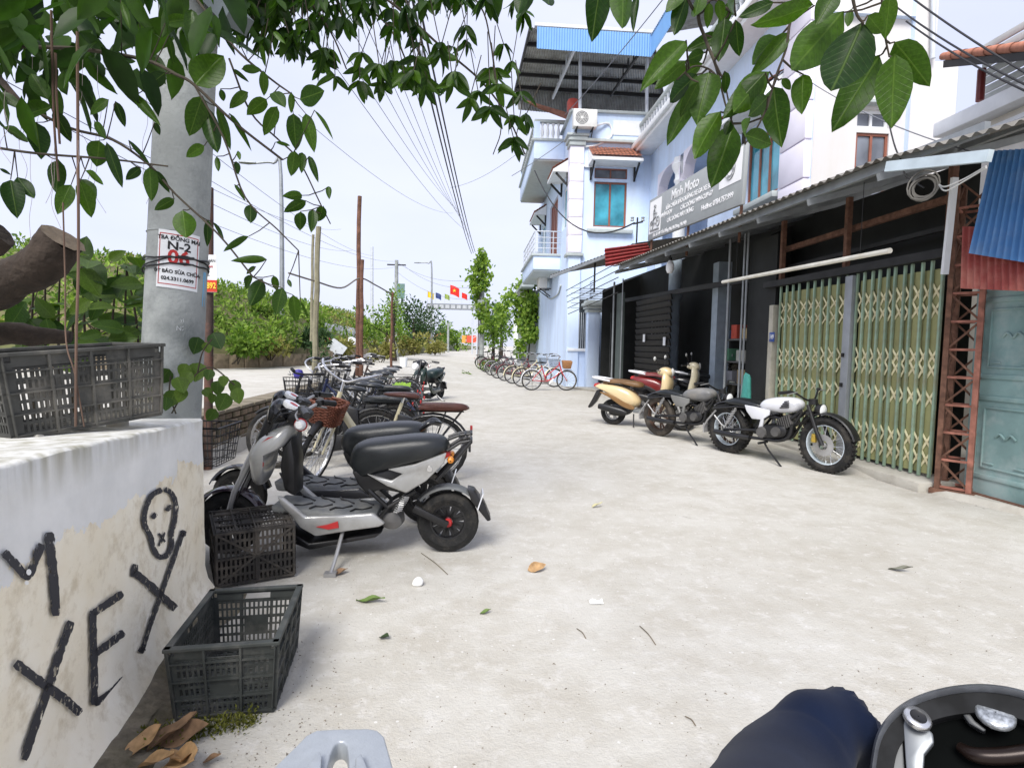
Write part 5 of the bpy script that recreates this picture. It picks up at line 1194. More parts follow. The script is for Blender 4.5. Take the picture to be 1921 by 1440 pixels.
def wire_basket(root, c, d, m=None, xf=None):
    m = m or M_BLK; c = Vector(c); mb = MB(); a, b, hh = d[0]/2, d[1]/2, d[2]
    ringp = lambda z, k: [c+Vector((a*k*x, b*k*y, z)) for x, y in ((-1, -1), (1, -1), (1, 1), (-1, 1), (-1, -1))]
    for i in range(6): z = hh*i/5; k = .78+.22*i/5; mb.tube(ringp(z, k), .006 if i == 5 else .0028, 5)
    for s in range(4):
        p0, p1 = ringp(0, .78)[s], ringp(0, .78)[s+1]; q0, q1 = ringp(hh, 1)[s], ringp(hh, 1)[s+1]
        for i in range(8): f = i/8; mb.tube([p0.lerp(p1, f), q0.lerp(q1, f)], .0024, 4, cap=False)
    p = ringp(0, .78)
    for i in range(1, 6): mb.tube([p[0].lerp(p[1], i/6), p[3].lerp(p[2], i/6)], .0026, 4, cap=False)
    if xf is not None: mb.xform(xf)
    return mb.build('basket', m, root, world=False)
sc1 = root_at('electric_scooter', 'silver grey electric scooter with red decals parked nearest, beside the crates', 'scooter', SV, SV.r, SV.rot, 'electric scooters')
make_scooter(sc1, {'body': M_SILV, 'redhub': True, 'guard': M('plum_black', (.04, .02, .035), .2, coat=.5)})
sc2 = root_at('electric_scooter', 'dark electric scooter with grab loop behind its seat, just behind the silver scooter', 'scooter', SV, SV.r+Vector((-.20, .62, 0)), SV.rot-R(2), 'electric scooters')
make_scooter(sc2, {'body': M('graphite_paint', (.06, .06, .065), .3, coat=.4)}, rear='loop', basket=False, logo=False)
mp_ = GZ(803, 752)
sc3 = root_at('electric_moped', 'dark green moped facing the road at the far end of the bikes', 'moped', SV, mp_+Vector((.25, .75, 0)), math.atan2(-.93, -.36), None)
make_scooter(sc3, {'body': M('bottle_green_paint', (.03, .06, .05), .25, coat=.5), 'seat': M('dark_green_seat', (.03, .06, .06), .4)}, rear='loop', basket=False, logo=False)
hb3 = (SV.len-.02, 0, .86)
MB().lathe([(.001, .075), (.06, .07), (.085, .03), (.08, -.03), (.04, -.07)], hb3, 'x', 20).build('headlamp', M_LENS, sc3, world=False)

# ---------------------------------------------------------- motorcycles (traced from the white one)
MV = VF(GZ(1367, 848), GZ(1549, 886))
def make_moto(root, pal):
    Z = conv(MV, 1100, 640, 3.43); c = MV.c; W = lambda mb, n, m, p=root, **k: mb.build(n, m, p, world=False, **k)
    L_ = MV.len; rr = .325; kn = pal.get('knob', True); stl = pal.get('wheel', 'spoke')
    wk = dict(style=stl, nsp=24 if stl == 'spoke' else 5, rimm=pal.get('rim', M_CHR), tyre=pal.get('tyre', M_RUB), knob=kn, sw=.0032)
    wheel(root, 0, rr, rr, .115, **wk); wf = wheel(root, L_, rr, rr, .105, **wk)
    W(MB().lathe([(.055, c*.062), (.125, c*.062), (.125, c*.067), (.055, c*.067)], (L_, 0, rr), 'y', 28, closed=True), 'brake_disc', pal.get('disc', M_ALU), wf)
    W(MB().box((L_-.10, c*.075, rr+.07), (.05, .05, .10)), 'brake_caliper', M_GOLD if pal.get('gold') else M_ALU, bevel=.01)
    hd = P3(Z([(1478, 470)])[0]); ax = Vector((L_, 0, rr))
    for s in (-1, 1):
        W(MB().tube([ax+Vector((0, s*.085, 0)), ax.lerp(hd, .45)+Vector((0, s*.085, 0)), hd+Vector((-.03, s*.085, .12))], [.026, .024, .02], 12), 'fork_leg', M_BLK)
    W(MB().box(hd+Vector((-.01, 0, .02)), (.05, .24, .04)), 'triple_clamp', M_BLK, bevel=.008)
    lm = hd+Vector((.09, 0, .06)); W(MB().lathe([(.02, -.08), (.055, -.06), (.07, -.01), (.072, .02)], lm, 'x', 22), 'headlamp_shell', M_BLK); W(MB().lathe([(.001, .035), (.04, .03), (.062, .02), (.071, .012)], lm, 'x', 22), 'headlamp_lens', M_LENS)
    hb = hd+Vector((-.05, 0, .17)); ho = W(MB().tube([hb+Vector((-.14, -.37, .09)), hb+Vector((-.07, -.24, .10)), hb+Vector((0, -.07, 0)), hb+Vector((0, .07, 0)), hb+Vector((-.07, .24, .10)), hb+Vector((-.14, .37, .09))], .012, 8, smooth=4), 'handlebar', M_BLK)
    for s in (-1, 1):
        W(MB().tube([hb+Vector((-.08, s*.255, .10)), hb+Vector((-.14, s*.38, .09))], .02, 10), 'grip', M_BLK, ho)
        W(MB().tube([hb+Vector((-.02, s*.22, .10)), hb+Vector((-.05, s*.36, .08))], .006, 6), 'lever', M_ALU, ho)
    W(MB().lathe([(.001, .03), (.05, .03), (.052, -.03), (.001, -.035)], hb+Vector((.03, 0, -.02)), 'z', 16), 'speedometer', M_BLK)
    tk = smooth2(Z([(1142, 405), (1180, 370), (1260, 357), (1350, 362), (1398, 388), (1402, 425), (1375, 452), (1300, 460), (1210, 445), (1155, 430)])); to = W(MB().puff(tk, .27, 11, 2.8), 'fuel_tank', pal['tank'])
    if pal.get('stripes'):
        for k in range(4):
            a = Z([(1285-k*9, 380+k*13), (1315, 378+k*13), (1313, 386+k*13), (1280-k*9, 388+k*13)], .14); W(MB().slab([P3(q, c*(.128+.002*k)) for q in a], (0, c*.01, 0)), 'stripe', M_BLK, to, smooth=0)
    st = smooth2(Z([(915, 378), (980, 362), (1060, 372), (1150, 402), (1150, 425), (1050, 418), (940, 400)])); W(MB().puff(st, .24, 9, 3.2), 'seat', M_VINYL)
    sp = Z([(1030, 405), (1100, 418), (1190, 440), (1186, 472), (1150, 495), (1140, 545), (1112, 560), (1130, 500), (1075, 495), (1042, 445)], .12)
    for s in (-1, 1): W(MB().prism(sp, s*.10, s*.13), 'side_panel', pal.get('side', pal['tank']), bevel=.008)
    W(guard(0, rr, .375, 35, 125, .14), 'rear_mudguard', M_BLK); W(guard(L_, rr, .365, 15, 150, .13), 'front_mudguard', M_BLK)
    W(MB().prism(Z([(835, 425), (860, 405), (960, 395), (940, 420), (850, 445)]), -.06, .06), 'tail_unit', M_BLK, bevel=.01)
    ph = MB()
    for s in (-1, 1): ph.tube([P3(q, s*.09) for q in Z([(870, 440), (815, 500), (785, 550)])], .012, 6); ph.tube([P3(q, s*.09) for q in Z([(860, 470), (905, 530), (930, 550)])], .010, 6)
    q = Z([(790, 550)])[0]; ph.box(P3(q), (.02, .2, .13)); W(ph, 'plate_bracket', M_ALU)
    fm = MB()
    for s in (-1, 1):
        fm.tube([P3(q, s*.07) for q in Z([(1420, 440), (1330, 500), (1200, 480), (1120, 560)])], .018, 8, smooth=3); fm.tube([P3(q, s*.09) for q in Z([(860, 425), (1000, 415), (1150, 425), (1240, 470)])], .015, 8)
        fm.tube([P3(q, s*.07) for q in Z([(1425, 450), (1350, 560), (1290, 630), (1150, 620)])], .017, 8, smooth=3); fm.tube([P3(q, s*.10) for q in Z([(1140, 565)])]+[Vector((0, s*.10, rr))], .018, 8)
    W(fm, 'frame', M_BLK)
    for s in (-1, 1):
        a, b = Vector((.03, s*.13, rr+.03)), P3(Z([(1010, 425)])[0], s*.12); sm = MB().tube([a, b], .014, 8); n = 44
        sm.tube([a.lerp(b, .2+.75*i/n)+Vector((math.cos(i*1.25)*.027, math.sin(i*1.25)*.027, 0)) for i in range(n+1)], .006, 5, cap=False); W(sm, 'shock_absorber', M_ALU)
    en = smooth2(Z([(1130, 560), (1180, 530), (1260, 525), (1320, 545), (1330, 590), (1290, 625), (1190, 625), (1140, 600)])); eo = W(MB().puff(en, .28, 7, 4), 'engine', M_BLK)
    for k, (ex_, ez_) in enumerate(Z([(1180, 578), (1270, 575)])): W(MB().lathe([(.001, c*.165), (.065-.01*k, c*.16), (.075-.01*k, c*.13), (.075-.01*k, c*.1)], (ex_, 0, ez_), 'y', 18), 'engine_cover', M('dirty_alloy', (.17, .165, .16), .5, metal=.4, var=.3), eo)
    a, b = P3(Z([(1270, 540)])[0]), P3(Z([(1345, 500)])[0])
    for i in range(7): q = a.lerp(b, i/6); W(MB().bar(q-Vector((.004, 0, 0)), q+Vector((.008, 0, .004)), .19, .15), 'cooling_fin', M('dirty_alloy', (.17, .165, .16), .5), eo)
    xh = [P3(q, c*.11) for q in Z([(1370, 530), (1350, 600), (1290, 632), (1180, 622), (1100, 612)])]
    W(MB().tube(xh, .02, 10, smooth=4), 'exhaust_header', M_BLK); W(MB().tube([P3(q, c*.135) for q in Z([(1100, 612), (990, 596), (875, 572)])], [.03, .038, .036], 14), 'silencer', M_BLK)
    ks = MB().tube([P3(q, c*.10) for q in Z([(1180, 640), (1205, 690)])]+[Vector((Z([(1255, 748)], .2)[0][0], c*.2, .012))], .012, 8); W(ks, 'kickstand', M_BLK)
    for s in (-1, 1): q = P3(Z([(1200, 640)])[0], s*.2); W(MB().tube([Vector((q.x, s*.1, q.z)), q+Vector((0, s*.06, 0))], .016, 8), 'footrest', M_BLK)
    cb = MB()
    for s in (-.03, 0, .04): cb.tube([hd+Vector((0, s, .16)), hd+Vector((-.12, s+.02, .02)), P3(Z([(1330, 470)])[0], s), P3(Z([(1240, 520)])[0], s)], .006, 5, smooth=4)
    W(cb, 'control_cables', M_BLK)
wm_ = root_at('motorcycle', 'white-tanked cafe style motorcycle with knobbly tyres in front of the folding gate', 'motorcycle', MV, MV.r, MV.rot, 'motorcycles by the workshop', R(2.5))
make_moto(wm_, {'tank': M_WHP, 'stripes': True, 'gold': True, 'rim': M('pale_blue_rim', (.55, .62, .68), .3, metal=.3)})
gr = GZ(1237, 817)
gm = root_at('motorcycle', 'dusty grey motorcycle with brown cast wheels parked behind the white one', 'motorcycle', MV, gr, MV.rot+R(2), 'motorcycles by the workshop', R(2))
make_moto(gm, {'tank': M_GRP, 'side': M('dusty_grey_box', (.22, .22, .21), .6), 'wheel': 'cast', 'rim': M('muddy_rim', (.12, .07, .05), .8), 'tyre': M_RUBD, 'knob': False, 'disc': M_ALU})

# ---------------------------------------------------------- beige step-through scooter
br_ = GZ(1150, 796); dirv = Vector((1.07, -.72, 0)).normalized(); BV = VF(br_, br_+dirv*1.24)
def make_step(root, pal):
    Z = conv(BV, 1100, 640, 3.43); c = BV.c; W = lambda mb, n, m, p=root, **k: mb.build(n, m, p, world=False, **k); L_ = BV.len; rw = .235
    wheel(root, 0, rw, rw, .105, 'cast', 5, M_ALU, M_RUB); wheel(root, L_, rw, rw, .095, 'cast', 5, M_ALU, M_RUB)
    bd = smooth2([(-.34, .70), (-.22, .64), (-.02, .52), (.16, .40), (.34, .34), (.46, .36), (.50, .46), (.40, .60), (.24, .69), (.02, .74), (-.2, .745)])
    W(MB().puff(bd, .36, 11, 3.2), 'rear_body', pal['body']); 
    for s in (-1, 1): W(MB().prism(smooth2([(-.2, .60), (.0, .50), (.22, .37), (.40, .32), (.44, .37), (.24, .46), (.06, .55)]), s*.150, s*.185), 'lower_panel', pal['trim'], bevel=.01)
    st = smooth2([(-.20, .755), (.0, .765), (.22, .745), (.48, .70), (.56, .72), (.50, .79), (.28, .82), (.08, .835), (-.12, .82)]); W(MB().puff(st, .30, 9, 3.2), 'seat', pal['seat'])
    gb_ = MB().tube([(-.02, .14, .80), (-.22, .13, .83), (-.38, .06, .85), (-.38, -.06, .85), (-.22, -.13, .83), (-.02, -.14, .80)], .018, 8, smooth=4); W(gb_, 'grab_rail', M_WHP)
    W(MB().prism([(-.36, .69), (-.28, .66), (-.26, .72), (-.33, .745)], -.09, .09), 'tail_lamp', M_REDP, bevel=.012)
    W(MB().prism([(-.30, .62), (-.22, .60), (-.33, .40), (-.44, .28), (-.47, .30), (-.38, .46)], -.07, .07), 'mudguard', M_BLK, bevel=.008)
    W(MB().puff(smooth2([(-.06, .20), (.16, .17), (.34, .24), (.36, .36), (.2, .42), (0, .38)]), .24, 7, 4), 'engine', M_BLK)
    W(MB().loft([((-.22, c*.16, .34), .08, .09), ((-.1, c*.16, .33), .11, .13), ((.2, c*.16, .27), .10, .12), ((.3, c*.15, .25), .05, .06)]), 'silencer', M_BLK)
    W(MB().hexa([(.42, -.2, .27), (.88, -.18, .27), (.88, .18, .27), (.42, .2, .27), (.42, -.17, .33), (.9, -.16, .34), (.9, .16, .34), (.42, .17, .33)]), 'floorboard', M_GREYP, bevel=.02)
    W(MB().puff(smooth2([(.84, .30), (.93, .34), (1.0, .55), (1.05, .80), (1.0, .97), (.92, 1.0), (.90, .80), (.84, .52)]), .42, 9, 3.2), 'leg_shield', pal['front'])
    W(guard(L_, rw, .265, 20, 165, .13), 'front_mudguard', pal['front'])
    for s in (-1, 1): W(MB().tube([(L_, s*.07, rw), (L_-.12, s*.05, .55)], .022, 8), 'fork_leg', M_ALU)
    hb = Vector((.88, 0, 1.0)); W(MB().puff(smooth2([(.80, .97), (.86, 1.06), (.97, 1.07), (1.06, 1.0), (1.03, .92), (.9, .92)]), .26, 9, 3), 'handlebar_cowl', pal['front'])
    W(MB().lathe([(.001, .03), (.05, .025), (.075, 0)], (1.045, 0, .99), 'x', 18), 'headlamp', M_LENS)
    ho = W(MB().tube([hb+Vector((-.12, -.36, .02)), hb+Vector((0, -.1, .02)), hb+Vector((0, .1, .02)), hb+Vector((-.12, .36, .02))], .013, 8), 'handlebar', M_ALU)
    for s in (-1, 1):
        W(MB().tube([hb+Vector((-.06, s*.22, .02)), hb+Vector((-.125, s*.37, .02))], .02, 10), 'grip', M_BLK, ho)
        W(MB().tube([hb+Vector((-.02, s*.18, .04)), hb+Vector((-.03, s*.24, .16)), hb+Vector((-.04, s*.30, .2))], .006, 6), 'mirror_stem', M_BLK, ho)
        W(MB().puff([(.0+.05*math.cos(k*.785), .0+.038*math.sin(k*.785)) for k in range(8)], .02, 5).xform(Matrix.Translation(hb+Vector((-.05, s*.32, .23))) @ Matrix.Rotation(R(80), 4, 'Z')), 'mirror', M_LENS, ho)
    W(MB().tube([(.42, c*.12, .24), (.45, c*.2, .02)], .012, 6), 'kickstand', M_BLK)
bs = root_at('motor_scooter', 'beige motor scooter with white grab rail parked left of the grey motorcycle', 'scooter', BV, BV.r, BV.rot, 'motor scooters by the workshop', R(2))
make_step(bs, {'body': M_BEIGE, 'trim': M_TAN, 'seat': M('tan_seat', (.20, .11, .045), .5, var=.15), 'front': M_BEIGE})
q = FP(1275, 735, .35); q.z = .055
b2 = root_at('motor_scooter', 'cream motor scooter with round mirror standing in the workshop opening', 'scooter', BV, q+Vector((-.35, .95, 0)), BV.rot+R(4), 'motor scooters by the workshop', R(2))
make_step(b2, {'body': M('maroon_paint', (.2, .02, .02), .3, coat=.4), 'trim': M_BLK, 'seat': M('maroon_seat', (.22, .05, .05), .5), 'front': M('cream_shield', (.62, .56, .40), .3, coat=.4)})
q = FP(1330, 735, -.35); q.z = .065
b3 = root_at('motor_scooter', 'dark motor scooter half hidden inside the workshop behind the steel pole', 'scooter', BV, q+Vector((-.1, .9, 0)), BV.rot+R(18), 'motor scooters by the workshop', R(2))
make_step(b3, {'body': M('black_paint', (.02, .02, .025), .25, coat=.5), 'trim': M_BLK, 'seat': M_VINYL, 'front': M('greybeige_shield', (.30, .27, .20), .4)})

# ---------------------------------------------------------- bicycles
def make_bike(root, pal, steer=0., ebike=False, basket=None, rack=True, pad=False, hb='city', nsp=18, r=.31, fat=.04):
    W = lambda mb, n, m, p=root, **k: mb.build(n, m, p, world=False, **k); fm, sd = pal['frame'], pal.get('saddle', M_VINYL); L_ = 1.05
    hp = Vector((.84, 0, .70)); X_ = Matrix.Translation(hp) @ Matrix.Rotation(steer, 4, (Vector((-.28, 0, 1)).normalized())) @ Matrix.Translation(-hp)
    kw = dict(nsp=nsp, seg=24, rimm=pal.get('rim', M_CHR), tyre=pal.get('tyre', M_RUB), sw=.0025)
    wheel(root, 0, r, r, fat, **kw); wheel(root, L_, r, r, fat, xf=X_, **kw)
    bb = Vector((.43, 0, .27)); stp = Vector((.27, 0, .76)); ht, hl = Vector((.80, 0, .86)), Vector((.88, 0, .60)); tw = .02 if not ebike else .026
    f = MB(); f.tube([bb, stp], .016, 8)
    if ebike: f.tube([ht.lerp(hl, .4), Vector((.66, 0, .48)), Vector((.50, 0, .33)), bb], [.032, .036, .036, .03], 10, smooth=4)
    else: f.tube([ht.lerp(hl, .25), Vector((.62, 0, .60)), Vector((.45, 0, .46)), bb.lerp(stp, .32)], .015, 8, smooth=4); f.tube([hl, Vector((.68, 0, .40)), bb], .017, 8, smooth=4)
    f.tube([ht, hl], .02, 8)
    for s in (-1, 1): f.tube([bb+Vector((0, s*.03, 0)), Vector((0, s*.05, r))], .010, 6); f.tube([bb.lerp(stp, .8)+Vector((0, s*.02, 0)), Vector((0, s*.05, r))], .008, 6)
    W(f, 'frame', fm)
    fk = MB()
    for s in (-1, 1): fk.tube([hl+Vector((0, s*.02, -.01)), hl+Vector((.02, s*.045, -.06)), Vector((L_-.05, s*.045, r+.08)), Vector((L_, s*.045, r))], [.014, .014, .011, .009], 8)
    W(fk.xform(X_), 'fork', fm)
    sm = MB().tube([stp, stp+Vector((-.02, 0, .06))], .012, 8); W(sm, 'seat_post', M_CHR)
    sp = smooth2([(-.14, .80), (-.12, .845), (.0, .865), (.14, .855), (.18, .845), (.14, .82), (.0, .81)], 3); so = MB().puff([(a+.25, b) for a, b in sp], .19 if not ebike else .22, 7, 2.6)
    for v in so.v: v.y *= 1.0 if v.x < .27 else max(.35, 1-(v.x-.27)*4.5)
    W(so, 'saddle', sd)
    top = ht+Vector((-.02, 0, .10)); h_ = MB()
    h_.tube([ht, top], .012, 8)
    if hb == 'city': h_.tube([top+Vector((-.24, -.29, .10)), top+Vector((-.10, -.27, .12)), top+Vector((.03, -.16, .08)), top, top+Vector((.03, .16, .08)), top+Vector((-.10, .27, .12)), top+Vector((-.24, .29, .10))], .011, 8, smooth=4)
    else: h_.tube([top+Vector((-.08, -.32, .04)), top+Vector((0, -.12, .02)), top+Vector((0, .12, .02)), top+Vector((-.08, .32, .04))], .011, 8, smooth=3)
    ho = W(h_.xform(X_), 'handlebar', M_CHR if hb == 'city' else M_BLK)
    for s in (-1, 1):
        g0, g1 = (top+Vector((-.13, s*.278, .118)), top+Vector((-.25, s*.29, .098))) if hb == 'city' else (top+Vector((-.045, s*.22, .03)), top+Vector((-.085, s*.33, .04)))
        W(MB().tube([g0, g1], .017, 8).xform(X_), 'grip', M_BLK, ho); W(MB().tube([g0+Vector((.05, 0, 0)), g0+Vector((.03, 0, -.04)), g1+Vector((.04, 0, -.05))], .005, 5).xform(X_), 'brake_lever', M_ALU, ho)
    gm_ = pal.get('guard', fm)
    W(guard(0, r, r+.022, 20, 185, .055), 'mudguard', gm_); W(guard(L_, r, r+.022, -5+55, 165, .055).xform(X_), 'mudguard', gm_)
    if rack:
        k = MB()
        for s in (-1, 1): k.tube([(.2, s*.04, .68), (-.28, s*.06, .68)], .006, 5); k.tube([(-.12, s*.06, .68), (0, s*.055, r)], .005, 5); k.tube([(-.26, s*.06, .68), (0, s*.055, r)], .005, 5)
        for i in range(4): k.tube([(.08-.11*i, -.06, .68), (.08-.11*i, .06, .68)], .005, 5)
        W(k, 'rear_rack', pal.get('rack', M_BLK))
        if pad: W(MB().puff(smooth2([(-.30, .69), (.10, .69), (.11, .74), (.06, .765), (-.27, .755)]), .20, 7, 4), 'rear_seat', sd)
    if basket == 'wicker':
        bc = Vector((L_-.04, 0, .62)); b_ = MB(); nn = 40
        for j in range(15):
            f_ = j/14; a, d = .085+.03*f_, .11+.035*f_; z = bc.z+.20*f_; pts = []
            for k in range(nn+1):
                th = 2*math.pi*k/nn; cs, sn = math.cos(th), math.sin(th); w_ = .006*(1 if (k+j) % 2 else -1)
                pts.append(Vector((bc.x+math.copysign(abs(cs)**.5, cs)*(a+w_), math.copysign(abs(sn)**.5, sn)*(d+w_), z)))
            b_.tube(pts, .0105 if j < 14 else .014, 5, cap=False)
        b_.box(bc+Vector((0, 0, .0)), (.15, .2, .01)); W(b_.xform(X_), 'basket', M_WICK)
    elif basket == 'wire': wire_basket(root, (L_-.0, 0, .66), (.27, .36, .24), pal.get('basketm', M_BLK), X_)
    elif basket == 'box': W(MB().hexa([(L_-.13, -.13, .68), (L_+.09, -.13, .68), (L_+.09, .13, .68), (L_-.13, .13, .68), (L_-.16, -.17, .90), (L_+.13, -.17, .90), (L_+.13, .17, .90), (L_-.16, .17, .90)]).xform(X_), 'basket', M('straw_basket', (.35, .17, .07), .8, var=.25, scale=40, bump=.8, bscale=60), bevel=.01)
    ck = MB().lathe([(.001, .035), (.085, .035), (.085, .03), (.001, .03)], bb, 'y', 18); ck.bar(bb+Vector((0, .05, 0)), bb+Vector((.12, .06, -.11)), .012, .02, (0, 1, 0)); ck.bar(bb+Vector((0, -.05, 0)), bb+Vector((-.12, -.06, .11)), .012, .02, (0, 1, 0)); ck.box(bb+Vector((.12, .11, -.11)), (.08, .09, .02)); ck.box(bb+Vector((-.12, -.11, .11)), (.08, .09, .02)); W(ck, 'crankset', M_ALU)
    W(MB().prism([(.0, .26), (.45, .18), (.54, .24), (.53, .33), (.44, .36), (.0, .36), (-.05, .31)], .036, .05), 'chain_guard', pal.get('chain', M_BLK), bevel=.006)
    if ebike: W(MB().prism([(.16, .36), (.34, .36), (.30, .66), (.18, .62)], -.05, .05), 'battery', M_BLK, bevel=.015)
    W(MB().tube([(.02, .06, r-.06), (.06, .17, .01)], .009, 6), 'kickstand', M_ALU)
    W(MB().box((-r-.03, 0, .52), (.02, .05, .05)), 'reflector', M_REDP, bevel=.005)

def PBike(p, rot, label, group, **k):
    t = root_at('bicycle', label, 'bicycle', None, p, rot, group, R(rnd.uniform(1.5, 4))); make_bike(t, **k); return t
LG, RG = 'bikes parked along the brick kerb wall', 'bicycles parked by the pale blue house'
def gl(px, y): p = PY(px, 700, y); return Vector((p.x, y, 0))
cr_ = PBike(gl(812, 5.75), R(184), 'cream bicycle with brown saddle, padded rear seat and wicker basket', LG, pal={'frame': M_CREAM, 'saddle': M_BLEA, 'guard': M_BLK, 'chain': M_CREAM}, steer=R(76), ebike=True, basket='wicker', pad=True, nsp=28, fat=.048, r=.32)
cr_.scale = (1.12, 1.05, 1.05)
Bk = lambda n, c: M('bike_'+n, c, .35, var=.1, coat=.3, dirt=(.12, .11, .1), damt=.3)
rowL = [(715, 7.25, 184, 'black bicycle squeezed between the electric one and the navy framed one', dict(pal={'frame': M_BLK}, hb='city', steer=R(35))),
        (725, 8.0, 181, 'dark grey bicycle with silver grips right behind the navy framed one', dict(pal={'frame': Bk('slate', (.07, .08, .09))}, hb='flat', steer=R(10), ebike=True, pad=True)),
        (735, 9.4, 179, 'black bicycle with black basket standing just beyond the lime cloth', dict(pal={'frame': M_BLK}, hb='city', steer=R(-28), basket='wire')),
        (745, 10.25, 185, 'dark blue bicycle between the silver one and the long-handlebar one', dict(pal={'frame': Bk('navy', (.02, .03, .1))}, hb='flat', steer=R(22))),
        (705, 6.35, 179, 'black electric bicycle with tall handlebar standing closest to the cream one', dict(pal={'frame': M_BLK}, ebike=True, pad=True, hb='flat', steer=R(-12), fat=.06)),
        (738, 6.9, 182, 'black electric bicycle with long black saddle pad behind the cream bicycle', dict(pal={'frame': M_BLK}, ebike=True, pad=True, hb='city', steer=R(20), fat=.06, basket='wire')),
        (735, 7.6, 178, 'dark bicycle with blue bell and flat black handlebar behind the black electric one', dict(pal={'frame': Bk('navy', (.02, .03, .1))}, hb='flat', steer=R(-20), basket='wire')),
        (742, 8.3, 186, 'bicycle with red reflector and black sprung saddle in the middle of the packed row', dict(pal={'frame': Bk('char', (.05, .05, .055))}, hb='city', steer=R(25))),
        (752, 9.0, 180, 'bicycle with grey saddle and lime cloth tied on its rack', dict(pal={'frame': M_BLK, 'saddle': M('grey_saddle', (.16, .17, .16), .5)}, hb='city', steer=R(-15), basket='wire')),
        (748, 9.8, 176, 'silver bicycle with curved chrome handlebar in the far half of the packed row', dict(pal={'frame': M_ALU}, hb='city', steer=R(30))),
        (756, 10.7, 183, 'black bicycle with long straight black handlebar near the rusty post', dict(pal={'frame': M_BLK}, hb='flat', steer=R(-35))),
        (760, 11.6, 178, 'bicycle with rounded grey saddle next to the last one of the packed row', dict(pal={'frame': Bk('grey', (.18, .18, .19)), 'saddle': M('pale_grey_saddle', (.24, .25, .26), .5)}, hb='city', steer=R(15))),
        (764, 12.6, 181, 'last bicycle of the packed row, beside the dark green moped', dict(pal={'frame': Bk('brown', (.08, .05, .04))}, hb='city', steer=R(-10)))]
for (px, y, a, lab, k) in rowL:
    b_ = PBike(gl(px, y), R(a), lab, LG, nsp=16, **k); b_.scale = (1.06, 1.05, 1.06)
p9 = gl(752, 9.0)
lime = MB(); nn = 9
lime.grid([[p9+Vector((-.12+.034*i, -.10+.026*j, .745+.03*math.sin(i*1.9+j)+.025*math.cos(j*2.3+i*.7)-(.07 if j in (0, 8) else 0))) for i in range(nn)] for j in range(nn)])
lime.top('cloth', M('lime_cloth', (.20, .34, .04), .8, var=.1), 'crumpled lime green cloth on a bicycle rack in the packed row', 'cloth')
blu = gl(560, 7.4); blu.z = .98
MB().lathe([(.01, -.06), (.05, -.05), (.065, .0), (.045, .05), (.01, .06)], blu, seg=14).top('bag', M('violet_blue_bag', (.06, .05, .32), .5), 'small violet blue bag among the handlebars of the packed row', 'bag')
red0 = GZ(997, 732); far0 = GZ(903, 699)
rowR = [('red bicycle with straw basket at the near end of the row by the blue house', dict(pal={'frame': Bk('red', (.50, .02, .03)), 'guard': M_WHP, 'chain': M_WHP, 'saddle': M_VINYL}, basket='box', steer=R(-8))),
        ('white bicycle with black wire basket right behind the red one', dict(pal={'frame': M_WHP, 'guard': M_CREAM}, basket='wire', steer=R(10))),
        ('cream bicycle with pale mudguards third from the near end by the house', dict(pal={'frame': M_CREAM, 'guard': M_CREAM}, basket='wire')),
        ('dark red bicycle in the middle of the row by the blue house', dict(pal={'frame': Bk('darkred', (.22, .02, .03)), 'guard': Bk('darkred', (.22, .02, .03))}, steer=R(14))),
        ('silver bicycle with thick grey mudguard beside the dark red one', dict(pal={'frame': M_ALU, 'guard': M_ALU}, basket='wire', steer=R(-12))),
        ('black bicycle with thin pale wheels in the far half of the house row', dict(pal={'frame': M_BLK, 'guard': M_ALU}, steer=R(8))),
        ('maroon bicycle near the far end of the house row', dict(pal={'frame': Bk('maroon', (.16, .02, .05))}, steer=R(-6))),
        ('farthest bicycle of the house row, small and dark beside the utility pole', dict(pal={'frame': M_BLK}, steer=R(5)))]
for i, (lab, k) in enumerate(rowR):
    f = i/(len(rowR)-1); p = red0.lerp(far0, f**1.05); p.z = gz(p.x, p.y)
    bb_ = PBike(p, R(6+rnd.uniform(-5, 5)), lab, RG, nsp=14, **k); bb_.scale = (1.08, 1.08, 1.06)

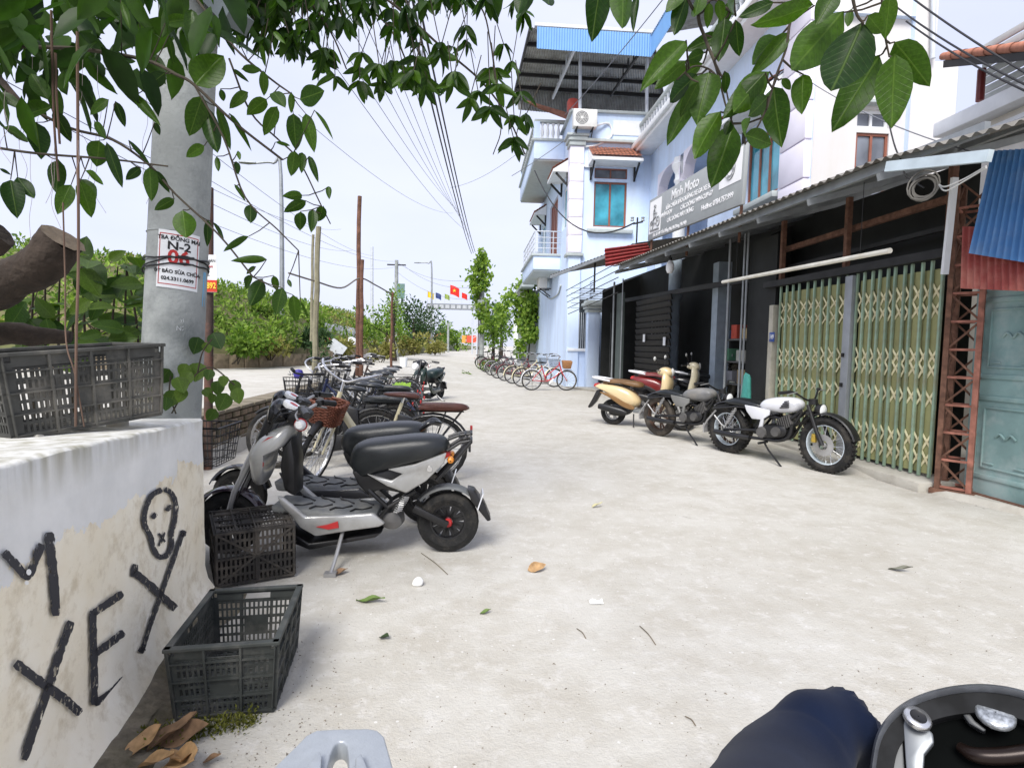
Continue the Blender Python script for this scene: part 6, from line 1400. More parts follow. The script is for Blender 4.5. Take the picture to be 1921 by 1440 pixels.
# ============================================================ NEAR LEFT: crates, pole, post
M_CRATE = M('dusty_crate_plastic', (.065, .073, .068), .6, var=.25, scale=12, dirt=(.19, .185, .165), damt=.75, dscale=5)
M_CRATE2 = M('muddy_crate_plastic', (.05, .045, .04), .75, var=.3, scale=14, dirt=(.17, .145, .115), damt=.85, dscale=5)
def make_crate(root, L_, Wd, H, mat, taper=.9):
    """slotted plastic crate; local origin at the middle of its base"""
    def corner(sx, sy, z):
        k = taper+(1-taper)*z/H; return Vector((sx*L_/2*k, sy*Wd/2*k, z))
    for (c0, c1) in (((-1, -1), (1, -1)), ((1, -1), (1, 1)), ((1, 1), (-1, 1)), ((-1, 1), (-1, -1))):
        w_ = L_ if c0[1] == c1[1] else Wd
        p00, p10, p01, p11 = corner(*c0, 0), corner(*c1, 0), corner(*c0, H), corner(*c1, H)
        nrm = (p10-p00).cross(p01-p00).normalized()
        P = lambda a, b, o=0.: p00.lerp(p10, a).lerp(p01.lerp(p11, a), b) + nrm*o
        mb = MB()
        def blk(a0, a1, b0, b1, o0=-.002, o1=.002):
            mb.hexa([P(a0, b0, o0), P(a1, b0, o0), P(a1, b0, o1), P(a0, b0, o1), P(a0, b1, o0), P(a1, b1, o0), P(a1, b1, o1), P(a0, b1, o1)])
        nr = 6; ns = int(w_/.0205); e = .05
        bs = [.05+.80*i/nr for i in range(nr+1)]; sh = .030/w_
        blk(0, 1, 0, bs[0]); blk(0, e, bs[0], .9); blk(1-e, 1, bs[0], .9)
        hx0, hx1 = .5-.06/w_, .5+.06/w_
        blk(e, hx0, bs[-1]-.02, .98); blk(hx1, 1-e, bs[-1]-.02, .98); blk(hx0, hx1, .94, .98); blk(hx0, hx1, bs[-1]-.02, .84)
        for i in range(nr):
            b0, b1 = bs[i], bs[i+1]; blk(e, 1-e, b1-.032, b1)
            for k in range(ns+1):
                a = e+(1-2*e)*k/ns; blk(max(e, a-.0042/w_), min(1-e, a+.0042/w_), b0, b1-.032, -.0018, .0018)
        blk(.38, .62, bs[2], bs[4]-.033, -.0015, .0015)
        for a in ([.0, .25, .5, .75, 1.] if w_ > .4 else [.0, .33, .67, 1.]): blk(max(0, a-.004/w_), min(1, a+.004/w_), .0, .98, .002, .013)
        for b in (.02, .27, .53, .79): blk(0, 1, b, b+.018, .0021, .012)
        mb.build('side_panel', mat, root, world=False, smooth=0)
    rim = MB(); o = .014
    for (c0, c1) in (((-1, -1), (1, -1)), ((1, -1), (1, 1)), ((1, 1), (-1, 1)), ((-1, 1), (-1, -1))):
        a, b = corner(*c0, H), corner(*c1, H); d = (b-a).normalized(); rim.bar(a-d*o, b+d*o, .026, .014)
    rim.build('rim', mat, root, world=False, smooth=0, bevel=.003)
    bt = MB(); x, y = L_*taper/2, Wd*taper/2
    n1, n2 = int(L_/.024), int(Wd/.045)
    for i in range(n1+1): xx = -x+2*x*i/n1; bt.box((xx, 0, .004), (.012, 2*y, .007))
    for i in range(n2+1): yy = -y+2*y*i/n2; bt.box((0, yy, .0045), (2*x, .014, .0082))
    for (a, b) in (((-x, -y), (x, y)), ((-x, y), (x, -y))): bt.bar((a[0], a[1], -.001), (b[0], b[1], -.001), .012, .010)
    bt.box((0, 0, -.001), (2*x, .010, .009)); bt.box((0, 0, -.0012), (.010, 2*y, .009))
    for s in (-1, 1): bt.box((s*x, 0, .0), (.012, 2*y+.01, .014)); bt.box((0, s*y, .0), (2*x+.01, .012, .0138))
    bt.build('base', mat, root, world=False, smooth=0)
FLc, FRc, BRc, BLc = GZ(318, 1215, .28), GZ(515, 1207, .28), GZ(563, 1100, .28), GZ(398, 1108, .28)
ctr = (FLc+FRc+BRc+BLc)/4; la_ = ((BLc+BRc)-(FLc+FRc))/2; Lc = la_.length; Wc = ((FRc-FLc).length+(BRc-BLc).length)/2
cr1 = thing('crate', 'empty dark green-grey plastic crate standing open on the ground against the wall', 'crate', (ctr.x, ctr.y, .008), math.atan2(la_.y, la_.x), 'plastic crates')
make_crate(cr1, Lc, Wc, .272, M_CRATE)
e0, e1 = GZ(409, 1106), GZ(550, 1082); ev_ = e1-e0; xax = ev_.normalized(); zax = Vector((-xax.y, xax.x, 0)); zax = zax if zax.y > 0 else -zax
yax = zax.cross(xax); L2 = ev_.length/.93; W2 = .305
cr2 = thing('crate', 'muddy plastic crate tipped on its side, its ribbed base facing out', 'crate', (e0+e1)/2+Vector((0, 0, W2/2+.012)), 0, 'plastic crates')
cr2.rotation_euler = Matrix((xax, yax, zax)).transposed().to_euler()
make_crate(cr2, L2, W2, .44, M_CRATE2, .95)
a_, b_ = PY(32, 822, 2.15), PY(297, 776, 2.6); xa_ = (b_-a_).normalized(); yy_ = Zv.cross(xa_).normalized(); zz_ = xa_.cross(yy_)
L3 = (b_-a_).length/.9; W3 = .34
cr3 = thing('crate', 'dusty plastic crate standing on top of the plastered wall beside the concrete pole', 'crate', (a_+b_)/2+yy_*W3*.45, 0, 'plastic crates')
cr3.rotation_euler = Matrix((xa_, yy_, zz_)).transposed().to_euler()
make_crate(cr3, L3, W3, .30, M('dry_dusty_crate', (.10, .10, .09), .75, var=.25, scale=12, dirt=(.26, .24, .2), damt=.8, dscale=5), .92)
# rubble that levels the crate on the wall
for i in range(2):
    f = .12+i*.76; p = a_.lerp(b_, f)+yy_*rnd.uniform(.02, .22); t_ = (WA.y-p.y); zt_ = wtop(max(0, t_))
    hh = max(.02, p.z-zt_); MB().box((p.x, p.y, zt_+hh/2-.002), (.07, .06, hh)).top('rubble_stone', M_CONC, ('left', 'right')[i]+' bit of concrete rubble wedged under the crate on the wall', 'stone', 'rubble under the crate', bevel=.008)

# ---- concrete utility pole with poster
PYY = 3.45
pb0, pt0 = PY(318, 770, PYY), PY(356, 0, PYY); pd = (pt0-pb0).normalized(); pbase = pb0+pd*((0-pb0.z)/pd.z); ptop = pb0+pd*((7.5-pb0.z)/pd.z)
up_pole = thing('utility_pole', 'thick grey concrete utility pole with a white N-2 notice beside the wall', 'pole', pbase)
def prad(z): return .168-.0068*z
MB().tube([pbase-Zv*.1, pbase.lerp(ptop, .5), ptop], [prad(0), prad(3.75), prad(7.5)], 32).build('shaft', M_CPOLE, up_pole)
for zz in (1.98, 3.05): c = pb0+pd*((zz-pb0.z)/pd.z); MB().lathe([(prad(zz)-.002, -.006), (prad(zz)+.003, 0), (prad(zz)-.002, .006)], c, seg=32).build('casting_seam', M_CPOLE, up_pole)
tocam = math.atan2(-pbase.y, -pbase.x)
def pbend(x, z, o_):
    """x: metres round the pole from the side facing the camera (to the right), z: height"""
    c = pb0+pd*((z-pb0.z)/pd.z); a = tocam + x/prad(z); return c + Vector((math.cos(a), math.sin(a), 0))*(prad(z)+o_)
zA_, zB_ = PY(322, 541, PYY-.16).z, PY(322, 433, PYY-.16).z; zc_ = (zA_+zB_)/2; tilt = -.06
nt_ = thing('notice', 'white N-2 notice with red number 06 wrapped on the concrete pole', 'notice', pbend(0, zA_, .004))
bx = lambda x, y, o_=.0: pbend(x-y*tilt*0+.005, zc_+y-x*.10, .004+o_)
hw_, hh_ = .105, (zB_-zA_)/2
MB().grid([[bx(-hw_+2*hw_*i/14, -hh_+2*hh_*j/4) for i in range(15)] for j in range(5)]).build('sheet', M_WTRIM, nt_)
M_TXT = M('print_black', (.03, .03, .035), .7); M_TXR = M('print_red', (.45, .03, .03), .7)
for (x0, y0, x1, y1) in ((-.095, -.155, .095, -.150), (-.095, .150, .095, .155), (-.096, -.155, -.092, .155), (.092, -.155, .096, .155)):
    MB().grid([[bx(x0+(x1-x0)*i/8, (y0+(y1-y0)*j)*hh_/.175, .0012) for i in range(9)] for j in range(2)]).build('border', M_TXR, nt_)
def bend_text(t, size, y, m, bold=.0, xs=1., x=0.):
    me = text_mesh(t, size, m, depth=.0004, xs=xs, bold=bold); off = origin(nt_)
    for v in me.vertices: v.co = bx(v.co.x+x, v.co.y+y, .0015+v.co.z) - off
    link('lettering', me, nt_)
k_ = hh_/.175
bend_text('TBA ĐỒNG MAI', .030, .128*k_, M_TXT, .0008); bend_text('N-2', .062, .082*k_, M_TXT, .0015, 1.15); bend_text('06', .105, .012*k_, M_TXR, .003, 1.0); bend_text('ĐT BÁO SỬA CHỮA:', .026, -.075*k_, M_TXT, .0008); bend_text('024.3311.0699', .027, -.118*k_, M_TXT, .0008)
def bend_chalk(t, size, x, z, parent):
    me = text_mesh(t, size, M_WTRIM, depth=.0003); off = origin(parent)
    for v in me.vertices: v.co = pbend(x+v.co.x, z+v.co.y, .002) - off
    link('chalk_mark', me, parent)
bend_chalk('N2-34', .036, .055, PY(343, 616, PYY-.16).z, up_pole); bend_chalk('ybm', .026, .05, PY(343, 600, PYY-.16).z, up_pole)
zs0, zs1 = PY(370, 573, PYY-.1).z, PY(370, 507, PYY-.1).z
MB().grid([[pbend(.155+.028*i/3, zs0+(zs1-zs0)*j, .003) for i in range(4)] for j in range(2)]).build('blue_sticker', M('sticker_blue', (.08, .42, .75), .5), up_pole)
for (zz, tl) in ((PY(320, 482, PYY-.16).z, .0), (PY(320, 497, PYY-.16).z, .05), (PY(320, 500, PYY-.16).z, .02)):
    MB().tube([pbend(.168*a, zz+tl*math.cos(a)+.004*math.sin(7*a), .009) for a in [2*math.pi*k/28 for k in range(29)]], .0045, 6).build('binding_wire', M_BLK, up_pole)
jb = PY(412, 12, 3.3); MB().bar(PY(372, -40, 3.35), PY(448, 42, 3.2), .14, .09).top('lamp_housing', M('grey_lamp_shell', (.16, .19, .20), .5, metal=.3), 'grey metal lamp housing bolted to the top of the concrete pole', 'lamp')

# ---- rusty iron post with advertising plate
ip = thing('iron_post', 'rusty iron post standing right behind the concrete pole', 'post', GZ(390, 880))
q0 = Vector(ip.location); q1 = PY(392, 352, q0.y); MB().tube([q0-Zv*.05, q0.lerp(q1, .5)+Vector((.006, 0, 0)), q1], .044, 12).build('shaft', M('blackened_rust', (.09, .06, .05), .7, var=.4, scale=10, dirt=(.25, .10, .06), damt=.8, dscale=4), ip)
MB().tube([PY(387, 345, q0.y+.05), PY(384, 490, q0.y+.05)], .016, 8).build('side_rod', M_RUSTL, ip)
ad = thing('advert_plate', 'small white and red advertising plate with yellow number on the iron post', 'sign', PY(390, 545, q0.y-.07))
c_ = PY(388, 513, q0.y-.06); sc_ = q0.y/1078
MB().box(c_, (.20, .006, 66*sc_)).build('plate', M_WTRIM, ad); MB().box(PY(388, 536, q0.y-.066), (.205, .004, 21*sc_)).build('number_band', M('ad_red', (.5, .04, .02), .6), ad)
put_text('13.892', .085, M('ad_yellow', (.85, .55, .05), .6), ad, PY(389, 536, q0.y-.071), Xv, Zv, xs=.75, bold=.002)
put_text('MÁY HÀN', .045, M_TXT, ad, PY(388, 489, q0.y-.066), Xv, Zv, xs=.85); put_text('SỬA MÁI', .032, M_TXR, ad, PY(388, 500, q0.y-.066), Xv, Zv); put_text('Zalo', .03, M_TXT, ad, PY(388, 516, q0.y-.066), Xv, Zv)

# ============================================================ NEAR EDGE: bracket, knee, dash
M_CAST = M('cast_silver', (.36, .385, .41), .38, metal=.35, var=.05, scale=60, bump=.08, bscale=300)
bkt = thing('luggage_plate', 'smooth silver cast plate with a long slot poking in at the bottom edge', 'bracket', GZ(630, 1500, .5))
zpl = .80; gp = lambda L__: [GZ(x, y, zpl) for x, y in L__]
outer = [(470, 1540), (512, 1440), (560, 1393), (574, 1378), (594, 1368), (632, 1366), (690, 1365), (708, 1368), (721, 1380), (738, 1440), (756, 1540)]
inner = [(606, 1540), (614, 1440), (620, 1415), (626, 1400), (630, 1393), (637, 1389), (645, 1390), (651, 1397), (653, 1408), (655, 1440), (660, 1540)]
for lv, (th_, ins) in enumerate(((0, 0),)):
    O, I = gp(outer), gp(inner); mbp = MB(); n = len(O)
    mbp.grid([O, I]); k0 = len(mbp.v); mbp.grid([[p-Zv*.022 for p in O], [p-Zv*.030 for p in I]])
    for i in range(n-1):
        mbp.f.append([i, i+1, k0+i+1, k0+i]); mbp.f.append([n+i, n+i+1, k0+n+i+1, k0+n+i])
    mbp.build('plate', M_CAST, bkt, bevel=.005, bseg=3)
for sgn, L__ in ((-1, [(560, 1540), (580, 1440), (600, 1415), (604, 1430), (596, 1540)]), (1, [(668, 1540), (666, 1430), (678, 1420), (694, 1460), (700, 1540)])):
    MB().slab([GZ(x, y, zpl+.004) for x, y in L__], (0, 0, .008)).build('raised_rib', M_CAST, bkt, bevel=.003)
st0 = GZ(640, 1500, zpl-.02)
MB().tube([st0, Vector((st0.x, st0.y-.12, .62)), Vector((st0.x, st0.y-.2, .02))], .02, 10).build('support_tube', M_BLK, bkt)

def knee():
    m, t, b = nodes_of('navy_cloth'); n = t.nodes; l = t.links.new
    tc_ = n.new('ShaderNodeTexCoord'); nz = n.new('ShaderNodeTexNoise'); nz.inputs['Scale'].default_value = 14; nz.inputs['Detail'].default_value = 6; l(tc_.outputs['Object'], nz.inputs['Vector'])
    rp_ = n.new('ShaderNodeValToRGB'); rp_.color_ramp.elements[0].color = (.003, .006, .018, 1); rp_.color_ramp.elements[1].color = (.007, .013, .034, 1); l(nz.outputs[0], rp_.inputs[0]); l(rp_.outputs[0], b.inputs['Base Color'])
    b.inputs['Roughness'].default_value = .95; setspec(b, .08); b.inputs['Sheen Weight'].default_value = .04
    n2 = n.new('ShaderNodeTexNoise'); n2.inputs['Scale'].default_value = 600; l(tc_.outputs['Object'], n2.inputs['Vector']); bp = n.new('ShaderNodeBump'); bp.inputs['Strength'].default_value = .3; bp.inputs['Distance'].default_value = .002; l(n2.outputs[0], bp.inputs['Height']); l(bp.outputs[0], b.inputs['Normal'])
    A0, A1, K, S1 = PY(1405, 1690, .55), PY(1450, 1510, .80), PY(1540, 1378, .98), PY(1622, 1430, 1.10)
    ank = Vector((S1.x+.10, S1.y+.06, .12))
    pts = [A0, A1, PY(1500, 1428, .92), K, PY(1588, 1388, 1.05), S1, S1.lerp(ank, .5)+Vector((.02, -.02, 0)), ank]
    mb = MB().tube(pts, [.095, .092, .084, .074, .07, .068, .062, .058], 48, smooth=14)
    cen = K
    for v in mb.v:      # cloth folds running round the knee, and a pinched crest
        d = (v-cen).length; f = math.exp(-(d/.16)**2)
        ph = noise.noise(v*7.0)*2.2
        dv_ = v-PY(1615, 1450, 1.0); th_ = math.atan2(dv_.dot(up), dv_.dot(rt)); rg = (1-abs(math.sin(th_*3.3+.5+ph*.22)))**3; w_ = .030*rg*(.25+.75*f) - .006 + .010*noise.noise(v*8)
        q = v-cen; q = q.normalized() if q.length > 1e-6 else Zv
        v += q*w_
        if (v.z > K.z+.03) and f > .4: v += Vector((-.008, 0, .008))*f*max(0, 1-abs((v-K).dot(rt)+.02)/.06)
    o_ = thing('person', "person in navy trousers, only a bent knee showing at the lower right edge", 'person', (ank.x, ank.y, 0))
    mb.build('leg', m, o_, smooth=60)
    sh = MB().loft([((ank.x-.02, ank.y-.10, .05), .07, .09), ((ank.x-.02, ank.y-.02, .06), .09, .12), ((ank.x-.02, ank.y+.08, .045), .095, .085), ((ank.x-.02, ank.y+.16, .03), .07, .05)], seg=14)
    sh.build('shoe', M_BLK, o_)
knee()
# dash / headlamp nacelle of the motorbike the picture was taken from
ck_ = thing('motorbike_cockpit', 'black motorbike cockpit with silver rim and chrome bolts at the lower right corner', 'motorbike', PY(1830, 1700, .75))
Cc = PY(1815, 1440, .82); nc = (CAM-Cc).normalized(); nc = (nc+Zv*.25).normalized()
Qp = lambda px, py, d=0.: PPL(px, py, Cc, nc) + nc*d
arcp = [(1628, 1500), (1634, 1420), (1648, 1368), (1680, 1328), (1725, 1302), (1785, 1286), (1850, 1282), (1920, 1294), (1990, 1325), (2040, 1380), (2060, 1460), (2060, 1560)]
op = catmull([Vector((*a, 0)) for a in arcp], 5)
ip_ = [Vector((1845+(p.x-1845)*.95, 1475+(p.y-1475)*.93, 0)) for p in op]; ip2 = [Vector((1845+(p.x-1845)*.80, 1475+(p.y-1475)*.74, 0)) for p in op]
MB().grid([[Qp(p.x, p.y, -.03) for p in op], [Qp(p.x, p.y, .0) for p in op], [Qp(1845+(p.x-1845)*.975, 1475+(p.y-1475)*.965, .008) for p in op], [Qp(p.x, p.y, .0) for p in ip_], [Qp(p.x, p.y, -.03) for p in ip_]]).build('rim_trim', M('rim_grey', (.17, .18, .20), .35, metal=.3, var=.2, scale=40), ck_, smooth=50)
MB().grid([[Qp(p.x, p.y, -.006) for p in ip_], [Qp(p.x, p.y, -.012) for p in ip2], [Qp(p.x, p.y, -.05) for p in ip2]]).build('inner_trim', M('grey_alloy_dash', (.022, .023, .025), .7, metal=.0, spec=.15, var=.5, scale=25), ck_, smooth=50)
MB().add([Qp(p.x, p.y, -.045) for p in ip2]+[Qp(2060, 1700, -.045), Qp(1620, 1700, -.045)], [tuple(range(len(ip2)+2))]).build('dash_face', M('dash_black', (.006, .007, .007), .9, var=.3, spec=.02), ck_, smooth=0)
bk_ = MB().grid([[Qp(p.x, p.y, -.03) for p in op], [Qp(1845+(p.x-1845)*.9, 1500+(p.y-1500)*.9, -.14) for p in op], [Qp(1845+(p.x-1845)*.5, 1520+(p.y-1520)*.5, -.22) for p in op]]); bk_.build('shell', M_BLK, ck_)
def cbolt(px, py, r_, lab, d, tl, mat, inner_=None):
    c = Qp(px, py, d); ax = (nc + rt*tl[0] + up*tl[1]).normalized(); q = ax.to_track_quat('Z', 'Y').to_matrix().to_4x4(); q.translation = c
    o_ = MB().lathe([(.001, .003), (r_*.86, .003), (r_*.95, .0015), (r_, -.001), (r_, -.006)], seg=28).xform(q).build('bolt', mat, ck_)
    if inner_: MB().lathe([(.001, .0034), (r_*.5, .0034), (r_*.55, .004), (r_*.6, .0032)], seg=20).xform(q).build('bolt_socket', inner_, o_)
M_CHB = M('speckled_chrome', (.36, .38, .4), .3, metal=.7, var=.45, scale=160)
cbolt(1868, 1333, .027, '', -.012, (.1, .7), M_CHB); cbolt(1722, 1346, .021, '', .004, (.45, .55), M_CHR, M_BLK)
MB().slab([Qp(x, y, -.008) for x, y in ((1692, 1330), (1712, 1338), (1750, 1372), (1752, 1390), (1734, 1412), (1732, 1440), (1745, 1520), (1706, 1520), (1698, 1420))], -nc*.02).build('side_plate', M('side_alloy', (.22, .235, .25), .35, metal=.4, var=.15), ck_, bevel=.003)
MB().slab([Qp(x, y, -.015) for x, y in ((1640, 1386), (1664, 1352), (1690, 1336), (1696, 1430), (1704, 1540), (1648, 1540), (1636, 1440))], -nc*.02).build('side_fin', M('dark_grey_alloy', (.09, .095, .1), .45, metal=.3, var=.2), ck_, bevel=.004)
MB().tube([Qp(1800, 1392, -.03), Qp(1830, 1410, -.02), Qp(1880, 1412, -.02), Qp(1960, 1404, -.02), Qp(2030, 1410, -.02)], [.008, .012, .013, .013, .013], 12, smooth=5).build('handle_tube', M('bronze_tube', (.035, .022, .018), .3, metal=.5), ck_)
MB().slab([Qp(x, y, -.02) for x, y in ((1780, 1295), (1788, 1290), (1830, 1345), (1852, 1362), (1846, 1366), (1818, 1350))], -nc*.02).build('web_rib', M('dark_grey_alloy', (.09, .095, .1), .45), ck_, bevel=.002)
pz = Qp(1840, 1560, -.15); MB().tube([pz, Vector((pz.x+.05, pz.y-.1, .5)), Vector((pz.x+.1, pz.y-.2, .02))], .04, 12).build('steering_column', M_BLK, ck_)

# ============================================================ OVERHEAD CABLES
M_CAB = M('black_cable', (.03, .03, .035), .6); M_CABT = M('thin_grey_cable', (.20, .21, .24), .6)
def cable(a, b, sag, r_, m, label, group):
    a, b = Vector(a), Vector(b); n = 14; mb = MB()
    mb.tube([a.lerp(b, i/n)-Zv*(sag*4*(i/n)*(1-i/n)) for i in range(n+1)], r_, 5); mb.top('overhead_cable', m, label, 'cable', group)
end = PY(888, 476, 33)
for i, (px, py) in enumerate(((748, -60), (760, -60), (772, -60))):
    cable(PY(px, py, 6.5), end+Vector((-.1+.1*i, 0, .05*i)), .25, .016, M_CAB, ('left', 'middle', 'right')[i]+' thick black cable of the three sweeping up from the creeper pole', 'thick cable bundle')
for i, (px, py, y0) in enumerate(((560, -40, 7), (600, -60, 7), (640, -60, 7), (670, -60, 7), (520, -30, 7), (705, -60, 7))):
    cable(PY(px, py, y0), PY(862+4*i, 395+10*i, 33), .35, .006, M_CABT, ('second', 'third', 'fourth', 'fifth', 'leftmost', 'sixth')[i]+' of the thin cables fanning down the sky left of the thick bundle', 'thin fanning cables')
for i, (x0, y0, x1, y1, d0, d1) in enumerate(((-40, 125, 640, 430, 6, 34), (-40, 150, 660, 470, 6, 34), (380, 330, 745, 490, 12, 38), (400, 420, 745, 500, 14, 38), (150, 90, 700, 480, 7, 40), (560, 215, 850, 400, 12, 36))):
    cable(PY(x0, y0, d0), PY(x1, y1, d1), .5, .006, M_CABT, ('uppermost long', 'second long', 'short steep', 'lowest short', 'long steep', 'rightmost')[i]+' thin wire crossing the pale sky behind the hanging leaves', 'thin wires behind leaves')
for i, (x0, y0, x1, y1) in enumerate(((745, 492, 905, 520), (760, 500, 905, 535), (745, 510, 900, 560))):
    cable(PY(x0, y0, 38), PY(x1, y1, 33), .6, .009, M_CABT, ('upper', 'middle', 'lower')[i]+' faraway wire slung between the thin pole and the creeper pole', 'far wires')
cable(PY(845, 352, 30), PY(995, 268, 21.5), .3, .008, M_CABT, 'thin wire running to the upper balcony of the blue house', None)
cable(PY(1003, 320, 21.6), PY(1190, 418, 13.6), 1.0, .02, M_CAB, 'black cable drooping in front of the blue house to the insulators', None)
for i, (x0, y0, x1, y1) in enumerate(((1680, 12, 1990, 190), (1700, 40, 1990, 200), (1640, -60, 1990, 175))):
    cable(PY(x0, y0, 7), PY(x1, y1, 4.5), .06, .010, M_CAB, ('middle', 'lowest', 'uppermost')[i]+' black cable crossing in front of the tiled roof corner', 'cables at the tiled roof')
cable(PY(1060, 215, 20), PY(1290, -60, 12), .1, .012, M_CABT, 'pale guy wire slanting in front of the blue fascia', None)
cable(PY(1080, 248, 19.5), PY(960, 330, 21), .05, .012, M_CABT, 'thin wire from the terrace down past the upper balcony', None)
cable(PY(1500, 140, 8), PY(1840, 290, 5), .1, .006, M_CABT, 'pale thin wire sloping across the white building wall', None)

# ============================================================ VEGETATION
def leaf_mesh(name, mat, w_=.46, fold=.10, curl=.12, n=8, wav=.02, sx=0):
    mb = MB(); rows = []
    for i in range(n+1):
        t = i/n; pr = (math.sin(math.pi*min(1, t**.82))**.72 if 0 < t < 1 else 0)*(1-.12*t); hw = w_/2*pr
        zc = -curl*(t**1.6)*1.0 + .02*math.sin(5*t+sx)
        rows.append([Vector((t, -hw, zc+fold*hw*2+wav*math.sin(9*t+sx))), Vector((t, -hw*.5, zc+fold*hw*.7)), Vector((t, 0, zc-.006)), Vector((t, hw*.5, zc+fold*hw*.7)), Vector((t, hw, zc+fold*hw*2+wav*math.cos(8*t+sx)))])
    mb.grid(rows); return mb
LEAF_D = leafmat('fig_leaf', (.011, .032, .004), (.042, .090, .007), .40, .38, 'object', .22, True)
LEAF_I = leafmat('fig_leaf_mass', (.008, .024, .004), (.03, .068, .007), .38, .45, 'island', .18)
LEAF_S = leafmat('shrub_leaf', (.02, .05, .008), (.075, .125, .016), .35, .5, 'object', .3, True)
HILL = leafmat('hill_leaf', (.06, .115, .025), (.23, .32, .07), .30, .7, 'island', .1)
HILL2 = leafmat('dry_weed_leaf', (.16, .15, .05), (.33, .31, .12), .25, .8, 'island', .1)
TREEL = leafmat('tree_leaf', (.07, .14, .025), (.26, .36, .08), .35, .6, 'island', .15)
DARKL = leafmat('dark_tree_leaf', (.025, .055, .025), (.08, .13, .06), .25, .6, 'island', .15)
CREEP = leafmat('creeper_leaf', (.07, .14, .02), (.26, .36, .06), .4, .5, 'island', .2)
lv = [leaf_mesh('leaf', LEAF_D, .5, f, c, sx=s).mesh('leaf', LEAF_D, smooth=80) for f, c, s in ((.10, .10, 0), (.16, .2, 1), (.05, .05, 2), (.2, .28, 4))]
def leaf_matrix(B, T, nrm, wf):
    x = T-B; L_ = x.length; x = x/L_; z = (nrm - x*nrm.dot(x)); z = z.normalized() if z.length > 1e-4 else Vector((0, 0, 1)); y = z.cross(x)
    m = Matrix((x*L_, y*L_*wf, z*L_)).transposed().to_4x4(); m.translation = B; return m
def rvec(s=1.): return Vector((rnd.uniform(-s, s), rnd.uniform(-s, s), rnd.uniform(-s, s)))
BP = []
PET = {}
def petiole(key, B):
    if not BP: return
    q = min(BP, key=lambda p: (p-B).length_squared)
    if .004 < (q-B).length < .35: PET.setdefault(key, MB()).tube([q, q.lerp(B, .5)-Zv*.004, B], [.0022, .0015], 5, cap=False)
def add_leaf(parent, B, T, wf=1., tilt=.5, off=None):
    me = rnd.choice(lv); nrm = (CAM-B).normalized()*(1 if rnd.random() < .6 else -1) + Zv*.35 + rvec(tilt)
    m = leaf_matrix(B, T, nrm, wf); m.translation = m.translation - (off if off is not None else origin(parent))
    o = link('leaf', me, parent); o.matrix_local = m; return o
class Mass:
    def __init__(s): s.mb = MB()
    def leaf(s, B, T, nrm, w_):
        x = T-B; L_ = x.length
        if L_ < 1e-5: return
        z = (nrm-x*(nrm.dot(x)/L_**2)); z = z.normalized() if z.length > 1e-4 else Zv; y = z.cross(x/L_)*L_*w_/2
        s.mb.add([B, B+x*.45+y+z*L_*.06, T-z*L_*.08, B+x*.45-y+z*L_*.06], [(0, 1, 2), (0, 2, 3)])
    def full(s, B, T, nrm, wf):
        m = leaf_matrix(B, T, nrm, wf); k = leaf_mesh('l', None, .5, .12, .15, n=5, sx=rnd.random()*6); k.xform(m); s.mb.add(k.v, k.f)
M_BARK = M('fig_bark', (.075, .055, .042), .95, var=.4, scale=14, bump=.9, bscale=22, dirt=(.05, .04, .03), damt=.8, dscale=5)
M_TWIG = M('twig', (.075, .06, .04), .9, var=.3, scale=20)
M_WOOD = M('cut_wood', (.20, .155, .11), .9, var=.3, scale=16, bump=.4, bscale=30)
# ---- overhanging fig tree
ft = thing('fig_tree', 'fig tree at the left edge with sawn limb, hanging roots and overhead leaves', 'tree', (-3.3, 2.5, 0))
trunk = MB().tube([(-3.35, 2.45, -.1), (-3.3, 2.5, 1.0), (-3.25, 2.55, 2.2), (-3.0, 2.6, 3.4), (-2.4, 2.7, 4.4)], [.42, .34, .3, .26, .2], 18, smooth=5)
l1 = catmull([Vector((-3.25, 2.5, 1.35)), PY(-60, 555, 2.75), PY(20, 525, 2.75), PY(85, 490, 2.7), PY(118, 448, 2.68)], 7)
trunk.tube(l1, [.15, .095, .085, .09, .085], 16, cap=False); trunk.tube([Vector((-3.4, 2.6, 1.1)), PY(-40, 632, 2.95), PY(60, 630, 3.0), PY(128, 632, 3.05)], [.16, .06, .05, .03], 12, smooth=4)
trunk.tube([PY(-80, 470, 2.4), PY(-20, 455, 2.4), PY(5, 440, 2.4)], [.07, .06, .05], 10)
for v in trunk.v: v += rvec(1)*.004 + (v-Vector((-3.3, 2.5, v.z))).normalized()*.018*noise.noise(v*6)
trunk.build('trunk', M_BARK, ft, smooth=60)
ed = (l1[-1]-l1[-4]).normalized(); cf = l1[-1]; a_ = ed.cross(Vector((0, 1, 0))).normalized(); b2_ = ed.cross(a_)
MB().add([cf+ed*.004+a_*.087*math.cos(k*math.pi/8)*(1+.08*math.sin(3*k))+b2_*.087*math.sin(k*math.pi/8) for k in range(16)], [tuple(range(16))]).build('sawn_face', M_WOOD, ft, smooth=0)
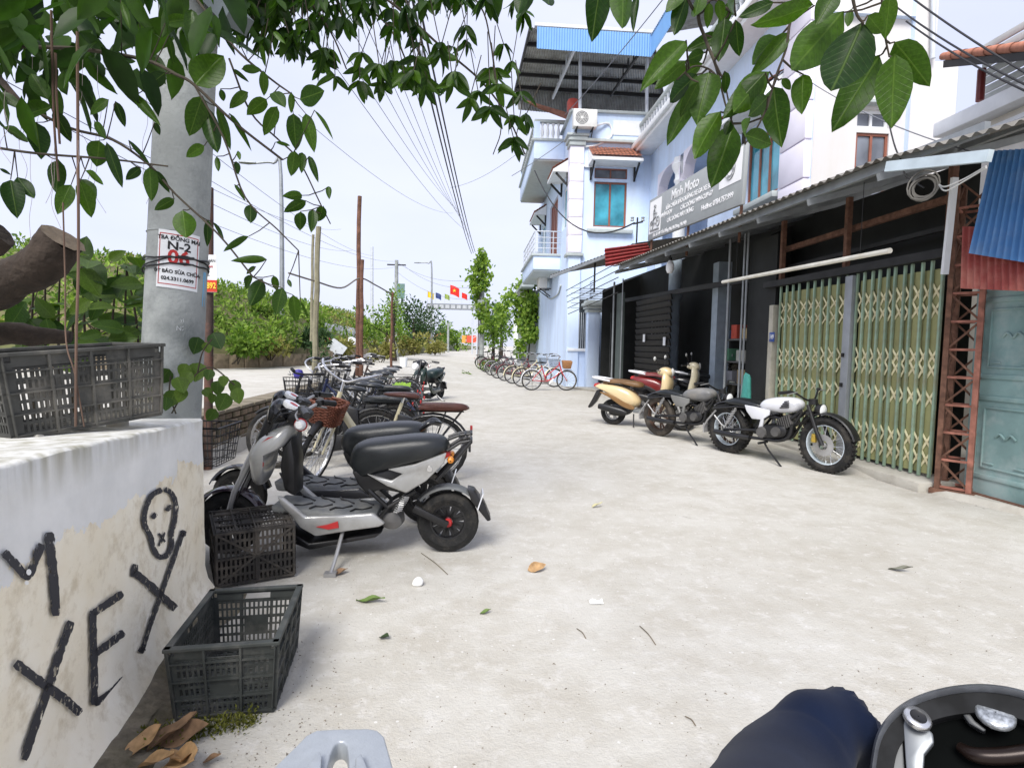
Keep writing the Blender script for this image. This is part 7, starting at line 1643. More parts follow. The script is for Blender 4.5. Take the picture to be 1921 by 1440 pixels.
brs = [([(-60, 80, 2.3), (60, 88, 2.25), (150, 92, 2.2), (270, 112, 2.15), (330, 140, 2.1), (365, 160, 2.1), (440, 230, 2.1), (530, 300, 2.15)], .014),
       ([(340, -40, 2.4), (400, 40, 2.3), (450, 100, 2.2), (510, 150, 2.2), (545, 175, 2.2)], .010), ([(-40, 272, 2.1), (70, 288, 2.1), (200, 298, 2.1), (315, 312, 2.1)], .009),
       ([(40, 195, 2.2), (130, 240, 2.2), (210, 262, 2.2), (280, 310, 2.2), (330, 365, 2.15), (410, 440, 2.1), (475, 520, 2.1)], .010), ([(365, 160, 2.1), (420, 260, 2.1), (460, 370, 2.1), (520, 430, 2.1), (560, 470, 2.1)], .007),
       ([(430, 110, 2.2), (470, 210, 2.2), (520, 260, 2.2), (560, 300, 2.2), (600, 380, 2.2), (620, 420, 2.2)], .007),
       ([(480, -60, 3.4), (560, -20, 3.5), (620, 60, 3.6), (650, 130, 3.6)], .014), ([(560, -60, 3.6), (640, -10, 3.6), (720, 40, 3.7), (760, 110, 3.7), (775, 170, 3.7)], .014),
       ([(640, -60, 3.7), (740, 10, 3.7), (830, 90, 3.8), (900, 150, 3.8), (950, 215, 3.8), (985, 290, 3.8)], .016), ([(830, -60, 3.6), (900, 10, 3.6), (920, 80, 3.6), (930, 160, 3.6), (940, 240, 3.6), (925, 290, 3.6)], .010)]
for pts, r_ in brs: BP += catmull([PY(*p) for p in pts], 8)
for pts, r_ in brs: MB().tube([PY(*p) for p in pts], [r_*.55, r_*.3], 7, smooth=5).build('branch', M_TWIG, ft)
MB().tube([Vector((-2.4, 2.7, 4.4)), PY(-100, 0, 2.5), PY(-60, 80, 2.3)], [.1, .05, .016], 8, smooth=4).build('branch', M_BARK, ft)
MB().tube([Vector((-2.4, 2.7, 4.4)), PY(200, -300, 3.0), PY(480, -60, 3.4)], [.12, .06, .016], 8, smooth=4).build('branch', M_BARK, ft); MB().tube([PY(200, -300, 3.0), PY(500, -200, 3.4), PY(700, -120, 3.7), PY(830, -60, 3.6)], [.06, .04, .03, .016], 8, smooth=4).build('branch', M_BARK, ft)
for (x0, y0) in ((560, -60), (640, -60)): MB().tube([PY(450, -200, 3.3), PY(x0, y0, 3.6)], [.03, .015], 7).build('branch', M_BARK, ft)
MB().tube([PY(200, -300, 3.0), PY(340, -40, 2.4)], [.04, .011], 7).build('branch', M_BARK, ft); MB().tube([PY(-100, 0, 2.5), PY(-40, 272, 2.1)], [.03, .01], 7).build('branch', M_BARK, ft); MB().tube([PY(-60, 80, 2.3), PY(40, 195, 2.2)], [.014, .01], 7).build('branch', M_BARK, ft)
z1L = [(1100, 480, 1250, 290, 1.7), (1140, 540, 1060, 770, 1.1), (930, 410, 810, 500, 1.2), (270, 560, 160, 385, 1.1), (0, 520, 120, 610, 1.1), (290, 600, 60, 640, .8), (300, 620, 410, 800, 1.0), (200, 690, 240, 880, 1.3), (610, 560, 500, 640, 1.1), (650, 570, 705, 710, .9), (560, 790, 540, 940, 1.7), (600, 800, 690, 1060, .6), (840, 940, 860, 1130, 1.0), (870, 960, 960, 1080, .8), (980, 1120, 870, 1180, 1.1), (1030, 1180, 1050, 1360, 1.4), (60, 1010, 90, 1200, 1.2), (100, 1000, 190, 1110, 1.0), (330, 900, 310, 1090, 1.1), (400, 1040, 320, 1200, 1.1), (450, 1010, 580, 1140, .9), (450, 1020, 530, 1220, 1.1), (480, 960, 600, 1040, .7), (0, 950, 60, 980, .9), (20, 715, 190, 800, .6), (530, 680, 605, 790, .6), (725, 790, 850, 930, .4), (790, 945, 710, 1010, 1.0), (760, 540, 880, 680, .6), (870, 690, 900, 760, 1.2), (1150, 820, 1040, 880, 1.2), (930, 130, 1080, 100, 1.1), (1080, 60, 1080, 250, .8), (950, 200, 980, 370, .6), (680, 0, 740, 180, .5), (780, 120, 900, 200, .4),
       (1360, 390, 1475, 390, 1.0), (1310, 390, 1400, 460, .6), (1480, 400, 1490, 540, 1.0), (1395, 520, 1285, 600, 1.1), (1240, 500, 1265, 580, 1.0), (1500, 560, 1390, 640, 1.3), (1560, 600, 1480, 760, 1.0), (1650, 640, 1670, 840, 1.1), (1720, 640, 1770, 850, .8), (1770, 620, 1890, 780, .3), (1690, 560, 1820, 510, 1.6), (1220, 600, 1310, 850, .5), (1160, 600, 1230, 900, .7), (1290, 640, 1420, 830, .35), (1330, 910, 1340, 980, 1.2), (1220, 880, 1230, 970, .8), (1660, 850, 1640, 990, 1.2), (1700, 860, 1700, 960, 1.0), (1700, 1100, 1600, 1100, .9), (1720, 1130, 1600, 1190, .9), (1690, 1190, 1690, 1300, 1.3), (1760, 1180, 1760, 1290, 1.0), (1820, 1160, 1790, 1250, 1.2), (1410, 1150, 1410, 1260, 1.2), (1400, 1330, 1250, 1410, .6), (1200, 1250, 1270, 1350, .5), (1170, 1240, 1170, 1380, .7), (1540, 520, 1600, 590, 1.2), (1640, 520, 1640, 640, .8), (1340, 850, 1350, 900, 1.), (1470, 250, 1490, 370, .6), (1330, 200, 1360, 260, 1.1), (1550, 800, 1640, 820, .5), (1740, 880, 1790, 1010, .6), (1320, 1040, 1380, 1120, .5), (1850, 1050, 1850, 1110, 1.), (1540, 180, 1600, 240, .7)]
z2L = [(1500, 20, 1310, 20, .6), (1420, 110, 1360, 190, 1.0), (1480, 130, 1400, 290, 1.1), (1590, 180, 1550, 330, 1.2), (1650, 220, 1670, 370, 1.0), (1690, 260, 1740, 350, .4), (1540, 110, 1560, 200, 1.0), (1440, 60, 1380, 100, .9), (1620, 130, 1640, 180, 1.0)]
for (a, b, c, d, wf) in z1L:
    y = rnd.uniform(2.05, 2.2); petiole('f', PY(a/3, b/3, y)); add_leaf(ft, PY(a/3, b/3, y), PY(c/3, d/3, y+rnd.uniform(-.05, .05)), wf*.9, .25)
for (a, b, c, d, wf) in z2L:
    y = rnd.uniform(2.05, 2.15); petiole('f', PY(a/3, 480+b/3, y)); add_leaf(ft, PY(a/3, 480+b/3, y), PY(c/3, 480+d/3, y+rnd.uniform(-.05, .05)), wf*.9, .25)
PET['f'].build('leaf_stalks', M_TWIG, ft, kind='stuff')
mass = Mass()
def low(x):
    pts = [(430, 45), (500, 95), (560, 120), (600, 185), (660, 150), (690, 215), (740, 150), (780, 190), (830, 190), (870, 195), (905, 300), (960, 300), (992, 330)]
    for (a, b), (c, d) in zip(pts[:-1], pts[1:]):
        if a <= x <= c: return b+(d-b)*(x-a)/(c-a)
    return 0
nobj = 0; cl = []
while len(cl) < 150:
    x = rnd.uniform(430, 990); y = rnd.uniform(-40, 1)**1 if rnd.random() < .25 else rnd.uniform(-20, low(x)*.86)
    if x > 930 and y < 60 and rnd.random() < .6: continue
    if rnd.random() < (y/340)*.3 and x < 860: continue
    cl.append((x, y))
tp_ = []
for (x, y) in sorted(cl, key=lambda q: -q[1]):
    d = rnd.uniform(3.3, 4.1); C = PY(x, y, d); n = rnd.randint(4, 6)
    tp_.append((C, C+Vector((rnd.uniform(-.1, .1), rnd.uniform(-.1, .1), .22))))
    for k in range(n):
        a = 2*math.pi*k/n+rnd.random(); dirv = Vector((math.cos(a)*.8, math.sin(a)*.6, -rnd.uniform(.35, 1.2))).normalized(); L_ = rnd.uniform(.095, .145)
        if nobj < 195: add_leaf(ft, C, C+dirv*L_, rnd.uniform(.62, .85), .8); nobj += 1
        else: mass.full(C, C+dirv*L_, Zv+rvec(.8), rnd.uniform(.62, .85))
tw = MB()
for a, b in tp_: tw.tube([a, b], .003, 5, cap=False)
tw.build('twigs', M_TWIG, ft, kind='stuff')
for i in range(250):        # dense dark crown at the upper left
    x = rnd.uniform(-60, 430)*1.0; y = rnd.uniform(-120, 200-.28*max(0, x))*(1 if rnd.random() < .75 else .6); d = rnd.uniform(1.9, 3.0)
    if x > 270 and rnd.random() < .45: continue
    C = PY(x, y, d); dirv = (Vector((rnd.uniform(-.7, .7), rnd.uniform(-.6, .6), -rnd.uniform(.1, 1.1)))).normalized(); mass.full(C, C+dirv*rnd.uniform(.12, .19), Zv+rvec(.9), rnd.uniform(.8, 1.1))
for i in range(60):        # leaves above the frame that shade the boughs
    C = PY(rnd.uniform(-200, 1000), rnd.uniform(-420, -30), rnd.uniform(2.2, 4.2)); mass.full(C, C+Vector((rnd.uniform(-.7, .7), rnd.uniform(-.6, .6), -rnd.uniform(.1, 1.))).normalized()*.17, Zv+rvec(.9), .9)
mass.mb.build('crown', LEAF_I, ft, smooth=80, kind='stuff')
rt_ = []
for (pts, r_) in (([(145, 60, 2.0), (146, 250, 2.0), (147, 480, 1.98), (143, 640, 1.96), (142, 800, 1.94)], .0045), ([(118, 380, 2.0), (122, 520, 2.0), (124, 640, 1.98), (140, 700, 1.96), (158, 800, 1.95)], .0025), ([(96, 20, 2.1), (98, 120, 2.1), (102, 240, 2.1), (110, 340, 2.1)], .004), ([(104, 100, 2.1), (106, 180, 2.1), (112, 270, 2.1)], .004)):
    MB().tube([PY(*p) for p in pts], [r_, r_*.9], 7, smooth=6).build('hanging_root', M('root_brown', (.16, .10, .07), .9, var=.3), ft)
whisk = MB()
for i in range(16):
    x = rnd.uniform(-10, 290); y = rnd.uniform(60, 300); d = rnd.uniform(1.9, 2.4); p = [PY(x, y, d)]; L_ = rnd.uniform(60, 200)
    for k in range(1, 5): p.append(PY(x+rnd.uniform(-7, 7)*k*.6, y+L_*k/4, d))
    whisk.tube(p, .0008, 4, cap=False, smooth=4)
whisk.build('root_hairs', M('root_hair', (.33, .27, .26), .9), ft, kind='stuff')

# ---- near bough at the upper right (leaves traced one by one)
BP.clear()
bo = thing('leafy_bough', 'leafy bough with large glossy oval leaves hanging in the upper right', 'branch', PY(1400, -100, 1.2))
for pts, r_ in (([(1330, -80, 1.15), (1310, 20, 1.15), (1322, 70, 1.15), (1340, 115, 1.12), (1350, 150, 1.1)], .006), ([(1560, -80, 1.1), (1490, 20, 1.1), (1475, 90, 1.1), (1455, 145, 1.1), (1440, 200, 1.1)], .0045), ([(1590, -60, 1.05), (1605, 20, 1.05), (1620, 45, 1.05)], .005), ([(1650, -60, 1.1), (1660, 60, 1.1), (1668, 105, 1.1)], .004), ([(1120, -80, 1.15), (1130, -20, 1.15)], .004), ([(1120, -80, 1.15), (1330, -80, 1.15), (1560, -80, 1.1), (1650, -60, 1.1)], .012), ([(970, -60, 1.3), (1120, -80, 1.15)], .006), ([(1350, 150, 1.1), (1330, 130, 1.12), (1300, 125, 1.1), (1270, 150, 1.1)], .003), ([(1350, 150, 1.1), (1362, 200, 1.1), (1375, 232, 1.1)], .003), ([(1310, 20, 1.15), (1340, 0, 1.15), (1380, 30, 1.12)], .003), ([(1440, 200, 1.1), (1420, 240, 1.1), (1398, 270, 1.1)], .003), ([(1340, 115, 1.1), (1360, 160, 1.1), (1372, 220, 1.1)], .003)):
    BP += catmull([PY(*p) for p in pts], 8); MB().tube([PY(*p) for p in pts], [r_*.7, r_*.4], 7, smooth=5).build('branch', M_TWIG, bo)
z8 = [(760, 90, 330, 590, .95), (900, 170, 655, 750, 1.15), (1020, 400, 690, 930, .9), (1130, 390, 1115, 905, 1.0), (1130, 300, 1380, 600, 1.05), (1100, -40, 1060, 280, .9), (940, 110, 1050, 240, 1.2), (380, 230, 140, 520, .7), (290, 260, 45, 465, .8), (240, 510, -60, 830, .85), (480, 530, 460, 800, 1.1), (330, 560, 400, 640, 1.1), (270, 620, 310, 1030, .95), (230, 690, 80, 830, 1.1), (60, 960, 290, 1020, 1.1), (560, 40, 90, 170, .6), (270, 20, 20, 120, .9), (700, -40, 590, 130, 1.3), (830, 60, 780, 210, .9)]
z5 = [(650, -160, 590, 265, .9), (800, -150, 740, 240, .85), (880, -20, 835, 170, .5), (140, -80, 110, 105, 1.1), (310, -70, 285, 75, 1.0), (1190, -10, 1090, 245, 1.0), (1180, -60, 1060, 75, 1.2), (1280, -40, 1260, 150, 1.0), (1410, 230, 1185, 320, .9), (1190, 260, 920, 505, .75), (1190, 390, 980, 580, .8), (1440, 120, 1395, 390, 1.0), (1510, 130, 1520, 378, .95), (1310, 340, 1180, 395, 1.0), (1300, 410, 1090, 530, .9), (1260, 480, 1025, 675, .75), (1270, 530, 1150, 750, .8), (1340, 460, 1260, 740, 1.25), (1250, 610, 1065, 880, .8), (1410, 720, 1205, 1040, .95), (1440, 460, 1455, 610, .9), (1700, 470, 1415, 780, .8), (1500, 800, 1345, 1218, .95), (1480, 770, 1440, 880, 1.1), (1400, 0, 1420, 130, 1.2), (1500, 0, 1460, 100, 1.0), (1340, 20, 1330, 180, .9), (1480, 10, 1400, 200, 1.0), (1600, 760, 1520, 900, .7)]
for lst, sx, ox in ((z8, 3.79, 1380), (z5, 3.43, 940)):
    for (a, b, c, d, wf) in lst:
        y = rnd.uniform(1.04, 1.17); petiole('b', PY(ox+a/sx, b/sx, y)); add_leaf(bo, PY(ox+a/sx, b/sx, y), PY(ox+c/sx, d/sx, y+rnd.uniform(-.03, .03)), wf*.98, .28)

PET['b'].build('leaf_stalks', M_TWIG, bo, kind='stuff')
# ---- broad-leaved shrub behind the crate, and seedling on the wall by the pole
sb = thing('broadleaf_shrub', 'broad-leaved dark green shrub between the sawn limb and concrete pole', 'shrub', (-2.5, 3.9, 0))
lvS = [leaf_mesh('leaf', LEAF_S, .75, f, c, sx=s).mesh('leaf', LEAF_S, smooth=80) for f, c, s in ((.1, .15, 0), (.15, .3, 2))]
for i in range(150):
    px, py = rnd.uniform(20, 285), rnd.uniform(480, 668)
    if py < 560 and px < 150: continue
    y = rnd.uniform(3.5, 4.5); B = PY(px, py, y); dirv = Vector((rnd.uniform(-.8, .8), rnd.uniform(-.8, .2), rnd.uniform(-.6, .35))).normalized(); L_ = rnd.uniform(.10, .19)
    o = link('leaf', rnd.choice(lvS), sb); m = leaf_matrix(B, B+dirv*L_, (CAM-B).normalized()*.6+Zv*.7+rvec(.6), .9); m.translation -= Vector(sb.location); o.matrix_local = m
for i in range(9):
    p = PY(60+i*25, 650, 4.0); MB().tube([(p.x, p.y, 0), p, PY(70+i*22+rnd.uniform(-20, 20), 500, 3.9)], [.012, .008, .004], 6, smooth=4).build('stem', M_TWIG, sb)
sd_ = thing('climbing_seedling', 'young climbing plant with lobed leaves between the pole foot and the crate', 'plant', PY(330, 775, 3.1))
for (x, y) in ((318, 700), (332, 715), (350, 690), (360, 705), (375, 688), (395, 700), (408, 722), (420, 712), (440, 720), (300, 735), (312, 752), (330, 740), (398, 745), (405, 775), (385, 735), (425, 745), (445, 735), (345, 735), (372, 640), (400, 632), (386, 650)):
    B = PY(x, y-8, 3.2+rnd.uniform(-.1, .15)); T = B+Vector((rnd.uniform(-.5, .5), -.3, -.7)).normalized()*rnd.uniform(.06, .11)
    o = link('leaf', rnd.choice(lvS), sd_); m = leaf_matrix(B, T, (CAM-B).normalized()+rvec(.5), 1.25); m.translation -= Vector(sd_.location); o.matrix_local = m
for pts in ([(322, 775), (345, 735), (370, 700), (400, 690), (440, 722)], [(330, 776), (318, 740), (320, 705)], [(370, 700), (380, 660), (398, 635)]): MB().tube([PY(x, y, 3.2) for x, y in pts], .004, 5, smooth=5).build('stem', M_TWIG, sd_)

# ---- shrubs and cover on the dyke
def bush(name, label, c, r3, n, size, mat, cat='shrub', group=None, stem=True, hollow=.5, trunk=None):
    c = Vector(c); t = thing(name, label, cat, (c.x, c.y, c.z if trunk is None else trunk), group=group); ms = Mass()
    nb = max(5, int(n/160)); blobs = []
    for i in range(nb):
        d = rvec(1); d = d.normalized()*rnd.uniform(.35, .85); blobs.append((Vector((c.x+d.x*r3[0], c.y+d.y*r3[1], c.z+r3[2]*(.55+.75*d.z*.6) )), rnd.uniform(.25, .5)))
    for i in range(n):
        bc, br = rnd.choice(blobs); d = rvec(1).normalized()*(rnd.random()**.4)
        p = bc+Vector((d.x*br*r3[0], d.y*br*r3[1], d.z*br*r3[2])); dv = (d+rvec(.7)+Zv*.2).normalized(); L_ = size*rnd.uniform(.6, 1.3)
        ms.leaf(p, p+dv*L_, Zv*.8+rvec(.8), rnd.uniform(.4, .7))
    ms.mb.build('crown' if trunk is not None else 'foliage', mat, t, smooth=0, kind='stuff')
    if trunk is not None:
        mb = MB(); top = c+Zv*r3[2]*.7; b0 = Vector((c.x, c.y, trunk)); mb.tube([b0, b0.lerp(top, .5)+rvec(.1), top], [.09*r3[2]/1.5, .05*r3[2]/1.5, .02], 8, smooth=4)
        for k in range(6): q = b0.lerp(top, .4+.1*k); mb.tube([q, blobs[k % nb][0]], [.03, .008], 6)
        mb.build('trunk', M_BARK, t)
    elif stem:
        mb = MB()
        for k in range(5): mb.tube([(c.x+rnd.uniform(-.1, .1), c.y, c.z-.1), blobs[k % nb][0]], [.02, .006], 5)
        mb.build('stem', M_TWIG, t)
    return t
cover = Mass(); cover2 = Mass()
for i in range(15000):
    s = rnd.uniform(.10, .93)**.9; d = (rnd.random()**1.1)*5.2+.05; p = emb_point(s, d)
    cl_ = noise.noise(Vector((p.x*.5, p.y*.5, 0))); hgt = max(0, .25+.55*cl_)*rnd.random()
    q = p+Vector((rnd.uniform(-.1, .1), rnd.uniform(-.1, .1), hgt)); sz = rnd.uniform(.12, .26)
    (cover if noise.noise(Vector((p.x*.22, p.y*.22, 7))) > -.28 else cover2).leaf(q, q+(rvec(1)+Zv*.9).normalized()*sz, Zv+rvec(.9), rnd.uniform(.25, .6))
cover.mb.build('undergrowth', HILL, None, smooth=0, kind='stuff')
cover2.mb.build('dry_weeds', HILL2, None, smooth=0, kind='stuff')
def at_px(px, py, y): p = PY(px, py, y); return p
shr = [(420, 610, 20, 1.3, 1.0, 'leafy shrub low on the dyke just right of the iron post', HILL), (470, 630, 19.2, 1.0, .8, 'pale green shrub above the slab wall left of the bamboo post', TREEL), (545, 610, 21.5, 1.5, 1.5, 'dense green bush directly behind the bamboo post', HILL), (575, 640, 21.3, .9, 1.1, 'dark bush hanging over the slab wall right of the bamboo post', DARKL), (500, 590, 23, 1.4, 1.1, 'rounded shrub on the crest of the dyke left of the bamboo post', HILL), (395, 570, 22, 1.6, 1.1, 'yellowish shrub at the dyke top beside the iron post', HILL2), (345, 560, 17.5, 1.5, 1.3, 'shrub on the dyke seen left of the concrete pole', HILL), (40, 520, 15, 2.2, 1.6, 'large pale bush at the far left behind the sawn limb', TREEL), (180, 560, 15.5, 1.8, 1.3, 'mid green bush on the dyke behind the broadleaf shrub', HILL), (770, 640, 33, 1.3, 1.0, 'roadside weeds heaped left of the street lamp foot', HILL2), (715, 660, 27.5, .8, .8, 'brownish weed clump at the foot of the rubbish heap', HILL2), (815, 650, 45, 1.5, .9, 'low weeds where the road narrows before the arch', HILL2), (640, 655, 25, .6, .7, 'dry yellow clump by the broken slab wall', HILL2), (440, 655, 18.3, .7, .6, 'small weed clump spilling over the slab wall beside the iron post', TREEL), (505, 645, 20, .8, .75, 'tangled dry shrub spilling over the slab wall', HILL2), (600, 600, 26, 1.3, 1.3, 'tall pale shrub right of the bamboo post on the crest', TREEL), (680, 625, 33, 1.6, 1.0, 'broad green shrub behind the rusty double post', HILL)]
for (px, py, y, rx, rz, lab, mt) in shr:
    p = at_px(px, py, y); bush('shrub', lab, (p.x, p.y, max(gz(p.x, p.y), p.z-rz*.6)), (rx, rx*.8, rz), 700, .17*(y/20)**.4, mt)
p = at_px(740, 640, 30); bush('sapling', 'slender young tree with sparse pale leaves beside the thin rod', (p.x, p.y, 1.7), (.9, .9, 2.6), 420, .16, TREEL, 'tree', trunk=.5)
p = at_px(725, 610, 34); bush('roadside_tree', 'bushy green tree behind the sapling on the dyke', (p.x, p.y, 1.2), (1.8, 1.6, 2.4), 1100, .22, TREEL, 'tree', trunk=.5)
p = at_px(775, 600, 48); bush('dark_tree', 'dark conical tree left of the street lamp near the arch', (p.x, p.y, 1.2), (2.4, 2.0, 3.4), 1500, .3, DARKL, 'tree', trunk=.5)
p = at_px(805, 610, 56); bush('dark_tree', 'dark spreading tree right behind the left leg of the arch', (p.x, p.y, 1.2), (2.2, 2.0, 2.6), 1000, .3, DARKL, 'tree', trunk=.5)
p = at_px(858, 620, 85); bush('far_tree', 'bright green tree framed by the distant arch', (p.x, p.y, .6), (3.0, 2.5, 4.0), 1200, .45, TREEL, 'tree', trunk=.4)
p = at_px(835, 625, 95); bush('far_tree', 'low green tree left of the one framed by the arch', (p.x, p.y, .6), (2.5, 2.5, 2.6), 700, .45, HILL, 'tree', trunk=.4)
for (px, y, rx, rz, lab) in ((925, 36, 1.2, 2.4, 'leafy tree growing behind the creeper-covered utility pole'), (940, 44, 2.0, 3.2, 'dark green tree at the end of the bicycle row')):
    p = at_px(px, 640, y); bush('street_tree', lab, (p.x, p.y, 1.2), (rx, rx, rz), 1000, .26, DARKL if 'dark' in lab else TREEL, 'tree', trunk=.3)
# creeper on the gatehouse and on the utility pole
cr = Mass()
for i in range(3200):
    k = rnd.random()
    if k < .45: p = PY(rnd.uniform(985, 1006)+rnd.gauss(0, 3), rnd.uniform(520, 640), rnd.uniform(28.6, 29.8))
    elif k < .8: f = rnd.random(); p = PY(930+f*75, 590-62*math.sin(f*1.5)+rnd.gauss(0, 9), rnd.uniform(28.8, 30.2))
    else: p = PY(rnd.uniform(966, 985), rnd.uniform(560, 668), rnd.uniform(29, 29.8))
    if noise.noise(p*1.3) < -.15: continue
    cr.leaf(p, p+(rvec(1)-Zv*.5).normalized()*rnd.uniform(.14, .26), Vector((-.5, -1, .4))+rvec(.7), .75)
crt = thing('creeper', 'bright green creeper draped over the white gatehouse beside the blue house', 'creeper', (2.6, 29.5, 0)); cr.mb.build('foliage', CREEP, crt, smooth=0, kind='stuff')
MB().tube([(2.75, 29.6, 0), PY(996, 600, 29.4), PY(990, 540, 29.4)], .04, 6, smooth=4).build('stem', M_TWIG, crt)
cr = Mass()
for i in range(2400):
    y_ = rnd.uniform(465, 620); wdt = 9+14*math.exp(-((y_-525)/28)**2)+5*math.sin(y_*.09); p = PY(904+rnd.gauss(0, wdt*.5)+(-6 if 500 < y_ < 560 else 0), y_, 33+rnd.uniform(-.5, .5))
    if noise.noise(p*1.1) < -.2: continue
    cr.leaf(p, p+(rvec(1)-Zv*.6).normalized()*rnd.uniform(.16, .3), Vector((-.3, -1, .4))+rvec(.7), .6)
crt = thing('creeper', 'creeper climbing high on the utility pole at the bend of the road', 'creeper', (vt.x, 33, .2)); cr.mb.build('foliage', CREEP, crt, smooth=0, kind='stuff')
MB().tube([(vt.x-.2, 32.8, .2), (vt.x-.18, 32.8, 3), PY(904, 480, 32.8)], .03, 6).build('stem', M_TWIG, crt)
p = at_px(922, 655, 29); bush('shrub', 'small roadside shrub behind the farthest bicycles', (p.x, p.y, 0), (.8, .7, .7), 420, .16, HILL)
p = at_px(878, 684, 25); bush('weed_tuft', 'tiny weed tuft at the road edge before the farthest bicycle', (p.x, p.y, 0), (.35, .3, .22), 160, .08, HILL, 'weeds', stem=False)
# ---- rubbish heap and tarpaulins on the dyke
def drape(pts, label, mat, name='tarpaulin', cat='tarpaulin'):
    a, b, c, d = [PY(*p) for p in pts]; rows = []
    for j in range(9):
        v = j/8; rows.append([a.lerp(b, i/14).lerp(d.lerp(c, i/14), v) + Zv*(.16*noise.noise(Vector((i*.5, j*.6, len(label))))-.25*math.sin(math.pi*i/14)*(1-v)) for i in range(15)])
    MB().grid(rows).top(name, mat, label, cat, smooth=80)
drape([(608, 634, 26.5), (662, 636, 30), (664, 616, 32), (606, 604, 28.5)], 'dark grey tarpaulin sagging at the left of the rubbish heap', M('tarp_grey', (.33, .34, .36), .7, var=.2))
drape([(640, 638, 28.5), (702, 640, 34), (698, 622, 36), (648, 612, 31)], 'pale grey tarpaulin stretched over the rubbish heap', M('tarp_pale', (.45, .47, .47), .7, var=.15))
def sack(px, py, y, s, lab, col):
    p = PY(px, py, y); s *= .85; sk_ = MB().puff(smooth2([(-.4*s, 0), (.4*s, .0), (.46*s, .25*s), (.2*s, .42*s), (-.1*s, .5*s), (-.42*s, .25*s)], 3), .7*s, 9)
    for v in sk_.v: v += rvec(1)*.0 + Vector((noise.noise(v*6+Vector((px, 0, 0))), noise.noise(v*6+Vector((0, py, 0))), noise.noise(v*7)))*.14*s
    sk_.xform(Matrix.Translation(p-Zv*.15)).top('sack', M('sack_'+lab.split()[0]+str(px), col, .6, var=.2, bump=.5, bscale=8), lab, 'sack')
sack(714, 650, 36.5, 1.0, 'blue sack on the left of the rubbish heap', (.10, .20, .33)); sack(729, 653, 37.5, .7, 'bright blue small sack at the bottom of the rubbish heap', (.06, .17, .38)); sack(741, 651, 38.5, .9, 'black and white sack right of the blue ones on the heap', (.25, .25, .27)); sack(662, 642, 28, .9, 'white sack beside the pale tarpaulin', (.6, .6, .62)); sack(622, 640, 25.2, .7, 'dark red bundle on the dyke near the grey tarpaulin', (.22, .02, .03)); sack(724, 640, 38, .8, 'faded pink bundle on top of the rubbish heap', (.5, .38, .38))
p = PY(757, 676, 23); MB().lathe([(.01, 0), (.13, 0), (.16, .36), (.15, .36), (.12, .02)], (p.x, p.y, gz(p.x, p.y)), seg=16).top('bucket', M_WTRIM, 'white bucket standing at the road edge below the rubbish heap', 'bucket')
p = PY(632, 652, 24.5); MB().box((p.x, p.y, p.z), (.7, .06, .5), Matrix.Rotation(R(35), 3, 'Y')).top('fallen_board', M_STEEL, 'grey board lying askew on the broken slab wall', 'board')
cpn = thing('concrete_trough', 'weathered grey concrete trough behind the handlebars beside the bamboo post', 'trough', GZ(628, 712, .3))
bxc = PY(628, 700, 11.6); bz = gz(bxc.x, bxc.y)
MB().box((bxc.x, bxc.y, bz+.02+.23), (.66, .5, .46)).build('block', M_PLASTER_RAW, cpn, bevel=.02); MB().box((bxc.x, bxc.y, bz+.5), (.74, .58, .06)).build('ledge', M_CONC, cpn, bevel=.012)
# ---- far end of the road: red banners and low roofs
for (px, w_, lab) in ((886, 1.6, 'red banner hung at the far end of the road beside the arch leg'), (870, .5, 'orange banner under the arch at the far end of the road')):
    p = PY(px, 636, 80); MB().box((p.x, p.y, p.z), (w_, .08, 1.0)).top('banner', M('banner_'+lab.split()[0], (.6, .08, .04) if 'red' in lab else (.7, .3, .06), .7), lab, 'banner')
fh = thing('far_house', 'tiny far house with red tiled roof left of the road end', 'house', PY(829, 642, 88)); p = PY(829, 640, 88)
MB().box((p.x, p.y, 1.3), (4, 3, 2)).build('wall', M_WHITE, fh); MB().prism([(-2.4, 2.3), (2.4, 2.3), (0, 3.4)], -1.8, 1.8).xform(Matrix.Translation((p.x, p.y, 0))).build('roof', M_TILE, fh, smooth=0)

# ============================================================ LITTER ON THE ROAD
DRY = M('dry_leaf', (.40, .25, .12), .8, var=.3, scale=30); DRYB = M('brown_dry_leaf', (.26, .16, .09), .85, var=.35, scale=25); GRN = M('fallen_green_leaf', (.14, .22, .05), .7, var=.2, scale=30)
def glitter(px, py, L_, rot, mat, lab, wf=.5, curl=.35, group=None, rx=0.):
    p = GZ(px, py); mb = leaf_mesh('l', mat, wf, .3, -curl, n=8, wav=.06, sx=px); mb.xform(Matrix.Translation((p.x, p.y, .012)) @ Matrix.Rotation(rot, 4, 'Z') @ Matrix.Rotation(rx, 4, 'X') @ Matrix.Scale(L_, 4))
    mz = min(v.z for v in mb.v)
    for v in mb.v: v.z += .003-mz
    mb.top('fallen_leaf', mat, lab, 'leaf', group, smooth=80)
glitter(990, 1072, .115, R(20), DRY, 'curled orange dry leaf in the middle of the road', .6, .25, rx=R(35)); glitter(668, 1128, .16, R(-10), GRN, 'long green fallen leaf near the scooter kickstand', .3, .2); glitter(900, 1152, .06, R(15), GRN, 'small green leaf scrap in the middle of the road', .5)
glitter(712, 1196, .055, R(-30), M('dark_green_scrap', (.05, .09, .03), .6), 'small dark green leaf right of the open crate', .8); glitter(624, 1080, .09, R(30), DRYB, 'brown dry leaf at the kickstand foot', .6, .3); glitter(1666, 1068, .13, R(-30), M('grey_leaf', (.22, .22, .17), .8), 'thin grey leaf on the road at right', .35)
glitter(1110, 952, .10, R(10), M('pale_leaf', (.45, .42, .25), .8), 'pale yellowish leaf on the road near the centre', .4)
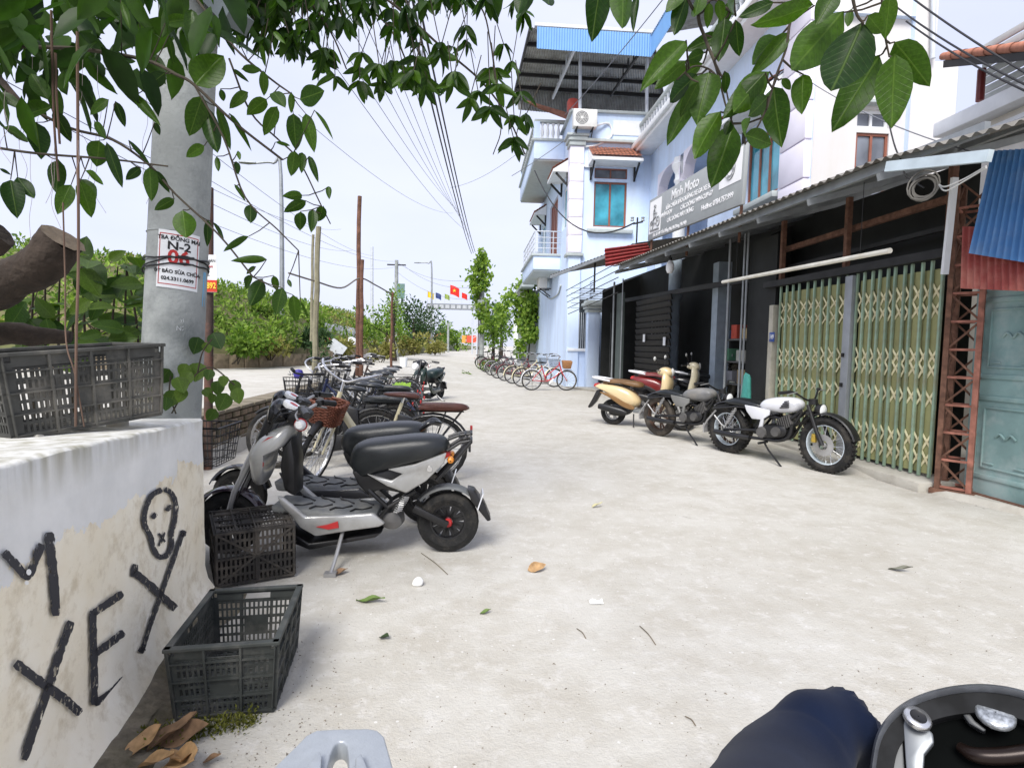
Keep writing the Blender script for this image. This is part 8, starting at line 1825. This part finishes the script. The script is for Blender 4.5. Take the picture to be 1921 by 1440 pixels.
for i, (x, y, s, r_) in enumerate(((232, 1428, .12, 60), (275, 1412, .15, 30), (318, 1428, .19, -35), (296, 1400, .16, 15), (345, 1413, .15, -70), (380, 1432, .06, 0), (262, 1440, .14, -20))):
    glitter(x, y, s, R(r_), DRYB if i % 2 else DRY, ('leftmost curled orange leaf', 'upper brown leaf', 'large broad tan leaf', 'topmost curled brown leaf', 'rightmost large tan leaf', 'tiny separate brown leaf', 'lowest tan leaf')[i]+' of the heap at the wall foot', .55, .45, 'dry leaves heaped at the wall foot', rx=R(rnd.uniform(-30, 40)))
def twig(x0, y0, x1, y1, lab): a, b = GZ(x0, y0), GZ(x1, y1); MB().tube([a+Zv*.005, a.lerp(b, .5)+Vector((.006, .006, .006)), b+Zv*.004], .0022, 6, smooth=4).top('twig', M('straw_twig', (.20, .16, .11), .9, var=.3), lab, 'twig')
twig(790, 1038, 840, 1078, 'straight thin twig below the scooter rear wheel'); twig(1082, 1180, 1099, 1198, 'short twig left of the centre foreground'); twig(1200, 1175, 1230, 1210, 'pale bent straw in the foreground road'); twig(1285, 1345, 1305, 1362, 'tiny twig left of the navy knee')
p = GZ(783, 1098); MB().puff(smooth2([(-.028, 0), (.024, 0), (.032, .03), (.008, .048), (-.02, .035)], 3), .05).xform(Matrix.Translation((p.x, p.y, .002))).top('pebble', M_WPAINT, 'white pebble on the road in front of the scooter', 'stone')
p = GZ(1118, 1131); MB().grid([[Vector((p.x-.035+.018*i, p.y-.02+.02*j, .006+.006*((i*j) % 3))) for i in range(5)] for j in range(3)]).top('paper_scrap', M_WPAINT, 'white paper scrap lying in the middle foreground', 'paper', smooth=0)
grit = MB()
for i in range(900):
    px, py = rnd.uniform(250, 1900), 900+540*rnd.random()**.8
    if rnd.random() < .5: px = rnd.uniform(300, 640); py = rnd.uniform(1150, 1440)
    p = GZ(px, py); s = rnd.uniform(.0015, .006)*(1.5 if rnd.random() < .1 else 1); q = [p+Vector((rnd.uniform(-s, s), rnd.uniform(-s, s), 0)) for _ in range(4)]
    grit.add(q+[p+Vector((0, 0, s*.9))], [(0, 1, 4), (1, 2, 4), (2, 3, 4), (3, 0, 4)])
grit.build('gravel', M('grit', (.25, .22, .18), .95, var=.45, scale=90), None, smooth=0, kind='stuff')
# moss and damp dirt under the open crate and along the wall foot
ms = Mass()
for i in range(1500):
    f = rnd.random(); x = 270+f*210+rnd.gauss(0, 8); y = 1392-f*42+rnd.gauss(0, 9); p = GZ(x, y); p.z = rnd.random()**2*.035
    ms.leaf(p, p+(rvec(1)+Zv*.7).normalized()*rnd.uniform(.008, .02), Zv+rvec(.8), .5)
ms.mb.build('moss', leafmat('moss_leaf', (.06, .07, .015), (.17, .17, .04), .2, .9, 'island', .1), None, smooth=0, kind='stuff')
dirt_ = MB(); rows = []
for i in range(25):
    t = wl*i/24; b_ = WA+wd*t; rows.append([b_+wn*(.02+.03*j*(1+.5*noise.noise(Vector((t*3, j, 2)))))+Zv*(.05*(1-j/7)**1.5*(1+.6*noise.noise(Vector((t*4, j*.5, 5))))-.004*(j == 7)) for j in range(8)])
dirt_.grid(rows).build('dirt', M('wall_foot_dirt', (.22, .19, .14), .95, var=.35, scale=18, bump=.8, bscale=40, dirt=(.12, .11, .05), damt=.6, dscale=6), None, smooth=60, kind='stuff')
